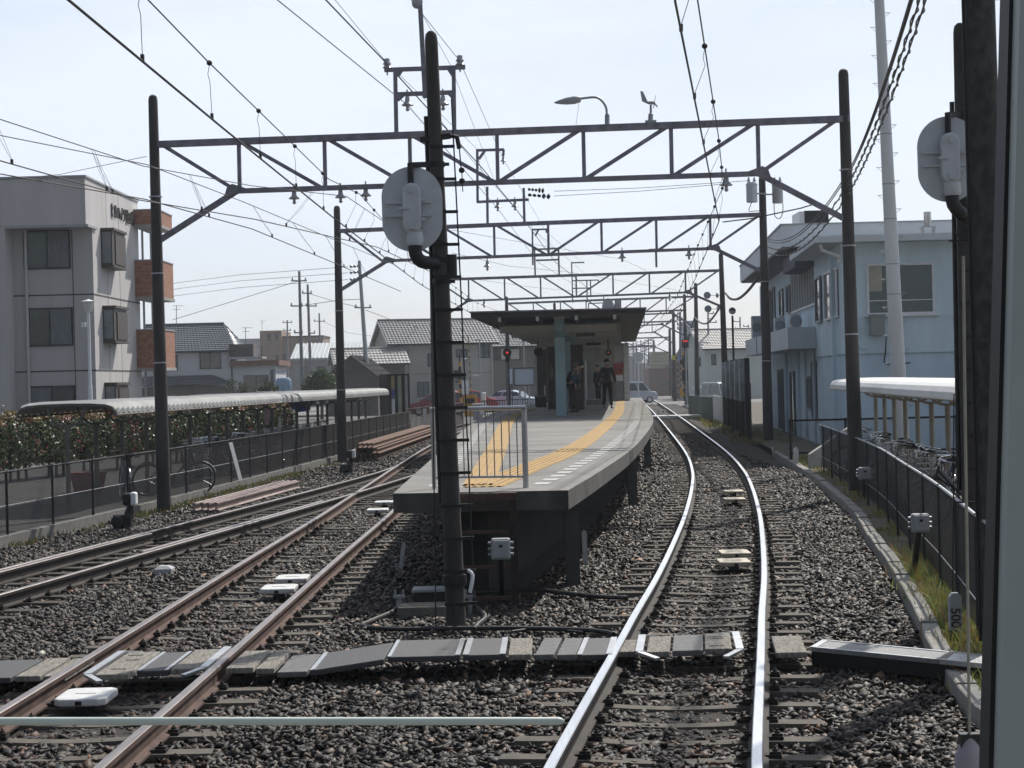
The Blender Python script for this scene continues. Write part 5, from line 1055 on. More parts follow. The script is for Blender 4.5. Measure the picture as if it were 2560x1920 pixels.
class House:
    def __init__(s, name, loc, yaw, w_, d, eave, ridge, mw, mr, label, cat='house', ov=.5, hipr=0.0, hipl=0.0, rows=12, axis='x', z0=-.4, grp='houses beyond the railway'):
        s.t = thing(name, (loc[0], loc[1], z0), label, cat, grp); s.w, s.d = w_, d; ca, sa = math.cos(yaw), math.sin(yaw)
        s.P = lambda x, y, z: V(loc[0] + x * ca - y * sa, loc[1] + x * sa + y * ca, z); s.yaw = yaw; P = s.P; x0, x1 = -w_ / 2, w_ / 2
        b = MB(); q = [P(x, y, z) for z in (z0, eave) for x, y in ((x0, 0), (x1, 0), (x1, d), (x0, d))]
        f = [(0, 1, 5, 4), (1, 2, 6, 5), (2, 3, 7, 6), (3, 0, 4, 7), (0, 3, 2, 1)]
        if axis == 'x':
            q += [P(x0 + hipl, d / 2, ridge - .1), P(x1 - hipr, d / 2, ridge - .1)]; f += [(4, 5, 9, 8), (6, 7, 8, 9), (7, 4, 8), (5, 6, 9)]
        else:
            q += [P(0, 0, ridge - .1), P(0, d, ridge - .1)]; f += [(4, 5, 8), (6, 7, 9), (5, 6, 9, 8), (7, 4, 8, 9)]
        b.raw(q, f).build('wall', mw, s.t)
        sl = (ridge - eave) / (d / 2 if axis == 'x' else w_ / 2); ez = eave - ov * sl
        if axis == 'x':
            L_, R_ = x0 - ov * .8, x1 + ov * .8; rl, rr = (L_ + (hipl + ov * .8 if hipl else 0)), (R_ - (hipr + ov * .8 if hipr else 0))
            r = tiled('roof', P(L_, -ov, ez), P(R_, -ov, ez), P(rl, d / 2, ridge), P(rr, d / 2, ridge), rows, mr, s.t)
            tiled('rear_roof', P(R_, d + ov, ez), P(L_, d + ov, ez), P(rr, d / 2, ridge), P(rl, d / 2, ridge), 4, mr, s.t)
            if hipr: tiled('hip_roof', P(R_, -ov, ez), P(R_, d + ov, ez), P(rr, d / 2, ridge), P(rr, d / 2 + .01, ridge), 6, mr, s.t)
            if hipl: tiled('hip_roof', P(L_, d + ov, ez), P(L_, -ov, ez), P(rl, d / 2, ridge), P(rl, d / 2 + .01, ridge), 6, mr, s.t)
            MB().tube([P(rl, d / 2, ridge + .05), P(rr, d / 2, ridge + .05)], .11, 8).build('ridge_cap', mr, s.t)
            MB().beam(P(L_, -ov - .06, ez - .06), P(R_, -ov - .06, ez - .06), .12, .12).build('gutter', M_blkm, s.t)
            for xx, h in ((L_, hipl), (R_, hipr)):
                if not h: MB().beam(P(xx, -ov, ez - .08), P(xx, d / 2, ridge - .08), .06, .2).beam(P(xx, d + ov, ez - .08), P(xx, d / 2, ridge - .08), .06, .2).build('bargeboard', M_grey, s.t)
        else:
            tiled('roof', P(x0 - ov, d + ov, ez), P(x0 - ov, -ov, ez), P(0, d + ov, ridge), P(0, -ov, ridge), rows, mr, s.t); tiled('roof', P(x1 + ov, -ov, ez), P(x1 + ov, d + ov, ez), P(0, -ov, ridge), P(0, d + ov, ridge), rows, mr, s.t)
            [MB().beam(P(q, -ov, ez - .06), P(0, -ov, ridge - .06), .08, .2).build('bargeboard', M_brown, s.t) for q in (x0 - ov, x1 + ov)]
    def win(s, x0, x1, z0, z1, face='f', mf=M_blkm, awn=False, mp=M_glass):
        P = s.P; n = Vector((0, 0, 0)); mb = MB()
        if face == 'f': Q = lambda u, z, o: P(u, -o, z)
        elif face == 'l': Q = lambda u, z, o: P(-s.w / 2 - o, u, z)
        else: Q = lambda u, z, o: P(s.w / 2 + o, u, z)
        def bx(m_, u0, u1, a, b, o0, o1): m_.raw([Q(u, z, o) for z in (a, b) for u, o in ((u0, o0), (u1, o0), (u1, o1), (u0, o1))], [(0, 1, 2, 3), (4, 7, 6, 5), (0, 4, 5, 1), (1, 5, 6, 2), (2, 6, 7, 3), (3, 7, 4, 0)])
        f = .08
        for a in ((x0, x1, z0, z0 + f), (x0, x1, z1 - f, z1), (x0, x0 + f, z0 + f, z1 - f), (x1 - f, x1, z0 + f, z1 - f), ((x0 + x1) / 2 - .03, (x0 + x1) / 2 + .03, z0 + f, z1 - f)): bx(mb, *a, -.02, .07)
        if awn: bx(mb, x0 - .1, x1 + .1, z1 + .02, z1 + .12, -.02, .5)
        o = mb.build('window', mf, s.t); m2 = MB(); bx(m2, x0 + f, x1 - f, z0 + f, z1 - f, -.02, .02); m2.build('pane', mp, o)
M_wallw = mat('white_siding', (.52, .53, .56), .8, .06, .7); M_wallb = mat('beige_siding', (.34, .34, .31), .85, .07, .7); M_walld = mat('dark_boarding', (.085, .075, .07), .9, .25, 2)
M_tile1 = mat('dark_glazed_tile', (.07, .075, .09), .3, .25, 6, spec=.7); M_tile2 = mat('grey_tile', (.15, .15, .155), .35, .25, 6, spec=.6); M_tile3 = mat('light_tile', (.30, .29, .28), .4, .25, 6)
M_silver = mat('silver_roof_sheet', (.50, .52, .52), .45, .1, 2, 0, 30, .3)
def sx(px, Y): return (px - 1280) / FPX * Y
H = House('tiled_house', (-26.4, 150), 0, 7.4, 7, 5.35, 7.35, M_wallw, M_tile1, 'white two storey house with dark tiled roof beside the flats', hipr=1.2, rows=14)
a = -26.4; H.win(sx(501, 150) - a, sx(554, 150) - a, 3.6, 4.95, awn=True); H.win(sx(425, 150) - a, sx(446, 150) - a, 3.5, 4.8)
tiled('porch_roof', H.P(-3.9, -2.0, 2.35), H.P(4.1, -2.0, 2.35), H.P(-3.9, 0, 3.1), H.P(2.0, 0, 3.1), 6, M_tile1, H.t); MB().boxc(H.P(-.1, -.8, .9), (7.2, 1.5, 2.6)).build('porch_wall', mat('brown_render', (.13, .105, .085), .9, .2, 2), H.t); H.win(-1.2, .1, .6, 1.6); MB().tube([H.P(3.6, -.05, -.3), H.P(3.6, -.05, 5.2)], .05, 6).build('drain_pipe', M_blkm, H.t)
c = sx(981, 155); yw = math.radians(16); H = House('beige_house', (c + 4.4 * math.cos(yw), 155 + 4.4 * math.sin(yw)), yw, 8.9, 6.6, 5.6, 7.45, M_wallb, M_tile2, 'beige two storey house with grey tiled roof behind the signal mast', rows=13)
U = lambda px: -4.45 + (px - 981) / 29.7 / .96 * 1.02
for p0, p1, y0_, y1_ in ((1043, 1071, 954, 992), (1069, 1090, 884, 917), (1139, 1166, 875, 896), (1194, 1221, 860, 898)): H.win(U(p0), U(p1), 2.13 + (954 - y1_) / 29.4, 2.13 + (954 - y0_) / 29.4, mp=mat('bluish_glass', (.08, .11, .13), .1, .3, 2))
H.win(1.4, 3.4, 3.75, 5.1, 'l'); H.win(.3, .9, 3.8, 5.0, 'l'); MB().beam(H.P(-4.45, -.012, 2.8), H.P(4.45, -.012, 2.8), .02, .03).build('floor_joint', M_concd, H.t)
for x in (-4.2, -2.9, 4.3): MB().tube([H.P(x, -.06, -.3), H.P(x, -.06, 5.3)], .04, 6).build('drain_pipe', M_grey, H.t)
MB().box(*(lambda p: (p.x - .35, p.x + .45, p.y - .9, p.y, 2.0, 2.6))(H.P(U(1146), 0, 0))).build('door_canopy', M_brown, H.t)
H = House('brown_house', (1.0, 168), .25, 7.5, 6, 5.4, 6.9, mat('taupe_render', (.16, .15, .14), .9, .1, 1), M_tile2, 'taupe house half hidden behind the platform canopy'); H.win(-2.1, -.2, 3.9, 5.0, mp=mat('pale_blind', (.5, .5, .46), .5)); H.win(-3.3, -2.3, 3.9, 5.0)
H = House('dark_shed', (sx(882, 138), 138), -.1, 3.8, 6, 2.7, 4.2, M_walld, mat('matt_dark_tile', (.03, .03, .032), .95, .2, 5, spec=.1), 'dark timber shed with low gable left of the beige house', 'shed', axis='y', rows=5, grp='sheds and low houses')
H = House('dark_tiled_house', (sx(930, 152), 152), .2, 5.5, 5, 3.9, 5.0, M_walld, M_tile3, 'low dark house with glittering tiles behind the dark shed', rows=6, grp='sheds and low houses')
# silver roofed hall
t = thing('silver_roofed_hall', (sx(835, 212), 212, -.4), 'long hall with a ribbed silver metal roof in the left distance', 'hall'); x0, x1 = sx(735, 212), sx(940, 212)
MB().box(x0, x1, 212, 224, -.4, 5.2).build('wall', mat('hall_wall', (.27, .28, .27), .9, .1, 1), t); mb = MB(); n = 22
for i in range(n): xa, xb = x0 - .3 + (x1 - x0 + .6) * i / n, x0 - .3 + (x1 - x0 + .6) * (i + 1) / n; mb.raw([(xa, 211.4, 5.15), (xb - .06, 211.4, 5.15), (xb - .06, 218, 7.0), (xa, 218, 7.0)], [(0, 1, 2, 3)]).beam((xb - .03, 211.4, 5.2), (xb - .03, 218, 7.05), .1, .1)
mb.build('roof', M_silver, t); MB().box(x0 - .3, x1 + .3, 211.35, 211.45, 4.9, 5.14).build('gutter', M_grey, t)
for k in range(5): xx = x0 + 1.0 + k * 1.7; MB().box(xx, xx + 1.1, 211.96, 211.99, 2.2, 4.2).build('window', M_glass, t)
# brown apartment tower and pale block
M_brick2 = mat('brown_tile_wall', (.26, .185, .145), .9, .1, 1.5); t = thing('brown_block', (sx(735, 258), 258, -.4), 'flat roofed brown block with a stair tower in the left distance', 'apartment building', 'distant blocks')
MB().box(sx(655, 258), sx(709, 258), 257, 268, -.4, 9.8).build('stair_tower', M_brick2, t); MB().box(sx(709, 258) + .003, sx(810, 258), 258, 268, -.4, 8.8).build('main_wall', M_brick2, t)
MB().box(sx(709, 258), sx(812, 258), 257.8, 268.2, 8.8, 9.0).build('parapet', M_brown, t)
for px, z in ((676, 8.4), (695, 8.4), (695, 5.4), (713, 5.5), (735, 5.5), (697, 2.9)): yy = 257 if px < 709 else 258; xx = sx(px, yy); MB().box(xx - .25, xx + .25, yy - .04, yy - .005, z, z + 1.0).build('window', M_glass, t)
t = thing('pale_block', (sx(620, 275), 275, -.4), 'pale grey block showing left of the brown block', 'apartment building', 'distant blocks'); MB().box(sx(570, 275), sx(656, 275), 275, 285, -.4, 9.0).build('wall', mat('pale_render', (.40, .41, .43), .9, .08, 1), t); MB().box(sx(570, 275) - .1, sx(656, 275) + .1, 274.9, 285.1, 9.0, 9.2).build('parapet', M_grey, t)
t = thing('flat_roofed_house', (sx(640, 150), 150, -.4), 'low white house with brown eaves band and dark roof terrace', 'house', 'sheds and low houses'); x0, x1 = sx(583, 150), sx(690, 150)
MB().box(x0, x1, 150, 157, -.4, 3.75).build('wall', M_wallw, t); MB().box(x0 - .2, x1 + .35, 149.5, 157.2, 3.753, 4.2).build('eaves_band', mat('brown_fascia', (.16, .085, .06), .8, .3, 3), t); MB().box(x0 - .3, sx(660, 150), 149.3, 152, 4.35, 4.5).build('terrace_slab', M_grey, t)
for xx in np.arange(x0, sx(656, 150), .22): MB().box(xx, xx + .03, 149.4, 149.43, 4.5, 5.3).build('terrace_bar', M_blkm, t) if False else None
MB().box(x0 - .2, sx(637, 150), 149.6, 152, 4.5, 5.55).build('terrace_screen', M_walld, t); MB().tube([(sx(637, 150), 149.4, 4.5), (sx(637, 150), 149.4, 5.3), (sx(659, 150), 149.4, 5.3), (sx(659, 150), 149.4, 4.5)], .03, 6).build('terrace_rail', M_blkm, t)
win(t, sx(610, 150), sx(672, 150), 1.5, 3.0, 150, M_blkm, 1); win(t, sx(677, 150), sx(689, 150), 1.2, 3.4, 150, M_blkm, 1)
t = thing('blue_tank_rack', (sx(710, 148), 148, -.4), 'blue tank on a pale blue steel rack between the houses', 'tank'); xx = sx(708, 148); MB().lathe([(.55, 0), (.62, .1), (.62, 1.0), (.5, 1.2), (.1, 1.28)], (xx, 148.4, 1.5), 16).build('tank', mat('faded_blue', (.2, .3, .42), .6, .2, 4), t, True)
mb = MB()
for q in (-.7, .7): mb.beam((xx + q, 148, -.4), (xx + q, 148, 3.3), .08, .08)
for z in (.4, 1.4, 2.4, 3.2): mb.beam((xx - .7, 148, z), (xx + .7, 148, z), .06, .06)
mb.build('rack', mat('faded_blue', (1, 1, 1)), t)
# grey parking sheds behind the hedge
for x0_, x1_, y0_, y1_, Y, lb in ((480, 640, 985, 1000, 85, 'flat corrugated carport roof behind the hedge, nearer the flats'), (625, 800, 978, 992, 95, 'flat dark carport roof behind the shelter, right of the trees')):
    t = thing('carport', (sx((x0_ + x1_) / 2, Y), Y, -.15), lb, 'carport', 'carports'); z = A((x0_ + x1_) / 2, y0_, Y).z; a, b = sx(x0_, Y), sx(x1_, Y); mb = MB()
    for i in range(16): xa = a + (b - a) * i / 16; xb = a + (b - a) * (i + 1) / 16; mb.box(xa, xb - .02, Y, Y + 4.5, z - .08 - (.03 if i % 2 else 0), z - (.03 if i % 2 else 0))
    mb.build('roof', M_poly, t); MB().box(a - .05, b + .05, Y - .06, Y - .003, z - .2, z - .0).build('fascia', M_grey, t)
    for xx in (a + .2, (a + b) / 2, b - .2): MB().tube([(xx, Y + .3, -.15), (xx, Y + .3, z - .1)], .05, 8).build('post', M_grey, t)
# trees
def tree(name, loc, h, r, n, label, cols, grp='trees by the railway', ls=.12, trunk=.12, seed=0):
    loc = Vector(loc); t = thing(name, tuple(loc), label, 'tree', grp); mb = MB(); mb.tube([loc, loc + V(.03, 0, h * .4), loc + V(0, 0, h * .7)], [trunk, trunk * .7, trunk * .3], 8); CL = []
    for k in range(9):
        u = RNG.normal(size=3); u /= np.linalg.norm(u); c = np.array(loc) + np.array([0, 0, h * .62]) + u * np.array([r * .62, r * .62, h * .26]); CL.append(c); mb.tube([loc + V(0, 0, h * .35), Vector(c)], [trunk * .5, trunk * .12], 5)
    mb.build('trunk', M_bark, t); P = []; C_ = []
    for c in CL:
        k = n // len(CL); u = RNG.normal(size=(k, 3)); u /= np.linalg.norm(u, axis=1)[:, None]; P.append(c + u * RNG.uniform(.45, 1, (k, 1)) ** .6 * np.array([r * .5, r * .5, h * .2])); C_.append(np.exp(RNG.normal(0, .35, (k, 1))) * np.array(cols) * RNG.uniform(.7, 1.3))
    P = np.concatenate(P); q, f = leaves(P, RNG.uniform(.6, 1.2, len(P)) * ls); np_mesh('crown', q, f, M_leaf2, t, np.repeat(np.concatenate(C_), 4, 0)); return t
tree('round_tree', (sx(803, 118), 118, -.2), 3.2, 1.25, 2600, 'round dark green tree beside the timber shed', (.05, .075, .025)); tree('small_tree', (sx(655, 112), 112, -.2), 3.0, .9, 1800, 'small spiky dark tree in front of the low white house', (.035, .05, .022)); tree('small_tree', (sx(592, 140), 140, -.2), 3.0, .9, 900, 'small bush topped tree between the two white houses', (.05, .06, .02))
# distant utility poles on the left
def upole(top, base, Y, arms, label, r=.16, grp='utility poles in the distance', ins=True, m=None):
    b, t_ = A(*base, Y), A(*top, Y); t = thing('utility_pole', tuple(b), label, 'utility pole', grp); m = m or M_steel
    MB().tube([b - V(0, 0, .5), t_], [r, r * .6], 10).build('pole', m, t, True)
    for x0, x1, y in arms:
        a, c = A(x0, y, Y - .15), A(x1, y, Y - .15); o = MB().beam(a, c, .1, .1).build('crossarm', m, t)
        if ins:
            mb = MB(); k = max(2, int((c - a).length / .8))
            for i in range(k): mb.lathe([(.05, 0), (.07, .1), (.04, .25)], a.lerp(c, (i + .1) / (k - .8) if k > 1 else .5), 6)
            mb.build('insulator', M_porc, o)
    return t
upole((748, 678), (756, 985), 142, ((728, 767, 702), (726, 757, 765), (735, 757, 832)), 'tall utility pole with three crossarms left of the second gantry pole')
upole((769, 711), (778, 985), 162, ((755, 780, 733), (764, 792, 765), (772, 788, 833)), 'utility pole just right of the tallest one')
upole((798, 783), (802, 975), 228, ((784, 813, 803), (790, 812, 848)), 'small utility pole farther right with one main arm')
upole((898, 652), (922, 990), 140, ((886, 929, 769),), 'leaning grey utility pole beside the beige house', .2, m=M_galv)
upole((718, 800), (720, 950), 240, ((706, 731, 806), (708, 728, 826)), 'thin utility pole over the brown block')
p4 = A(899, 660, 140); mb = MB()
for y in (665, 680, 697):
    for k in range(3): a = A(896 - k * 9, y + .6 * k, 140); mb.lathe([(.06, -.12), (.14, 0), (.06, .12)], a, 8, (1, 0, 0))
    single(MB().tube([A(870, y + 2, 140), A(600, y + 22, 160), A(420, y + 45, 150)], .02, 5), 'power_line', M_wire, 'thin power line crossing the sky to the leaning utility pole, %s of three' % {665: 'top', 680: 'middle', 697: 'lowest'}[y], 'wire', 'power lines to the leaning pole')
single(mb, 'strain_insulators', M_galv, 'row of grey strain insulators at the top of the leaning utility pole', 'insulators')
for i, q in enumerate((((748, 702, 142), (560, 760, 150), (430, 800, 150)), ((769, 733, 162), (850, 757, 150), (905, 770, 140)), ((748, 765, 142), (850, 750, 140), (905, 748, 140)), ((914, 775, 140), (980, 800, 150), (1060, 822, 160)), ((810, 805, 228), (870, 832, 240), (1000, 850, 260)))):
    single(MB().tube([A(*p) for p in q], .022, 5), 'power_line', M_wire, ['thin line from the tallest pole to the left sky', 'thin line between the twin poles and the leaning pole', 'thin level line from the tallest pole to the leaning pole', 'thin line from the leaning pole to the beige house', 'thin line right of the small far pole'][i], 'wire', 'far power lines')
for px, y0_, y1_, Y, lb in ((441, 763, 815, 150, 'television aerial on the white house'), (614, 818, 880, 150, 'television aerial on the low house'), (655, 800, 828, 257, 'thin aerial on the brown block')):
    a, b = A(px, y0_, Y), A(px, y1_, Y); single(MB().tube([b, a], .03, 5).beam(a + V(-.35, 0, -.05), a + V(.6, 0, -.05), .03, .03).beam(a + V(-.3, 0, -.35), a + V(.3, 0, -.35), .03, .03), 'television_aerial', M_steel, lb, 'aerial', 'television aerials')
# notice boards and fence near the level crossing on the left
bd = [((.06, .05, .045), 'dark'), ((.40, .32, .16), 'yellow, blue and white'), ((.33, .38, .28), 'green map'), ((.42, .45, .44), 'pale glossy')]
for i, (px0, px1) in enumerate(((953, 972), (974, 988), (991, 1006), (1008, 1018))):
    t = thing('notice_board', tuple(A(px0, 1050, 78)), 'tall brown framed notice board with a %s panel near the fence end' % bd[i][1], 'notice board', 'notice boards by the crossing'); x0, x1 = sx(px0, 78), sx(px1, 78); z1 = 2.42
    for xx in (x0 - .07, x1 + .02): MB().box(xx, xx + .09, 77.9, 78.0, -.2, z1).build('post', M_brown, t)
    MB().box(x0 - .07, x1 + .11, 77.88, 78.02, z1, z1 + .07).build('cap_rail', M_brown, t); MB().box(x0 + .02, x1 + .02, 77.93, 77.97, .55, z1).build('panel', mat('board_%d' % i, bd[i][0], .35, .3, 3), t)
    if i == 1: MB().box(x0 + .03, x1 + .01, 77.915, 77.928, 1.45, 1.85).build('blue_notice', mat('notice_blue', (.1, .11, .3), .6), t); MB().box(x0 + .03, x1 + .01, 77.915, 77.928, .62, 1.42).build('white_notice', M_white, t)
t = thing('brown_bar_fence', (-4.3, 82, -.2), 'dark reddish brown bar fence running to the level crossing with two white notices', 'fence'); a, b = V(-4.45, 76, 0), V(-2.6, 96, 0); M_rb = mat('red_brown_bars', (.06, .022, .022), .7, .2, 5)
for k in range(56): p = a.lerp(b, k / 55); MB().box(p.x - .015, p.x + .015, p.y - .02, p.y + .02, -.2, 1.0).build('bar', M_rb, t)
MB().beam(a + V(0, 0, 1.0), b + V(0, 0, 1.0), .05, .05).build('rail', M_rb, t); MB().beam(a + V(0, 0, .05), b + V(0, 0, .05), .05, .05).build('rail', M_rb, t)
for f in (.25, .45): p = a.lerp(b, f); MB().box(p.x + .03, p.x + .2, p.y - .03, p.y - .0, .3, .95).build('white_notice', M_white, t)
# ================================================================ canopy and station house on the platform
M_roofd = mat('dark_canopy_paint', (.024, .025, .023), .75, .25, 2); M_cream = mat('cream_paint', (.40, .39, .355), .7, .1, 2); M_pblue = mat('pale_blue_paint', (.33, .48, .52), .65, .1, 2, .05, 30); M_ceil = mat('ceiling_boards', (.13, .125, .11), .8, .2, 3, stretch=(8, .2, 1))
cn = thing('platform_canopy', (1.4, 55.5, .98), 'flat dark station canopy with cream beams on a row of pale blue columns', 'canopy')
LX = lambda y: -1.13 + (y - 52.5) * .0525; RX = lambda y: 3.85 + (y - 52.5) * .0605; CX = lambda y: 1.47 + (y - 55.5) * .057
def slabp(y0, y1, x0f, x1f, z0, z1, name, m, par):
    return MB().raw([(x0f(y0), y0, z0), (x1f(y0), y0, z0), (x1f(y1), y1, z0), (x0f(y1), y1, z0), (x0f(y0), y0, z1), (x1f(y0), y0, z1), (x1f(y1), y1, z1), (x0f(y1), y1, z1)], [(0, 3, 2, 1), (4, 5, 6, 7), (0, 1, 5, 4), (1, 2, 6, 5), (2, 3, 7, 6), (3, 0, 4, 7)]).build(name, m, par)
slabp(52.5, 95, LX, RX, 3.93, 4.06, 'roof', M_roofd, cn); slabp(52.4, 95.1, lambda y: LX(y) - .04, lambda y: RX(y) + .04, 4.063, 4.10, 'roof_edge', M_steel, cn)
slabp(55.7, 94, lambda y: LX(y) + .8, lambda y: RX(y) - .72, 3.76, 3.80, 'ceiling', M_ceil, cn)
for k, dx in enumerate((-.31, .78, 1.9, 3.0)):
    f = lambda y: dx + (y - 53) * .057; o = MB().beam((f(52.9), 52.9, 3.86), (f(94), 94, 3.86), .1, .135).build('purlin', M_roofd, cn); MB().boxc((f(52.9), 52.87, 3.86), (.09, .05, .13)).build('purlin_end', M_white, o)
MB().boxc((CX(54.6), 53.6, 3.90), (.34, .3, .05)).build('column_cap', M_cream, cn)
yy = 55.5; 
while yy < 88:
    c = CX(yy); MB().beam((c - 1.8, yy, 3.63), (c + 1.72, yy, 3.63), .14, .2).build('cross_beam', M_cream, cn); MB().box(c - .15, c + .15, yy - .15, yy + .15, .985, 3.93).build('column', M_pblue, cn, bevel=.02); MB().box(c - .17, c + .17, yy - .17, yy + .17, 3.36, 3.56).build('column_head', mat('teal_paint', (.17, .27, .27), .6), cn); yy += 6.4
for x, y in ((2.35, 58), (3.3, 74)): t = thing('hanging_lamp', (x, y, 3.5), 'dark strip lamp hanging under the canopy, %s' % ('nearer the column' if y < 60 else 'near the station house'), 'lamp', 'strip lamps under the canopy'); MB().box(x - .3, x + .3, y - .08, y + .08, 3.42, 3.54).build('lamp_body', M_brown, t); MB().box(x - .28, x + .28, y - .05, y + .05, 3.40, 3.418).build('tube', M_white, t); MB().tube([(x, y, 3.54), (x, y, 3.77)], .015, 6).build('hanger', M_blkm, t)
t = thing('roof_speaker', tuple(A(1538, 778, 58)), 'small pale horn speaker standing on the canopy roof', 'speaker'); c = A(1538, 778, 58); MB().boxc(c + V(.09, 0, .13), (.2, .25, .42)).build('box_body', M_grey, t); MB().lathe([(.05, 0), (.26, .3)], c + V(-.02, 0, .12), 12, (-.7, -.6, .1)).build('horn', M_grey, t, True)
sh = thing('station_house', (3.3, 90, .98), 'cream walled waiting room under the far end of the canopy', 'station building')
M_wallc = mat('station_wall', (.38, .37, .34), .85, .1, 1)
X = lambda px: sx(px, 88)
MB().box(X(1462), X(1574), 88, 94, .98, 3.75).build('wall', M_wallc, sh); MB().box(X(1336), X(1343), 87.9, 88.2, .98, 3.75).build('corner_post', mat('white_timber', (.5, .5, .5), .7), sh); MB().box(X(1343), X(1462), 90, 94, .98, 3.75).build('inner_wall', M_walld, sh); MB().box(X(1560), X(1572), 87.9, 87.99, 1.02, 3.7).build('corner_post', mat('white_timber', (1, 1, 1)), sh)
for a, b, y0_, y1_, m, n_ in ((1471, 1476, 905, 998, M_grey, 'door_frame'), (1493, 1522, 866, 903, mat('poster_pale', (.33, .30, .27), .6, .3, 9), 'notice_panel'), (1533, 1562, 865, 901, M_cream, 'notice_panel'), (1534, 1559, 909, 921, mat('poster_red', (.36, .06, .05), .6, .4, 12), 'red_poster'), (1536, 1556, 923, 936, mat('poster_red', (1, 1, 1)), 'red_poster'), (1540, 1558, 938, 952, M_white, 'white_poster'), (1533, 1560, 955, 1000, mat('glass_door', (.2, .2, .2), .2), 'door_panel'), (1484, 1493, 936, 952, mat('poster_red', (1, 1, 1)), 'red_poster')):
    p, q = A(a, y0_, 87.95), A(b, y1_, 87.95); MB().box(p.x, q.x, 87.94, 87.985, q.z, p.z).build(n_, m, sh)
p = A(1461, 902, 86); q = A(1469, 1003, 86); t = thing('bright_gap_strip', (p.x, 86, .98), 'tall narrow white strip standing in for the bright opening beside the waiting room door', 'light strip'); MB().box(p.x, q.x, 86, 86.06, q.z, p.z).build('board', M_white, t); MB().box(p.x - .02, p.x + .02, 86.02, 86.05, .98, p.z).build('pole', M_blkm, t)  # white strip stands in for light coming through an opening
for a, b, yb, Y, h, lb in ((1369, 1389, 1027, 68.5, 2.35, 'brown timber partition panel left of the first column'), (1428, 1460, 1027, 66, 2.35, 'dark brown vending shelf cabinet right of the first column')):
    t = thing('timber_screen', tuple(A((a + b) / 2, yb, Y)), lb, 'screen'); x0, x1 = sx(a, Y), sx(b, Y); MB().box(x0, x1, Y, Y + .5, 1.0, .98 + h).build('panel', M_brown, t)
    for xx in (x0, x1 - .06): MB().box(xx, xx + .06, Y - .03, Y - .003, .98, .98 + h).build('frame', mat('brown_timber', (.11, .075, .05), .85, .3, 6, stretch=(1, 1, .2)), t)
    MB().box(x0 + .08, x1 - .08, Y - .02, Y - .003, 2.1, 2.7).build('notice', mat('dim_notice', (.16, .14, .12), .7, .4, 6), t)
t = thing('bench', (sx(1355, 76), 76, .98), 'dark bench along the left side of the waiting shelter', 'bench'); x0 = sx(1350, 76); MB().box(x0 - .25, x0 + .25, 74, 78, 1.38, 1.43).build('seat', M_brown, t); MB().box(x0 + .2, x0 + .26, 74, 78, 1.45, 1.85).build('backrest', M_brown, t)
for y in (74.2, 77.7): MB().box(x0 - .2, x0 + .2, y, y + .08, .98, 1.378).build('leg', M_blkm, t)
t = thing('concrete_step', (sx(1490, 80), 80, .98), 'low concrete step in front of the waiting room', 'step'); single  # step block
MB().box(sx(1464, 78), sx(1512, 78), 78, 79.6, .984, 1.2).build('block', M_conc, t)
# signals near the platform
def round_signal(px, py, Y, r, lit, label, hang=None, base=None):
    c = A(px, py, Y); t = thing('round_signal', tuple(c), label, 'signal lamp', 'round signal lamps'); n = (0, -1, 0)
    hd = MB().lathe([(r, 0), (r, .03), (r * .5, .16)], c + V(0, .02, 0), 20, (0, 1, 0)).build('disc', M_blkm, t, True); MB().lathe([(r * .45, 0), (r * .42, .12)], c, 14, n).build('hood', M_blkm, hd, True)
    col = {'r': (1, .02, .02), 'o': (1, .22, .02), None: None}[lit]
    MB().lathe([(r * .26, 0), (r * .14, .02)], c + V(0, -.124, 0) if lit != 'r' else c + V(0, -.122, 0), 12, n).build('lens', mat('lens_%s' % lit, (.5, .05, .03) if lit == 'r' else (.4, .12, .03) if lit else (.03, .03, .03), .3, emit=(*col, {'r': .9, 'o': .3}[lit]) if lit else None), hd, True)
    if hang: MB().tube([c + V(0, .06, r), V(c.x, c.y + .06, hang)], .03, 8).build('hanger', M_blkm, t)
    if base is not None: MB().tube([V(c.x + .06, c.y + .1, base), V(c.x, c.y + .1, c.z - r * .6)], .075, 12).build('post', M_steel, t, True); MB().boxc(c + V(0, .05, -r * 1.5), (r * .9, .2, r * 1.2)).build('signal_case', M_blkm, t)
    return t
round_signal(1268, 882, 92, .22, 'r', 'round signal showing a red light on a grey post left of the canopy', None, -.2)
round_signal(1521, 881, 72, .12, 'o', 'round signal with dull orange lens hanging under the canopy on the right', 3.8); round_signal(1345, 880, 70, .16, None, 'unlit round signal hanging under the canopy on the left', 3.8)
# ================================================================ people
def skinned(name, J, E, m, parent, sub=1, root=0):
    vs = [j[0] for j in J]; me = bpy.data.meshes.new(name); o0 = ORG[parent]
    me.from_pydata([(v[0], v[1], v[2]) for v in vs], E, []); me.materials.append(m); o = bpy.data.objects.new(name, me); COL.objects.link(o); o.parent = parent; ORG[o] = o0
    sm = o.modifiers.new('skin', 'SKIN'); sm.use_smooth_shade = True
    for i, j in enumerate(J):
        r = j[1]; me.skin_vertices[0].data[i].radius = r if isinstance(r, tuple) else (r, r); me.skin_vertices[0].data[i].use_root = (i == root)
    ss = o.modifiers.new('sub', 'SUBSURF'); ss.levels = sub; ss.render_levels = sub; return o
M_skin = mat('skin', (.42, .25, .18), .6, .1, 8); M_hair = mat('black_hair', (.012, .011, .011), .5, .2, 30); M_unif = mat('dark_uniform', (.012, .013, .018), .8, .25, 9); M_trous = mat('dark_trousers', (.010, .010, .013), .85, .2, 9); M_mask = mat('white_mask', (.6, .6, .6), .8, .05); M_shoe = mat('black_shoe', (.012, .012, .012), .35, .1)
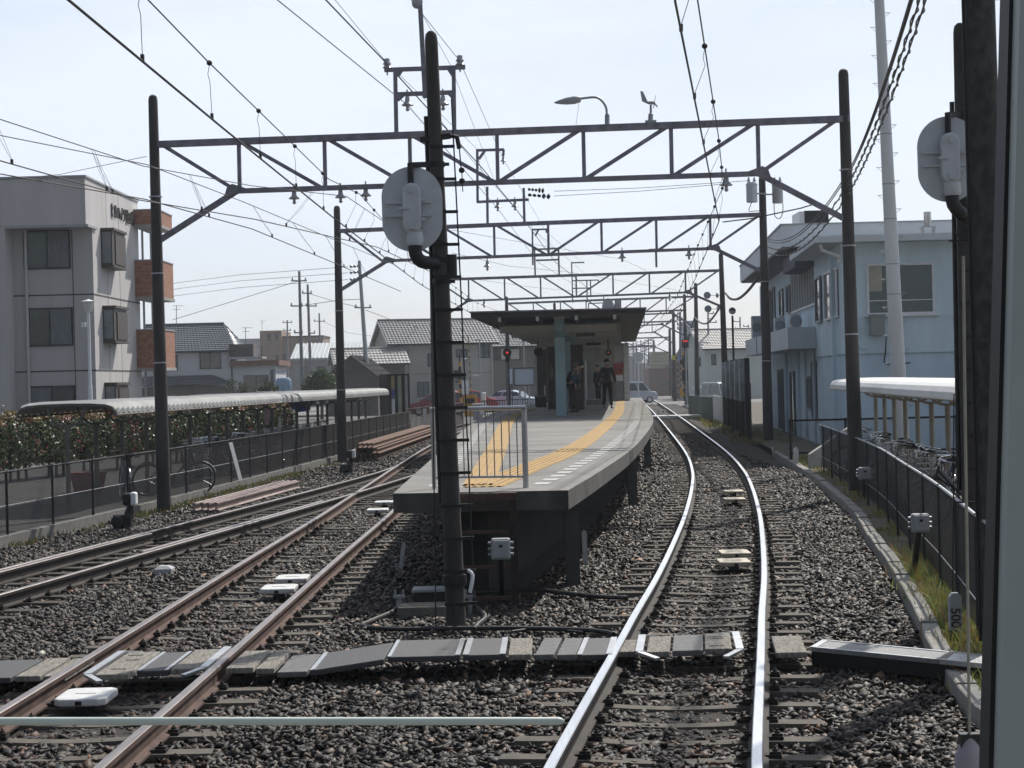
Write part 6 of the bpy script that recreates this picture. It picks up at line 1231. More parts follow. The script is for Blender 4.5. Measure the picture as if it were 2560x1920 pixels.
def person(px, py, Y, H_, label, jacket, jm, lean=0.0, turn=0.0, stride=.0, cap=False, rotz=math.pi, bag=False, pack=False, arms=((.02, -.02), (.02, -.02)), group=None, headdrop=0.0):
    b = A(px, py, Y); t = thing('person', (b.x, b.y, .985), label, 'person', group); s = H_ / 1.75
    # local: x right of the person, y forward, z up; leaning bends the trunk forward from the hips
    def bend(p):
        x, y, z = p; 
        if z > .95: dz = z - .95; y, z = y + dz * math.sin(lean), .95 + dz * math.cos(lean)
        return (x * s, y * s, z * s)
    st = stride
    J = [((0, 0, .95), (.135, .095)), ((0, 0, 1.12), (.125, .085)), ((0, 0, 1.30), (.155, .10)), ((0, 0, 1.42), (.12, .085)), ((0, 0, 1.50), .055), ((0, .01 + headdrop * .05, 1.585 - headdrop * .02), (.068, .08)), ((0, .02 + headdrop * .1, 1.67 - headdrop * .04), (.072, .088)), ((0, .01 + headdrop * .1, 1.735 - headdrop * .05), (.05, .06))]
    E = [(i, i + 1) for i in range(7)]
    legs = {}
    for sd, f in ((-1, st), (1, -st)):
        k = len(J); J += [((sd * .09, 0, .90), .085), ((sd * .095, f * .42 + .02, .50), .058), ((sd * .10, f * .9 - .01, .09), .04), ((sd * .105, f * .9 + .1, .035), (.035, .03))]; E += [(0, k), (k, k + 1), (k + 1, k + 2), (k + 2, k + 3)]
    hands = []
    for sd, (sw, fw) in ((-1, arms[0]), (1, arms[1])):
        k = len(J); el = (sd * (.235 + sw), fw * .45 - .02, 1.14); wr = (sd * (.25 + sw * 1.5), fw + .03, .90 + abs(fw) * .35); J += [((sd * .17, 0, 1.40), .06), (el, .042), (wr, .028), ((wr[0], wr[1] + .02, wr[2] - .07), (.034, .018))]; E += [(3, k), (k, k + 1), (k + 1, k + 2), (k + 2, k + 3)]; hands.append((k + 3, sd))
        for fi in range(5):
            q = len(J); base_ = J[k + 3][0]; off = (-.024 + fi * .013) if fi < 4 else .03; ln = (.07, .078, .074, .06, .045)[fi]
            if fi < 4: J += [((base_[0] - sd * .002, base_[1] + off, base_[2] - .035), .0085), ((base_[0] - sd * .012, base_[1] + off + .004, base_[2] - .035 - ln), .007)]
            else: J += [((base_[0] - sd * .012, base_[1] + .025, base_[2] + .005), .009), ((base_[0] - sd * .02, base_[1] + .045, base_[2] - .035), .0075)]
            E += [(k + 3, q), (q, q + 1)]
    ca, sa = math.cos(rotz), math.sin(rotz); R = lambda p: (lambda q: (q[0] * ca - q[1] * sa, q[0] * sa + q[1] * ca, q[2]))(bend(p))
    sc_ = lambda r, k=1.0: (r[0] * s * k, r[1] * s * k) if isinstance(r, tuple) else (r * s * k, r * s * k)
    body = skinned('body', [(R(p), sc_(r)) for p, r in J], E, M_skin, t)
    # clothes
    tj = [J[0]] + J[8:11] + J[12:15]; tj = [(tj[0][0], (.142, .105))] + [(p, (r if not isinstance(r, tuple) else r[0]) + .02) for p, r in tj[1:]]
    skinned('trousers', [(R(p), sc_(r)) for p, r in tj], [(0, 1), (1, 2), (2, 3), (0, 4), (4, 5), (5, 6)], M_trous, body)
    jj = [((0, 0, .86), (.165, .125)), ((0, 0, 1.0), (.158, .115)), ((0, 0, 1.14), (.15, .108)), ((0, 0, 1.31), (.178, .122)), ((0, 0, 1.43), (.14, .10)), ((0, 0, 1.49), .068)]; je = [(i, i + 1) for i in range(5)]
    for k in (16, 16 + 14):
        n0 = len(jj); jj += [(J[k][0], .078), (J[k + 1][0], .06), (J[k + 2][0], .046)]; je += [(4, n0), (n0, n0 + 1), (n0 + 1, n0 + 2)]
    skinned(jacket, [(R(p), sc_(r)) for p, r in jj], je, jm, body, 1, 2)
    HC = J[6][0]; hp = lambda a, b_, c: Vector(R((HC[0] + a, HC[1] + b_, HC[2] + c)))
    ang = lambda: rotz
    mb = MB().sphere((0, 0, 0), 1, 14); mb.v = [tuple(hp(x * .084, y * .098 - .016, z * .09 + .035)) if True else 0 for x, y, z in mb.v]
    mb.v = [v for v in mb.v]; o = mb.build('hair', M_hair, None, True); o.parent = body; ORG[o] = ORG[t]
    mb = MB().sphere((0, 0, 0), 1, 12); mb.v = [tuple(hp(x * .058, y * .05 + .065, z * .045 - .045)) for x, y, z in mb.v]; o = mb.build('face_mask', M_mask, None, True); o.parent = body
    for e in (-1, 1):
        mb = MB().sphere((0, 0, 0), 1, 8); mb.v = [tuple(hp(e * .03 + x * .011, .083 + y * .008, .012 + z * .008)) for x, y, z in mb.v]; o = mb.build('eye', M_black, None, True); o.parent = body
        mb = MB().sphere((0, 0, 0), 1, 8); mb.v = [tuple(hp(e * .08 + x * .012, -.005 + y * .02, -.005 + z * .03)) for x, y, z in mb.v]; o = mb.build('ear', M_skin, None, True); o.parent = body
    for k in (11, 15):
        p = J[k][0]; mb = MB().sphere((0, 0, 0), 1, 10); mb.v = [tuple(Vector(R((p[0] + x * .048, p[1] - .03 + y * .135, max(.0, .045 + z * .05))))) for x, y, z in mb.v]; o = mb.build('shoe', M_shoe, None, True); o.parent = body
    if cap:
        mb = MB(); mb.lathe([(.092, .0), (.094, .05), (.115, .085), (.11, .1), (.04, .108)], (0, 0, 0), 18); mb.v = [tuple(hp(x, y * 1.08 - .005, z * .8 - .005)) for x, y, z in mb.v]; o = mb.build('cap', M_unif, None, True); o.parent = body
        mb = MB(); mb.prism([(-.08, .06), (-.05, .13), (0, .15), (.05, .13), (.08, .06)], .05, .058, lambda a, b_, d: hp(a, b_, d - (b_ - .06) * .25)); o = mb.build('peak', M_shoe, None); o.parent = body
    if pack:
        mb = MB().sphere((0, 0, 0), 1, 12, (1, 1, 1)); mb.v = [tuple(Vector(R((x * .15, -.17 + y * .09, 1.22 + z * .22)))) for x, y, z in mb.v]; o = mb.build('backpack', M_black, None, True); ORG[o] = V(0, 0, 0); o.location = t.location; o['label'] = 'black backpack on the back of the bending person in blue'; o['category'] = 'backpack'
    if bag:
        p = J[hands[1][0]][0]; mb = MB().boxc((p[0], p[1], p[2] - .17), (.05, .16, .13)).tube([(p[0], p[1] - .06, p[2] - .1), (p[0], p[1], p[2] - .045), (p[0], p[1] + .06, p[2] - .1)], .01, 6); mb.v = [tuple(Vector(R(v))) for v in mb.v]; o = mb.build('hand_lamp', M_black, None); o.location = t.location; o['label'] = 'small black case held by the walking station officer'; o['category'] = 'case'
    return t
person(1519.5, 1021, 67.8, 1.80, 'station officer in black uniform, cap and white mask walking along the platform', 'uniform_jacket', M_unif, 0, 0, .26, True, math.pi + .1, True, arms=((.02, .10), (.03, -.08)))
person(1431, 1030, 61.5, 1.72, 'person in a blue jacket bending forward beside the pale blue column', 'blue_jacket', mat('blue_jacket', (.022, .075, .12), .7, .2, 8), .34, 0, .03, False, -math.pi / 2 - .35, False, True, arms=((.0, .16), (.0, .18)), headdrop=1.0)
person(1497, 1003.5, 87.2, 1.72, 'person in dark clothes standing by the waiting room wall behind the officer', 'dark_coat', M_unif, .04, 0, .02, False, math.pi * .75)
# ================================================================ vehicles
M_tyre2 = M_tyre; M_cglass = mat('car_glass', (.03, .035, .045), .06, .1, 1, spec=.9)
def car(name, loc, yaw, L_, prof, green, pc, label, W_=1.48, wr=.29, wx=None, roofm=None, tail=None, cat='car', grp='cars at the level crossing'):
    """prof: lower body outline (x, z); green: glasshouse outline; x runs from rear 0 to front L."""
    t = thing(name, loc, label, cat, grp); ca, sa = math.cos(yaw), math.sin(yaw); Pt = lambda x, y, z: V(loc[0] + (x - L_ / 2) * ca - y * sa, loc[1] + (x - L_ / 2) * sa + y * ca, loc[2] + z); h = W_ / 2
    m = mat('car_paint_%s' % name + '_%d' % int(pc[0] * 999), pc, .22, .03, 2, spec=.6)
    body = MB().prism(prof, -h, h, lambda a, b, d: Pt(a, d, b)).build('body', m, t, bevel=.05)
    n = len(green); mb = MB(); zb = green[0][1]; tp = lambda z: h * (.97 - .16 * (z - zb) / max(.01, max(g[1] for g in green) - zb))
    vs = [Pt(x, -tp(z), z) for x, z in green] + [Pt(x, tp(z), z) for x, z in green]
    mb.raw(vs, [tuple(range(n)), tuple(range(n, 2 * n))[::-1]] + [(i, i + n, (i + 1) % n + n, (i + 1) % n) for i in range(n)]); mb.build('cabin', m, t, bevel=.04)
    xs = [g[0] for g in green]; zt = max(g[1] for g in green); x0, x1 = green[0][0], green[-1][0]; top = [g for g in green if g[1] > zt - .12]; tx0, tx1 = min(g[0] for g in top), max(g[0] for g in top)
    for sd in (-1, 1):
        for f0, f1 in ((.04, .32), (.36, .64), (.67, .95)):
            q = []
            for f, zz in ((f0, zb + .06), (f1, zb + .06), (f1, zt - .12), (f0, zt - .12)):
                u = (zz - zb) / (zt - zb); xa = x0 + (tx0 - x0) * u; xb = x1 + (tx1 - x1) * u; q.append(Pt(xa + (xb - xa) * f, sd * (tp(zz) + .006), zz))
            MB().raw(q + [p + V(-sd * .0, 0, 0) + (Pt(0, -sd * .02, 0) - Pt(0, 0, 0)) for p in q], [(0, 1, 2, 3), (4, 7, 6, 5), (0, 4, 5, 1), (1, 5, 6, 2), (2, 6, 7, 3), (3, 7, 4, 0)]).build('side_window', M_cglass, t)
    for xe, xt, nm, sg in ((x1, tx1, 'windscreen', 1), (x0, tx0, 'rear_window', -1)):
        q = []
        for zz, s2 in ((zb + .05, -1), (zb + .05, 1), (zt - .1, 1), (zt - .1, -1)):
            u = (zz - zb) / (zt - zb); q.append(Pt(xe + (xt - xe) * u + sg * .012, s2 * (tp(zz) - .08), zz))
        MB().raw(q + [p - (Pt(sg * .03, 0, 0) - Pt(0, 0, 0)) for p in q], [(0, 1, 2, 3), (4, 7, 6, 5), (0, 4, 5, 1), (1, 5, 6, 2), (2, 6, 7, 3), (3, 7, 4, 0)]).build(nm, M_cglass, t)
    for x in (wx or (.62, L_ - .68)):
        for sd in (-1, 1):
            w_ = MB().lathe([(wr * .7, -.1), (wr, -.085), (wr, .085), (wr * .7, .1)], Pt(x, sd * (h - .09), wr), 20, Pt(0, sd, 0) - Pt(0, 0, 0)).build('wheel', M_tyre2, t, True); MB().lathe([(wr * .66, 0), (wr * .6, .02), (wr * .12, .012)], Pt(x, sd * (h + .01), wr), 12, Pt(0, sd, 0) - Pt(0, 0, 0)).build('rim', M_chr, w_)
    for sd in (-1, 1):
        MB().boxc(Pt(L_ - .06, sd * (h - .2), prof[-1][1] * .0 + .68), (.16, .3, .14), yaw).build('headlight', mat('lamp_clear', (.7, .72, .75), .1, .05, spec=.8), t); MB().boxc(Pt(.04, sd * (h - .16), .82), (.12, .24, .16), yaw).build('tail_light', mat('lamp_red', (.35, .02, .02), .2, .05), t); MB().boxc(Pt(L_ * .70, sd * (h + .08), .98), (.12, .16, .12), yaw).build('mirror', m, t, bevel=.02)
    return t
kei_p = [(0, .22), (.02, .95), (L_ := 3.39, .9), (3.39, .22)]; kei_p = [(.0, .24), (.0, .98), (2.65, .99), (3.25, .90), (3.39, .70), (3.39, .24)]; kei_g = [(.02, .97), (.10, 1.70), (.25, 1.77), (2.05, 1.77), (2.25, 1.68), (2.85, .97)]
sed_p = [(0, .3), (.02, .88), (.9, .98), (3.3, .98), (4.4, .78), (4.6, .6), (4.6, .25), (.1, .22)]; sed_g = [(.75, .95), (1.5, 1.36), (1.9, 1.44), (2.5, 1.43), (2.9, 1.33), (3.55, .95)]
hat_p = [(0, .28), (.02, .92), (.5, .98), (3.0, .98), (3.75, .8), (3.9, .55), (3.9, .25)]; hat_g = [(.12, .96), (.35, 1.40), (.7, 1.5), (2.1, 1.5), (2.5, 1.38), (3.2, .96)]
c = A(1592, 1005, 152); car('small_car', (c.x - .05, 152, -.06), .09, 3.39, kei_p, kei_g, (.44, .48, .53), 'pale silver boxy small car crossing the tracks beside the platform end')
c = A(1282, 1010, 138); car('sedan', (c.x - .1, 138, -.1), -.35, 4.6, sed_p, sed_g, (.50, .56, .66), 'pale blue white sedan seen beyond the platform, left of the canopy')
c = A(1182, 1010, 136); car('hatchback', (c.x - .3, 136, -.1), .5, 3.6, hat_p, hat_g, (.34, .03, .025), 'bright red hatchback partly hidden by the crossing gear')
c = A(1062, 1020, 122); car('hatchback', (c.x + .9, 122, -.1), math.pi, 3.9, hat_p, hat_g, (.16, .018, .025), 'dark red car with its bonnet showing left of the signal mast')
c = A(1742, 985, 118); car('parked_car', (c.x + .9, 118, -.1), -1.25, 3.9, hat_p, hat_g, (.52, .53, .54), 'white car parked behind the green fence on the right, left one', grp='cars parked on the right'); c = A(1789, 985, 112); car('parked_van', (c.x + .5, 112, -.1), -1.2, 3.6, kei_p, kei_g, (.45, .46, .48), 'silver van parked behind the white panel fence on the right', grp='cars parked on the right')
# motor scooters among the bicycles on the left
def scooter(loc, rz, col, label):
    t = thing('scooter', loc, label, 'scooter', 'motor scooters by the shelter'); t.rotation_euler = (0, 0, rz); ORG[t] = V(0, 0, 0); m = mat('scooter_%d' % int(col[0] * 999), col, .3, .1, 5)
    for x in (-.55, .55): w_ = MB().lathe([(.15, -.05), (.22, -.045), (.22, .045), (.15, .05)], (x, 0, .22), 18, (0, 1, 0)).build('wheel', M_tyre, t, True); MB().lathe([(.14, -.03), (.14, .03)], (x, 0, .22), 12, (0, 1, 0)).build('rim', M_chr, w_)
    MB().prism([(-.75, .5), (-.7, .62), (-.1, .58), (-.02, .28), (.3, .26), (.42, .9), (.5, .88), (.42, .22), (-.15, .2), (-.35, .34)], -.14, .14, lambda a, b, d: V(a, d, b)).build('body', m, t, bevel=.03); MB().boxc((-.38, 0, .68), (.62, .26, .1)).build('seat', M_black, t, bevel=.03)
    MB().tube([(.42, 0, .85), (.38, 0, 1.0), (.32, -.3, 1.02)], .018, 6).tube([(.38, 0, 1.0), (.32, .3, 1.02)], .018, 6).build('handlebar', M_blkm, t, True); MB().boxc((.52, 0, .9), (.1, .2, .16)).build('headlight', M_chr, t, bevel=.03); MB().prism([(.35, .36), (.45, .5), (.65, .5), (.78, .38), (.6, .44)], -.07, .07, lambda a, b, d: V(a, d, b)).build('front_mudguard', m, t)
scooter((shat(13.2).x + .1, shat(13.2).y, -.12), 2.6, (.02, .02, .025), 'dark motor scooter parked close behind the mesh fence'); scooter((shat(16).x + .15, shat(16).y, -.12), 2.9, (.25, .26, .28), 'grey motor scooter among the bicycles under the left shelter')
# ================================================================ level crossing gear on the left
M_yb = mat('warning_yellow', (.50, .27, .03), .6, .1, 4)
def stripes(name, par, a, b, r, n, n8=8):
    for k in range(n):
        p, q = a.lerp(b, k / n), a.lerp(b, (k + 1) / n); MB().tube([p, q], r, n8).build(name, M_yb if k % 2 else M_blkm, par)
t = thing('crossing_signal', tuple(A(1152, 1060, 112)), 'yellow and black striped crossing signal post right of the signal mast', 'crossing signal'); a, b = A(1155, 1060, 112), A(1149, 905, 112); stripes('post_band', t, a, b, .09, 14)
MB().tube([b, b + V(0, 0, .5)], .05, 8).build('post_top', M_blkm, t); MB().lathe([(.1, -.14), (.14, .1)], b + V(.35, -.1, .1), 12, (.8, -.5, -.3)).build('bell', M_galv, t); MB().boxc(b + V(-.25, -.1, -.75), (.75, .3, .5)).build('signal_head', M_blkm, t); MB().boxc(b + V(.3, -.15, -1.55), (.4, .3, .85)).build('relay_box', M_white, t)
t = thing('crossing_barrier', tuple(A(1178, 1050, 116)), 'raised striped barrier arm standing upright beside the beige house', 'barrier'); a, b = A(1178, 985, 116), A(1170, 838, 116); stripes('arm_band', t, a, b, .03, 17, 6); MB().boxc(A(1176, 1025, 116) , (.8, .5, 1.9)).build('barrier_machine', M_yb, t); MB().boxc(A(1176, 1002, 115.6), (.5, .3, .3)).build('drive_head', M_blkm, t)
t = thing('relay_cabinet', tuple(A(1195, 1060, 105)), 'grey relay cabinet with pale edge beyond the platform railing', 'cabinet'); a, b = A(1182, 1012, 105), A(1207, 1055, 105); MB().box(a.x, b.x, 105, 105.5, -.3, a.z).build('cabinet_body', M_grey, t, bevel=.02); MB().box(a.x - .03, b.x + .03, 104.97, 105.53, a.z, a.z + .06).build('cabinet_top', M_white, t); MB().box(b.x - .12, b.x - .05, 104.97, 104.995, .2, a.z - .05).build('cabinet_edge', M_white, t)
t = thing('white_cabinet', tuple(A(1210, 1015, 118)), 'small white rounded cabinet near the sedan', 'cabinet'); a, b = A(1204, 981, 118), A(1215, 1004, 118); MB().box(a.x, b.x, 118, 118.3, -.2, a.z).build('cabinet_body', M_white, t, bevel=.06)
for px0, py0, px1, py1, lb in ((1198, 850, 1203, 1010, 'nearer grey lamp post in front of the beige house'), (1309, 858, 1313, 1000, 'grey lamp post by the taupe house')):
    t = thing('lamp_post', tuple(A(px1, py1, 125)), lb, 'lamp post', 'thin lamp posts by the crossing'); a, b = A(px1, py1, 125), A(px0, py0, 125); MB().tube([a - V(0, 0, .5), b], .045, 8).build('post', M_grey, t, True); MB().boxc(b + V(-.1, -.1, .05), (.45, .2, .12)).build('lamp_head', M_white, t, bevel=.03)
    if px0 == 1198: MB().boxc(A(1189, 938, 125), (.35, .2, .1)).beam(A(1190, 938, 125), A(1200, 940, 125), .04, .04).build('side_lamp', M_white, t)
t = thing('sign_panel', tuple(A(1305, 1000, 112)), 'wide pale blank sign panel in a dark frame left of the canopy', 'sign'); a, b = A(1286, 922, 112), A(1335, 961, 112); MB().box(a.x, b.x, 112, 112.06, b.z, a.z).build('panel', mat('sign_white', (.45, .50, .58), .6, .05), t); mb = MB()
for q in ((a.x - .06, a.x, b.z - .06, a.z + .06), (b.x, b.x + .06, b.z - .06, a.z + .06), (a.x, b.x, a.z, a.z + .06), (a.x, b.x, b.z - .06, b.z)): mb.box(q[0], q[1], 111.95, 112.08, q[2], q[3])
mb.build('frame', M_blkm, t); mb = MB()
for xx in (a.x + .3, b.x - .3): MB().box(xx - .05, xx + .05, 112.02, 112.1, -.3, b.z - .06).build('leg', M_grey, t)
t = thing('sign_panel', tuple(A(1275, 1000, 113)), 'narrow pale sign panel just right of the red signal post', 'sign'); a, b = A(1274, 922, 113), A(1281, 960, 113); MB().box(a.x, b.x, 113, 113.06, b.z, a.z).build('panel', mat('sign_white', (1, 1, 1)), t); MB().box(b.x - .06, b.x, 113.07, 113.15, -.3, a.z).build('leg', M_blkm, t)
t = thing('road_railing', (0, 120, -.2), 'dark road railing in front of the sedan', 'railing'); a, b = A(1205, 1003, 118), A(1338, 997, 118); MB().beam(a, b, .05, .06).build('rail', M_blkm, t)
for k in range(22): p = a.lerp(b, k / 21); MB().box(p.x - .02, p.x + .02, p.y - .02, p.y + .02, -.2, p.z).build('bar', M_blkm, t)
# ================================================================ right side: pale blue station building
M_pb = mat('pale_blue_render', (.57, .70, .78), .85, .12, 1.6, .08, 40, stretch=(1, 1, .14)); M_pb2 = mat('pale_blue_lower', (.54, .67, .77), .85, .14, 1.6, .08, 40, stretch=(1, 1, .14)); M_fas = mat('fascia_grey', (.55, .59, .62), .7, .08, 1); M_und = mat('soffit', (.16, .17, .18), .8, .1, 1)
bt = thing('office_building', (10, 56, -.2), 'two storey pale blue railway office with flat overhanging roofs and a first floor balcony', 'office building')
wx = lambda y: 9.0 + .065 * (y - 50)
def wedge(par, name, m, y0, y1, xa, xb, z0, z1):   # block whose left side follows the track
    return MB().raw([(xa(y0), y0, z0), (xb, y0, z0), (xb, y1, z0), (xa(y1), y1, z0), (xa(y0), y0, z1), (xb, y0, z1), (xb, y1, z1), (xa(y1), y1, z1)], [(0, 3, 2, 1), (4, 5, 6, 7), (0, 1, 5, 4), (1, 2, 6, 5), (2, 3, 7, 6), (3, 0, 4, 7)]).build(name, m, par)
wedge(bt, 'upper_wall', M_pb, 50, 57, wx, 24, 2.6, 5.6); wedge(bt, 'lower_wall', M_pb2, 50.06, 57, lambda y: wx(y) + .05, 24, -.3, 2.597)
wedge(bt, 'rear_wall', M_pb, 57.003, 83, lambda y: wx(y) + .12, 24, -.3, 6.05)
wedge(bt, 'near_roof', M_fas, 49.3, 57.2, lambda y: wx(y) - .75, 24.5, 5.6, 5.78); wedge(bt, 'upper_roof', M_fas, 57.25, 79, lambda y: wx(y) - .98, 24.5, 6.053, 6.72); wedge(bt, 'roof_cap', M_grey, 57.2, 79.05, lambda y: wx(y) - 1.02, 24.6, 6.723, 6.77)
wedge(bt, 'roof_soffit', M_und, 57.3, 78.9, lambda y: wx(y) - .93, 24.4, 6.02, 6.05)
bl_ = wedge(bt, 'balcony', M_fas, 57.02, 78, lambda y: wx(y) - .88, 10.2, 2.87, 3.54)
for y in (64, 71): MB().box(wx(y) - .9, wx(y) - .872, y - .02, y + .02, 2.9, 3.5).build('panel_joint', M_concd, bl_)
def frontwin(px0, px1, py0, py1, splits=(), m=None, Y=50, mp=None):
    a, b = A(px0, py0, Y), A(px1, py1, Y); mf = M_white; f = .06; mb = MB(); mb.box(a.x, b.x, Y - .05, Y + .03, b.z, b.z + f).box(a.x, b.x, Y - .05, Y + .03, a.z - f, a.z).box(a.x, a.x + f, Y - .05, Y + .03, b.z + f, a.z - f).box(b.x - f, b.x, Y - .05, Y + .03, b.z + f, a.z - f)
    for s_ in splits: xm = a.x + (b.x - a.x) * s_; mb.box(xm - .03, xm + .03, Y - .05, Y + .03, b.z + f, a.z - f)
    mb.box(a.x + f, b.x - f, Y - .03, Y + .02, b.z + (a.z - b.z) * .27, b.z + (a.z - b.z) * .27 + .025); mb.box(a.x - .08, b.x + .12, Y - .12, Y, b.z - .05, b.z - .002)
    o = mb.build('window', mf, bt); MB().box(a.x + f, b.x - f, Y - .02, Y + .01, b.z + f, a.z - f).build('pane', mp or mat('green_grey_glass', (.12, .15, .145), .25, .15, .6), o); return o, a, b
o, a, b = frontwin(2165, 2337, 660, 784, (.44,)); MB().box(a.x + .07, a.x + .42, 49.975, 49.978, a.z - .75, a.z - .07).build('bright_interior_patch', mat('pale_interior', (.42, .40, .33), .7, .2, 3), o)  # pale patch painted for the bright interior behind this pane
frontwin(2384, 2480, 658, 784, (.5,))
def sidewin(y0, y1, z0, z1, off=0.0, n=1, dark=True):
    X_ = lambda y: wx(y) + off - .03; mb = MB(); 
    def fr(ya, yb, za, zb, o0=.0, o1=.06): mb.raw([(X_(ya) - o1, ya, za), (X_(yb) - o1, yb, za), (X_(yb) - o1, yb, zb), (X_(ya) - o1, ya, zb), (X_(ya) + .05, ya, za), (X_(yb) + .05, yb, za), (X_(yb) + .05, yb, zb), (X_(ya) + .05, ya, zb)], [(0, 1, 2, 3), (4, 7, 6, 5), (0, 4, 5, 1), (1, 5, 6, 2), (2, 6, 7, 3), (3, 7, 4, 0)])
    f = .06; fr(y0, y1, z0, z0 + f); fr(y0, y1, z1 - f, z1); 
    for k in range(n + 2): yy = y0 + (y1 - y0 - f) * k / (n + 1); fr(yy, yy + f, z0 + f, z1 - f)
    o = mb.build('window', M_white if not dark else M_grey, bt); mb = MB(); mb.raw([(X_(y0) - .01, y0, z0 + f), (X_(y1) - .01, y1, z0 + f), (X_(y1) - .01, y1, z1 - f), (X_(y0) - .01, y0, z1 - f), (X_(y0) + .02, y0, z0 + f), (X_(y1) + .02, y1, z0 + f), (X_(y1) + .02, y1, z1 - f), (X_(y0) + .02, y0, z1 - f)], [(0, 1, 2, 3), (4, 7, 6, 5), (0, 4, 5, 1), (1, 5, 6, 2), (2, 6, 7, 3), (3, 7, 4, 0)]); mb.build('pane', M_glass, o); return o
sidewin(50.5, 53.7, 3.62, 5.0, 0, 1, False); sidewin(54.9, 56.4, 3.62, 5.0, 0, 0); sidewin(57.6, 66, 4.25, 5.78, .12, 8, False); sidewin(67, 68.2, 4.3, 5.35, .12, 0); sidewin(70, 71.5, 4.3, 5.35, .12, 0); sidewin(74, 78, 3.7, 5.6, .12, 2)
sidewin(58.2, 59.4, .6, 2.5, .12, 0); sidewin(60.2, 61, .9, 2.0, .12, 0); sidewin(66, 67.5, -.1, 2.2, .12, 0); sidewin(71, 73, -.1, 2.3, .12, 1)
wedge(bt, 'shade_box', mat('violet_awning', (.10, .10, .14), .8, .1), 57.6, 62, lambda y: wx(y) - .55, 9.9, 5.45, 5.95)
MB().box(8.9, 9.02, 51.0, 51.1, -.2, 5.4).build('drain_pipe', M_pb, bt); MB().tube([(wx(50) - .6, 49.6, 5.58), (wx(50) - .55, 49.65, 5.42), (wx(50) - .05, 49.85, 5.25), (wx(50) - .06, 49.9, 5.1)], .05, 8).build('downpipe_bend', M_white, bt, True)
for y in (58.6, 61.5, 64, 69): MB().tube([(wx(y) + .06, y, -.3), (wx(y) + .06, y, 2.86)], .045, 8).build('drain_pipe', M_pb2, bt, True)
a, b = A(2173, 790, 49.9), A(2210, 838, 49.9); o = MB().box(a.x, b.x, 49.72, 49.99, b.z, a.z).build('meter_cabinet', mat('olive_grey_paint', (.25, .28, .26), .6, .08), bt, bevel=.01); MB().box(a.x - .03, b.x + .03, 49.7, 49.99, a.z + .002, a.z + .04).build('cabinet_cap', M_grey, o); MB().tube(catmull([(a.x + .45, 49.9, b.z), (a.x + .42, 49.9, b.z - .45), (a.x + .4, 49.93, b.z - .75), (a.x + .75, 49.95, b.z - .8), (a.x + 1.1, 49.95, b.z - .76)], .05), .018, 6).build('cabinet_cable', M_blkm, o); MB().tube(catmull([(a.x - .3, 49.95, a.z - .1), (a.x - .32, 49.95, b.z), (a.x - .25, 49.95, b.z - .3), (a.x - .05, 49.95, b.z - .35)], .05), .02, 6).build('conduit', M_pb, bt)
for px0, px1, py0, py1, Y, lb in ((1937, 1963, 794, 816, 68, 'air conditioner outdoor unit on the balcony, farther one'), (1977, 2003, 785, 816, 60, 'air conditioner outdoor unit on the balcony, nearer one'), (1880, 1905, 790, 835, 76, 'tall ventilation box standing on the far end of the balcony')):
    a, b = A(px0, py0, Y), A(px1, py1, Y); t = thing('outdoor_unit', (a.x, Y, 3.54), lb, 'air conditioner', 'outdoor units on the balcony'); MB().box(a.x, b.x, Y, Y + .4, 3.56, a.z).build('casing', M_fas, t, bevel=.02); MB().lathe([(.2, 0), (.2, .02), (.03, .025)], ((a.x + b.x) / 2, Y, (3.56 + a.z) / 2), 16, (0, -1, 0)).build('fan_grille', M_grey, t)
a, b = A(1998, 527, 62), A(2072, 560, 62); t = thing('roof_tank_box', (a.x, 62, 6.77), 'black box with a white side standing on the office roof', 'roof box'); MB().box(a.x + .18, b.x, 62, 63.6, 6.77, a.z).build('box_body', M_blkm, t); MB().box(a.x, a.x + .177, 62.02, 63.6, 6.77, a.z - .02).build('side_panel', M_white, t)
a = A(2319, 566, 51); t = thing('roof_vent', (a.x, 51, 5.8), 'shiny cylindrical vent on a small stand on the office roof', 'vent'); mb = MB()
for dx in (-.16, .16): mb.box(a.x + dx - .02, a.x + dx + .02, 50.85, 51.15, 5.79, 6.05)
mb.box(a.x - .2, a.x + .2, 50.85, 51.15, 6.05, 6.09).build('stand', M_galv, t); MB().lathe([(.1, 0), (.1, .36), (.105, .37), (.105, .4)], (a.x, 51, 6.093), 16).build('cylinder', M_stain, t, True)
# pale utility pole in front of the office
M_pgrey = mat('pale_pole_concrete', (.62, .63, .65), .8, .1, 1.5, .1, 60, stretch=(1, 1, .3))
up = thing('utility_pole', tuple(A(2254, 1110, 46)), 'tall pale grey concrete utility pole with step bolts in front of the office', 'utility pole'); a, b = A(2254, 1110, 46), A(2191, -140, 46); MB().tube([a, b], [.20, .115], 20).build('pole', M_pgrey, up, True)
for k in range(34):
    p = a.lerp(b, .05 + k * .028); s_ = 1 if k % 2 else -1; r = .2 - .085 * (.05 + k * .028); MB().tube([p + V(s_ * r * .9, 0, 0), p + V(s_ * (r + .13), 0, .0)], .008, 5).tube([p + V(s_ * (r + .12), 0, 0), p + V(s_ * r, 0, -.1)], .005, 4).build('step_bolt', M_galv, up)
for f in (.12, .3, .36, .45, .52, .62): p = a.lerp(b, f); MB().lathe([(.2 - .085 * f + .004, -.012), (.2 - .085 * f + .007, 0), (.2 - .085 * f + .004, .012)], p, 20).build('band', M_grey, up, True)
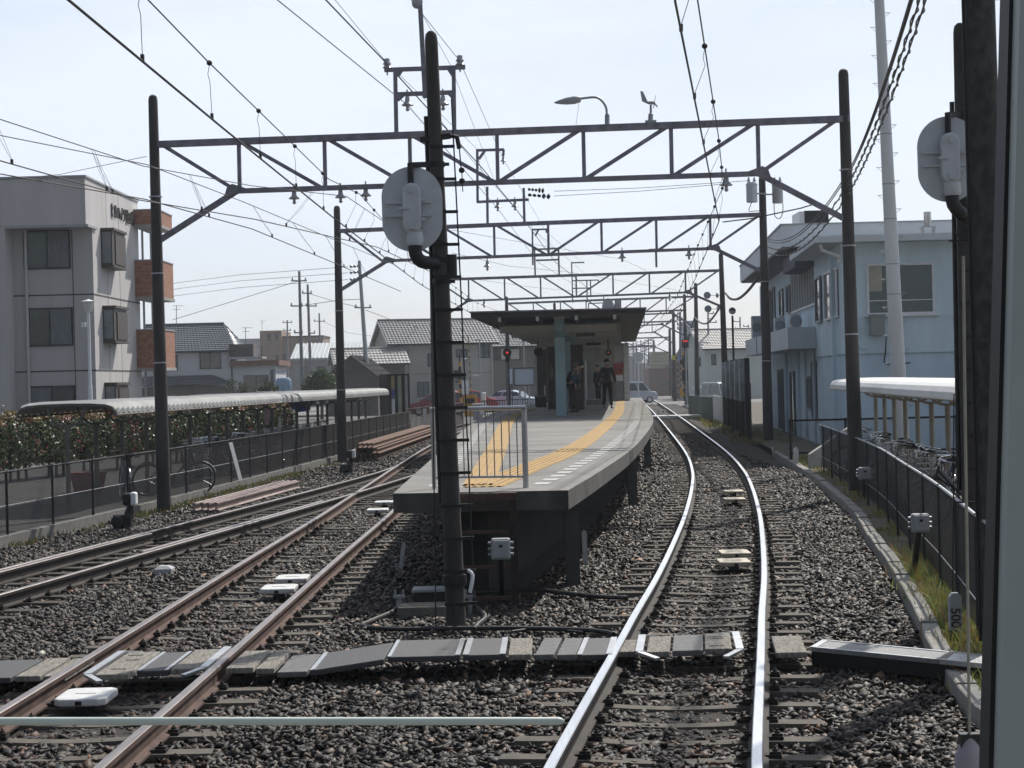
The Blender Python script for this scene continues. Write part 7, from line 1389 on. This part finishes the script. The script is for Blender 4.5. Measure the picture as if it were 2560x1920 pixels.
# big dark pole at the right edge of the view
bp = thing('trackside_pole', tuple(A(2497, 1560, 14.5)), 'big weathered dark pole at the right edge, closest to the train', 'pole'); a, b = A(2497, 1600, 14.5), A(2445, -120, 14.5); MB().tube([a, b], [.135, .118], 24).build('pole', mat('speckled_dark_pole', (.07, .066, .063), .8, .5, 14, .3, 60, stretch=(1, 1, .6), thresh=(.42, .74), col2=(.026, .024, .023)), bp, True)
for f, q in ((.2, -1), (.42, 1), (.93, 1), (.58, -1)): p = a.lerp(b, f); MB().tube([p, p + V(q * .3, 0, .01)], .008, 6).build('step_bolt', M_blkm, bp)
MB().tube([a + V(-.15, -.02, 0), a.lerp(b, .5) + V(-.14, -.02, 0), b + V(-.135, -.02, 0)], .012, 8).build('conduit', M_blkm, bp, True)
# transformers and wiring on the second right pole
for x0_, x1_, y0_, y1_, lb in ((1866, 1894, 456, 506, 'left'), (1931, 1958, 456, 508, 'right')):
    c = A((x0_ + x1_) / 2, y1_, 53.2); t = thing('pole_transformer', tuple(c), 'grey drum transformer hanging on the %s side of the second right gantry pole' % ('track' if lb == 'left' else 'building'), 'transformer', 'drum transformers'); h = (y1_ - y0_) / 86.4; r = (x1_ - x0_) / 86.4 / 2; MB().lathe([(r * .9, 0), (r, .02), (r, h * .85), (r * 1.06, h * .86), (r * 1.06, h * .9), (r * .8, h)], c, 16).build('drum', M_disc if lb == 'left' else M_grey, t, True); mb = MB()
    for q in (-.5, .5): mb.lathe([(.03, 0), (.05, .05), (.03, .1), (.02, .15)], c + V(q * r, 0, h), 8)
    mb.build('bushing', M_porc, t); q = 1 if lb == 'left' else -1; MB().box(min(c.x + q * r, c.x + q * (r + .25)), max(c.x + q * r, c.x + q * (r + .25)), 53.15, 53.25, c.z + h * .4, c.z + h * .46).build('bracket', M_galv, t)
def cable(pts, r, label): return single(MB().tube(catmull([A(*p) for p in pts], .3), r, 6), 'slack_cable', M_black, label, 'cable', 'slack cables between the right poles', True)
cable([(1814, 733, 81), (1825, 746, 76), (1842, 748, 70), (1862, 735, 64), (1885, 708, 58), (1906, 672, 53.5)], .05, 'thick slack cable sagging between the second and third right poles'); cable([(1738, 795, 114), (1750, 806, 106), (1765, 809, 98), (1780, 797, 90), (1802, 765, 81)], .05, 'slack cable sagging between the third and fourth right poles'); cable([(1714, 808, 135), (1722, 818, 130), (1728, 818, 124), (1736, 795, 116)], .05, 'short slack cable beyond the fourth right pole')
cable([(1890, 480, 53.3), (1872, 525, 53.3), (1880, 528, 53.3), (1915, 526, 53.3)], .012, 'thin loop of wire below the left drum transformer'); cable([(1935, 505, 53.3), (1937, 540, 53.3), (1950, 546, 53.3), (1957, 530, 53.3), (1957, 508, 53.3)], .012, 'thin loop of wire below the right drum transformer')
for x, y in ((1768, 738), (1770, 772)):
    c = A(x, y, 81); t = single(MB().lathe([(.15, -.06), (.16, 0), (.15, .06)], c, 16, (0, 1, 0)).tube([c, A(x + 32, y + 1, 81)], .012, 5).lathe([(.1, -.05), (.11, 0), (.1, .05)], A(x + 25, y, 81), 12, (1, 0, 0)), 'tension_wheel', M_galv, 'grey tension wheel on a stay of the third gantry, %s' % ('upper' if y < 750 else 'lower'), 'tension wheel', 'tension wheels')
# extra cable on the brown pole, globe lamp, LED signal
t = thing('globe_lamp', tuple(A(1838, 1040, 78)), 'globe lamp, dark above and pale below, on a thin dark post by the office', 'lamp post'); a, b = A(1838, 1045, 78), A(1831, 789, 78); MB().tube([a, b], .045, 8).build('post', M_blkm, t, True); mb = MB(); mb.sphere(b + V(0, 0, .2), .155, 16); mb.m = [0 if sum(mb.v[i][2] for i in f) / len(f) < b.z + .2 else 1 for f in mb.f]; mb.build('globe', [mat('milky_glass', (1, 1, 1)), mat('slate_cap', (.06, .065, .075), .4)], t, True)
t = thing('led_indicator', tuple(A(1716, 1021, 105)), 'black indicator box with a lit red bar on a pale post beyond the curve', 'indicator'); a, b = A(1705, 849, 105), A(1722, 869, 105); MB().box(a.x, b.x, 105, 105.3, b.z, a.z).build('indicator_box', M_blkm, t); MB().box(a.x + .05, b.x - .05, 104.97, 104.995, a.z - .14, a.z - .05).build('red_bar', mat('red_led', (.4, .05, .04), .5, emit=(1, .06, .05, .5)), t); MB().tube([A(1717, 1024, 105.2), A(1714, 870, 105.2)], .05, 8).build('post', M_galv, t, True); MB().boxc(A(1712, 938, 105.4), (.35, .3, .6)).build('signal_case', M_blkm, t)
# crossing gear on the right
t = thing('crossing_signal', tuple(A(1710, 1000, 140)), 'yellow and black striped crossing mast left of the indicator', 'crossing signal'); a, b = A(1711, 1002, 140), A(1707, 878, 140); stripes('post_band', t, a, b, .07, 12); MB().boxc(A(1708, 905, 139.8), (.5, .3, .4)).build('signal_head', M_blkm, t)
t = thing('crossing_barrier', tuple(A(1700, 1003, 142)), 'upright striped barrier with yellow machine right of the tracks', 'barrier'); a, b = A(1697, 990, 142), A(1692, 884, 142); stripes('arm_band', t, a, b, .035, 14, 6); a, b = A(1701, 888, 142), A(1703, 990, 142); stripes('arm_band', t, a, b, .035, 14, 6); MB().boxc(A(1706, 982, 141.6), (.36, .4, .6)).build('barrier_machine', M_yb, t); MB().boxc(A(1684, 894, 141.6), (.26, .1, .36)).build('yellow_plate', mat('lime_plate', (.5, .48, .06), .6), t)
t = thing('round_sign', tuple(A(1702, 1000, 146)), 'round blue and white road sign beside the barrier', 'road sign'); c = A(1702, 896, 146); MB().lathe([(.3, 0), (.3, .03)], c, 18, (0, -1, 0)).build('disc', mat('sign_blue', (.25, .3, .5), .5), t); MB().tube([A(1702, 1000, 146.05), c], .03, 6).build('post', M_galv, t)
single(MB().lathe([(.42, 0), (.45, .05)], A(1595, 893, 150), 18, (0, -1, 0)).tube([A(1596, 1000, 150.1), A(1595, 893, 150.1)], .06, 6), 'round_mirror', M_disc, 'round grey disc on a post right of the station canopy', 'mirror')
# walkway strip across the track near the far end of the platform
pw = thing('passenger_crossing', (9, 98.5, 0), 'pale level passenger path across the curving track by the platform end', 'walkway'); MB().raw([(6.9, 97.2, -.1), (12.6, 97.4, -.1), (12.6, 99.6, -.1), (6.9, 99.4, -.1), (6.9, 97.2, .012), (12.6, 97.4, .012), (12.6, 99.6, .012), (6.9, 99.4, .012)], [(0, 3, 2, 1), (4, 5, 6, 7), (0, 1, 5, 4), (1, 2, 6, 5), (2, 3, 7, 6), (3, 0, 4, 7)]).build('deck_board', mat('pale_board', (.5, .5, .48), .8, .1), pw)
# fences on the right
def panel_fence(name, a, b, h, m, label, n, cat='fence', gap=.0, z0=-.2, rail=True):
    a, b = Vector(a), Vector(b); t = thing(name, tuple(a), label, cat, 'fences on the right')
    for k in range(n):
        p, q = a.lerp(b, k / n), a.lerp(b, (k + 1 - gap) / n); MB().beam(V(p.x, p.y, z0 + h / 2), V(q.x, q.y, z0 + h / 2), .04, h).build('slat', m, t)
    if rail: MB().beam(V(a.x, a.y, z0 + h + .02), V(b.x, b.y, z0 + h + .02), .06, .05).build('top_rail', m, t)
    return t
panel_fence('green_fence', A(1722, 1020, 104), A(1786, 1030, 92), 1.15, mat('dark_green_panel', (.025, .045, .035), .7, .2), 'dark green slatted fence in front of the parked cars', 14, gap=.15)
panel_fence('white_fence', A(1784, 1030, 92), A(1812, 1036, 84), 1.25, mat('white_panel', (.6, .62, .62), .6, .05), 'white panel fence left of the brown pole', 8, gap=.04)
t = panel_fence('dark_bar_fence', A(1820, 1060, 80), A(1880, 1090, 65), 2.0, mat('navy_black_bar', (.012, .014, .02), .6, .2), 'tall black bar fence carrying five narrow notice boards', 22, gap=.4, rail=False); a, b = A(1820, 1060, 80), A(1880, 1090, 65)
for k in range(5):
    p = a.lerp(b, (k + .5) / 5); d = (b - a).normalized(); q = p - d * .55; r = p + d * .55; MB().beam(V(p.x - .34, p.y - .3, 1.9), V(p.x + .02, p.y - .1, 1.9), .05, 1.5).build('notice_board', mat('board_pane', (.6, .62, .62), .4, .3, 2), t); s_ = r + d * .2; MB().box(s_.x - .16, s_.x + .02, s_.y - .05, s_.y + .05, -.2, 2.7).build('board_post', mat('navy_black_bar', (1, 1, 1)), t)
rf = thing('wire_fence', (5.6, 28, -.13), 'dark wire fence with a pale top rail running along the kerb on the right', 'fence', 'fences on the right'); FPr = catmull([(xat(KERB, y) + .42, y, 0) for y in (11, 14, 17, 20, 24, 28, 32, 36, 42)], .5)
MB().tube([p + V(0, 0, .93) for p in FPr], .016, 6).build('top_rail', M_galv, rf); MB().tube([p + V(0, 0, .22) for p in FPr], .006, 5).build('lower_wire', M_galv, rf)
for p in FPr[::4]: MB().tube([p - V(0, 0, .15), p + V(0, 0, .95)], .02, 8).build('post', M_blkm, rf)
dst2 = [0]
for a, b in zip(FPr, FPr[1:]): dst2.append(dst2[-1] + (b - a).length)
fat2 = lambda s: Vector((float(np.interp(s, dst2, [p.x for p in FPr])), float(np.interp(s, dst2, [p.y for p in FPr])), 0)); VV, FF = [], []
for i in range(int(dst2[-1] / .05)):
    for q in (-1, 1):
        s0 = i * .05; s1 = s0 + q * .92
        if not 0 <= s1 <= dst2[-1]: continue
        a, b = fat2(s0), fat2(s1) + V(0, 0, .92); d = (b - a).normalized(); u = Vector((0, -.7, .7)).cross(d).normalized() * .0015; w2 = d.cross(u).normalized() * .0015; k = len(VV); VV += [a + u, a - u * .5 + w2 * .8, a - u * .5 - w2 * .8, b + u, b - u * .5 + w2 * .8, b - u * .5 - w2 * .8]; FF += [(k, k + 1, k + 4, k + 3), (k + 1, k + 2, k + 5, k + 4), (k + 2, k, k + 3, k + 5)]
np_mesh('wire_mesh', [v[:] for v in VV], FF, M_blkm, rf)
of = thing('office_fence', (8.5, 46.5, -.13), 'grey chain link fence with dark rails below the office wall', 'fence', 'fences on the right'); a, b = V(7.0, 46.5, 0), V(14, 46.5, 0)
for z in (.92, .1): MB().beam(a + V(0, 0, z), b + V(0, 0, z), .05, .05).build('rail', M_blkm, of)
for k in range(6): p = a.lerp(b, k / 5); MB().box(p.x - .03, p.x + .03, 46.47, 46.53, -.15, .96).build('post', M_blkm, of)
mb = MB()
for i in range(int(7 / .09)):
    for q in (-1, 1):
        x0 = 7 + i * .09; x1 = x0 + q * .82
        if 7 <= x1 <= 14: mb.beam((x0, 46.5, .1), (x1, 46.5, .92), .005, .005)
mb.build('wire_mesh', M_galv, of)
rw = single(MB().raw([(6.95, 43.2, -.2), (8.6, 45.4, -.2), (8.6, 45.7, -.2), (6.95, 43.5, -.2), (6.95, 43.2, .2), (8.6, 45.4, .95), (8.6, 45.7, .95), (6.95, 43.5, .2)], [(0, 3, 2, 1), (4, 5, 6, 7), (0, 1, 5, 4), (1, 2, 6, 5), (2, 3, 7, 6), (3, 0, 4, 7)]), 'ramp_wall', M_conc, 'sloping concrete ramp wall below the office', 'wall')
# distance marker 500 and small posts
t = thing('distance_marker', (3.65, 15.1, -.14), 'white distance post marked 500 with a black foot in the grass', 'distance post'); c = V(3.66, 15.1, -.15); b_ = G(2391, 1606, -.14); c = b_
top = A(2389, 1483, c.y); h = top.z - c.z; w_ = .098
pl = [(-w_ / 2, .1), (w_ / 2, .1), (w_ / 2, h - .03), (w_ * .25, h), (-w_ * .25, h), (-w_ / 2, h - .03)]; lean = (top.x - c.x) / h
MB().prism(pl, 0, .07, lambda a, b, d: c + V(a + lean * b, d, b)).build('post', mat('marker_grey', (.28, .30, .32), .7, .1), t); MB().boxc(c + V(0, .035, .0), (w_ * 1.0, .075, .2)).build('foot', M_blkm, t)
cu = bpy.data.curves.new('num', 'FONT'); cu.body = '500'; cu.size = .112; cu.extrude = .001; cu.offset = .001; cu.align_x = 'CENTER'; tmp = bpy.data.objects.new('num', cu); COL.objects.link(tmp); bpy.context.view_layer.update(); me = bpy.data.meshes.new_from_object(tmp); bpy.data.objects.remove(tmp)
for v in me.vertices: x, y, z = v.co; v.co = Vector((y - .039, z, -x * 1.0))
o = bpy.data.objects.new('numerals', me); COL.objects.link(o); me.materials.append(M_blkm); o.parent = t; o.location = c + V(lean * .2, -.004, .205) - ORG[t]
post(1990, 1117, 1990, 1166, -.12, .12, 'white rounded boundary post beyond the kerb, right of the curving track', 'boundary_post'); post(1932, 1117, 1932, 1130, -.12, .05, 'tiny white peg beside the track right of the curve', 'boundary_post')
post(1791, 1000, 1793, 1034, -.1, .16, 'white post marked with a black ring near the white fence', 'boundary_post')
# ================================================================ houses and things in the right and middle distance
H = House('tiled_house', (sx(1838, 188), 188), .22, 6.4, 7, 5.0, 6.8, mat('pale_green_render', (.46, .50, .48), .85, .05), M_tile3, 'pale house with light grey tiled roof left of the office', rows=12); H.win(-2.5, -2.0, 3.1, 4.2); H.win(1.3, 2.0, 3.0, 4.0, 'l'); H.win(-2.4, -1.9, .4, 1.4)
H = House('dark_roofed_house', (sx(1733, 200), 200), .1, 2.6, 6, 3.6, 5.3, M_walld, M_roofd, 'narrow dark gabled house between the poles on the right', axis='y', rows=5); H.win(-.5, .6, 1.8, 3.0)
t = thing('blue_block', (sx(1728, 320), 320, -.4), 'distant blue grey block rising behind the right poles', 'building', 'distant blocks'); MB().box(sx(1717, 320), sx(1741, 320), 320, 330, -.4, 11.4).build('wall', mat('slate_blue', (.26, .33, .45), .8, .05), t); MB().box(sx(1716, 320), sx(1742, 320), 319.9, 330.1, 11.4, 11.6).build('parapet', M_grey, t)
t = thing('brown_hall', (sx(1650, 235), 235, -.4), 'brown walled hall with pale stepped roof at the end of the tracks', 'hall', 'distant blocks'); MB().box(sx(1622, 235), sx(1678, 235), 235, 245, -.4, 3.1).build('wall', mat('brown_cladding', (.17, .12, .105), .85, .12), t); mb = MB()
for k in range(5): mb.box(sx(1624 + k * 2, 238), sx(1677, 238), 236 + k, 245, 3.103 + k * .45, 3.1 + k * .45 + .4)
mb.build('roof', mat('dull_yellow_roof', (.34, .33, .26), .7, .15), t); MB().box(sx(1655, 235), sx(1672, 235), 234.95, 234.99, .9, 1.5).build('window', M_glass, t)
for i, (px0, px1, z1, Y, c_) in enumerate(((1560, 1590, 5.5, 300, (.34, .35, .35)), (1588, 1612, 4.5, 330, (.4, .38, .33)), (1540, 1562, 6.5, 380, (.3, .32, .36)))):
    t = thing('far_house', (sx((px0 + px1) / 2, Y), Y, -.4), ['small grey house far beyond the level crossing', 'low cream building far beyond the level crossing', 'distant bluish building low behind the waiting room'][i], 'house', 'distant blocks'); MB().box(sx(px0, Y), sx(px1, Y), Y, Y + 10, -.4, z1).build('wall', mat('far_wall_%d' % i, c_, .9, .08), t); MB().raw([(sx(px0, Y) - .4, Y - .5, z1), (sx(px1, Y) + .4, Y - .5, z1), (sx(px1, Y) + .4, Y + 10.5, z1), (sx(px0, Y) - .4, Y + 10.5, z1), (sx(px0, Y) - .4, Y + 5, z1 + 1.8), (sx(px1, Y) + .4, Y + 5, z1 + 1.8)], [(0, 1, 5, 4), (2, 3, 4, 5), (0, 4, 3), (1, 2, 5), (0, 3, 2, 1)]).build('roof', M_tile2, t)
# many small poles of the line beyond the crossing
for i, (px, y0_, y1_, Y) in enumerate(((1584, 855, 985, 255), (1593, 862, 985, 262), (1603, 850, 985, 300), (1612, 858, 985, 300), (1622, 846, 990, 240), (1634, 858, 985, 270), (1616, 868, 978, 380), (1607, 872, 978, 400))):
    w2 = 9 if i % 2 else 12; upole((px - 1, y0_), (px, y1_), Y, ((px - w2, px + w2 - 2, y0_ + 5), (px - w2 + 2, px + w2 - 4, y0_ + 12)), ['first thin line pole right of the canopy edge', 'second thin line pole right of the canopy edge', 'third thin line pole beyond the small car', 'fourth thin line pole beyond the small car', 'tall line pole above the small car windscreen', 'line pole in front of the brown hall', 'faint far line pole in the gap between nearer ones', 'faintest far line pole near the horizon'][i], .13, 'line poles beyond the crossing', False)
for i, (px, y0_, y1_, Y, arms) in enumerate(((1770, 780, 960, 190, ((1769, 1785, 784), (1770, 1782, 797), (1770, 1792, 806))), (1850, 792, 960, 215, ((1832, 1851, 804), (1838, 1851, 822))), (1871, 812, 960, 230, ((1858, 1872, 816),)), (1700, 782, 985, 150, ((1692, 1706, 800), (1693, 1706, 812), (1694, 1705, 823))))):
    upole((px, y0_), (px + 2, y1_), Y, arms, ['utility pole above the pale tiled house', 'utility pole with side arm left of the office balcony', 'short pole top behind the pale tiled roof', 'pole with three short arms right of the tracks'][i], .14, 'utility poles in the distance')
tree('far_tree', (sx(1545, 350), 350, -.3), 6, 4, 700, 'hazy tree clump far beyond the waiting room', (.06, .07, .04), ls=.3); tree('far_tree', (sx(1700, 300), 300, -.3), 4.5, 2.5, 500, 'small far tree near the blue grey block', (.05, .06, .035), ls=.25)
for i, (px, Y, h, r) in enumerate(((430, 330, 6, 5), (690, 330, 5, 4), (905, 330, 5, 5), (1230, 300, 5, 4), (1330, 320, 6, 5), (1890, 280, 6, 5))): tree('far_tree', (sx(px, Y), Y, -.3), h, r, 600, 'dark tree clump on the skyline ' + ['behind the white tiled house', 'behind the brown block', 'behind the dark shed', 'behind the beige house', 'behind the taupe house', 'behind the office'][i], (.05, .06, .035), 'trees on the skyline', ls=.35)
struct(MB().raw([(-900, 1500, -1), (900, 1500, -1), (900, 1500, 14), (500, 1500, 30), (250, 1500, 18), (0, 1500, 10), (-300, 1500, 22), (-600, 1500, 34), (-900, 1500, 20), (-900, 1700, -1), (900, 1700, -1)], [(0, 1, 2, 3, 4, 5, 6, 7, 8), (2, 1, 10), (0, 8, 9), (3, 2, 10), (8, 7, 9), (4, 3, 10), (5, 4, 10, 9), (6, 5, 9), (7, 6, 9)]), 'hills', mat('far_hills', (.10, .13, .15), .95, .1, .01))
# ================================================================ the train's own front window: frame on the right, rubber seal, wiper parts
fr = thing('train_window_frame', tuple(A(2530, 960, 1.5)), 'grey pillar and black rubber seal of the train front window at the right edge', 'window frame')
def quadblock(pts, Y, d, name, m, par):
    P = [A(x, y, Y) for x, y in pts]; n = len(P); Q = [p + V(p.x * d / Y, d, (p.z - CAMH) * d / Y) for p in P]; Q = [V(p.x, p.y + d, p.z) for p in P]
    return MB().raw(P + Q, [tuple(range(n)), tuple(range(n, 2 * n))[::-1]] + [(i, (i + 1) % n, n + (i + 1) % n, n + i) for i in range(n)]).build(name, m, par)
quadblock([(2527, -120), (2552, -120), (2496, 2040), (2468, 2040)], 1.5, .03, 'rubber_seal', M_black, fr); quadblock([(2553, -120), (2900, -120), (2900, 2040), (2497, 2040)], 1.48, .06, 'pillar', mat('cab_grey', (.30, .34, .335), .5, .05), fr)
wp = thing('wiper_arm', tuple(A(2424, 1870, 1.62)), 'thin wiper rod with grey pivot outside the train window on the right', 'wiper'); MB().tube([A(2424, 1860, 1.62), A(2418, 1400, 1.62), A(2412, 1000, 1.62), A(2408, 640, 1.62)], .0014, 8).build('rod', mat('dull_rod', (.22, .21, .18), .5, .2, 40), wp, True)
MB().lathe([(.013, -.03), (.013, .0), (.009, .012), (.004, .02)], A(2424, 1895, 1.62), 14).build('pivot', M_steel, wp, True); MB().boxc(A(2424, 1850, 1.62), (.018, .01, .012)).build('clamp', M_blkm, wp)
gb = thing('reflection_streak', tuple(A(500, 1803, 1.62)), 'pale green bar standing in for a reflection streak in the train window', 'rail'); mb = MB(); mb.tube([A(-500, 1803, 1.62), A(1395, 1803, 1.62), A(1404, 1803, 1.62), A(1410, 1803, 1.62)], [.0036, .0036, .003, .0012], 12); mb.build('streak_bar', mat('pale_green_streak', (.50, .56, .51), .5, .08, 20), gb, True)  # added solid bar drawn where a pale reflection streaks the window glass
# thin bright air that fades the far end of the line
hz = struct(MB().box(-420, 420, -30, 700, -3, 60), 'haze', bpy.data.materials.new('haze_air'), 'stuff')
hm = hz.data.materials[0]; hm.use_nodes = True; t_ = hm.node_tree; t_.nodes.clear(); o_ = N(t_, 'ShaderNodeOutputMaterial'); pv = N(t_, 'ShaderNodeVolumePrincipled'); pv.inputs['Color'].default_value = (.86, .92, 1, 1); pv.inputs['Density'].default_value = .0004; pv.inputs['Anisotropy'].default_value = .35; t_.links.new(pv.outputs[0], o_.inputs['Volume'])
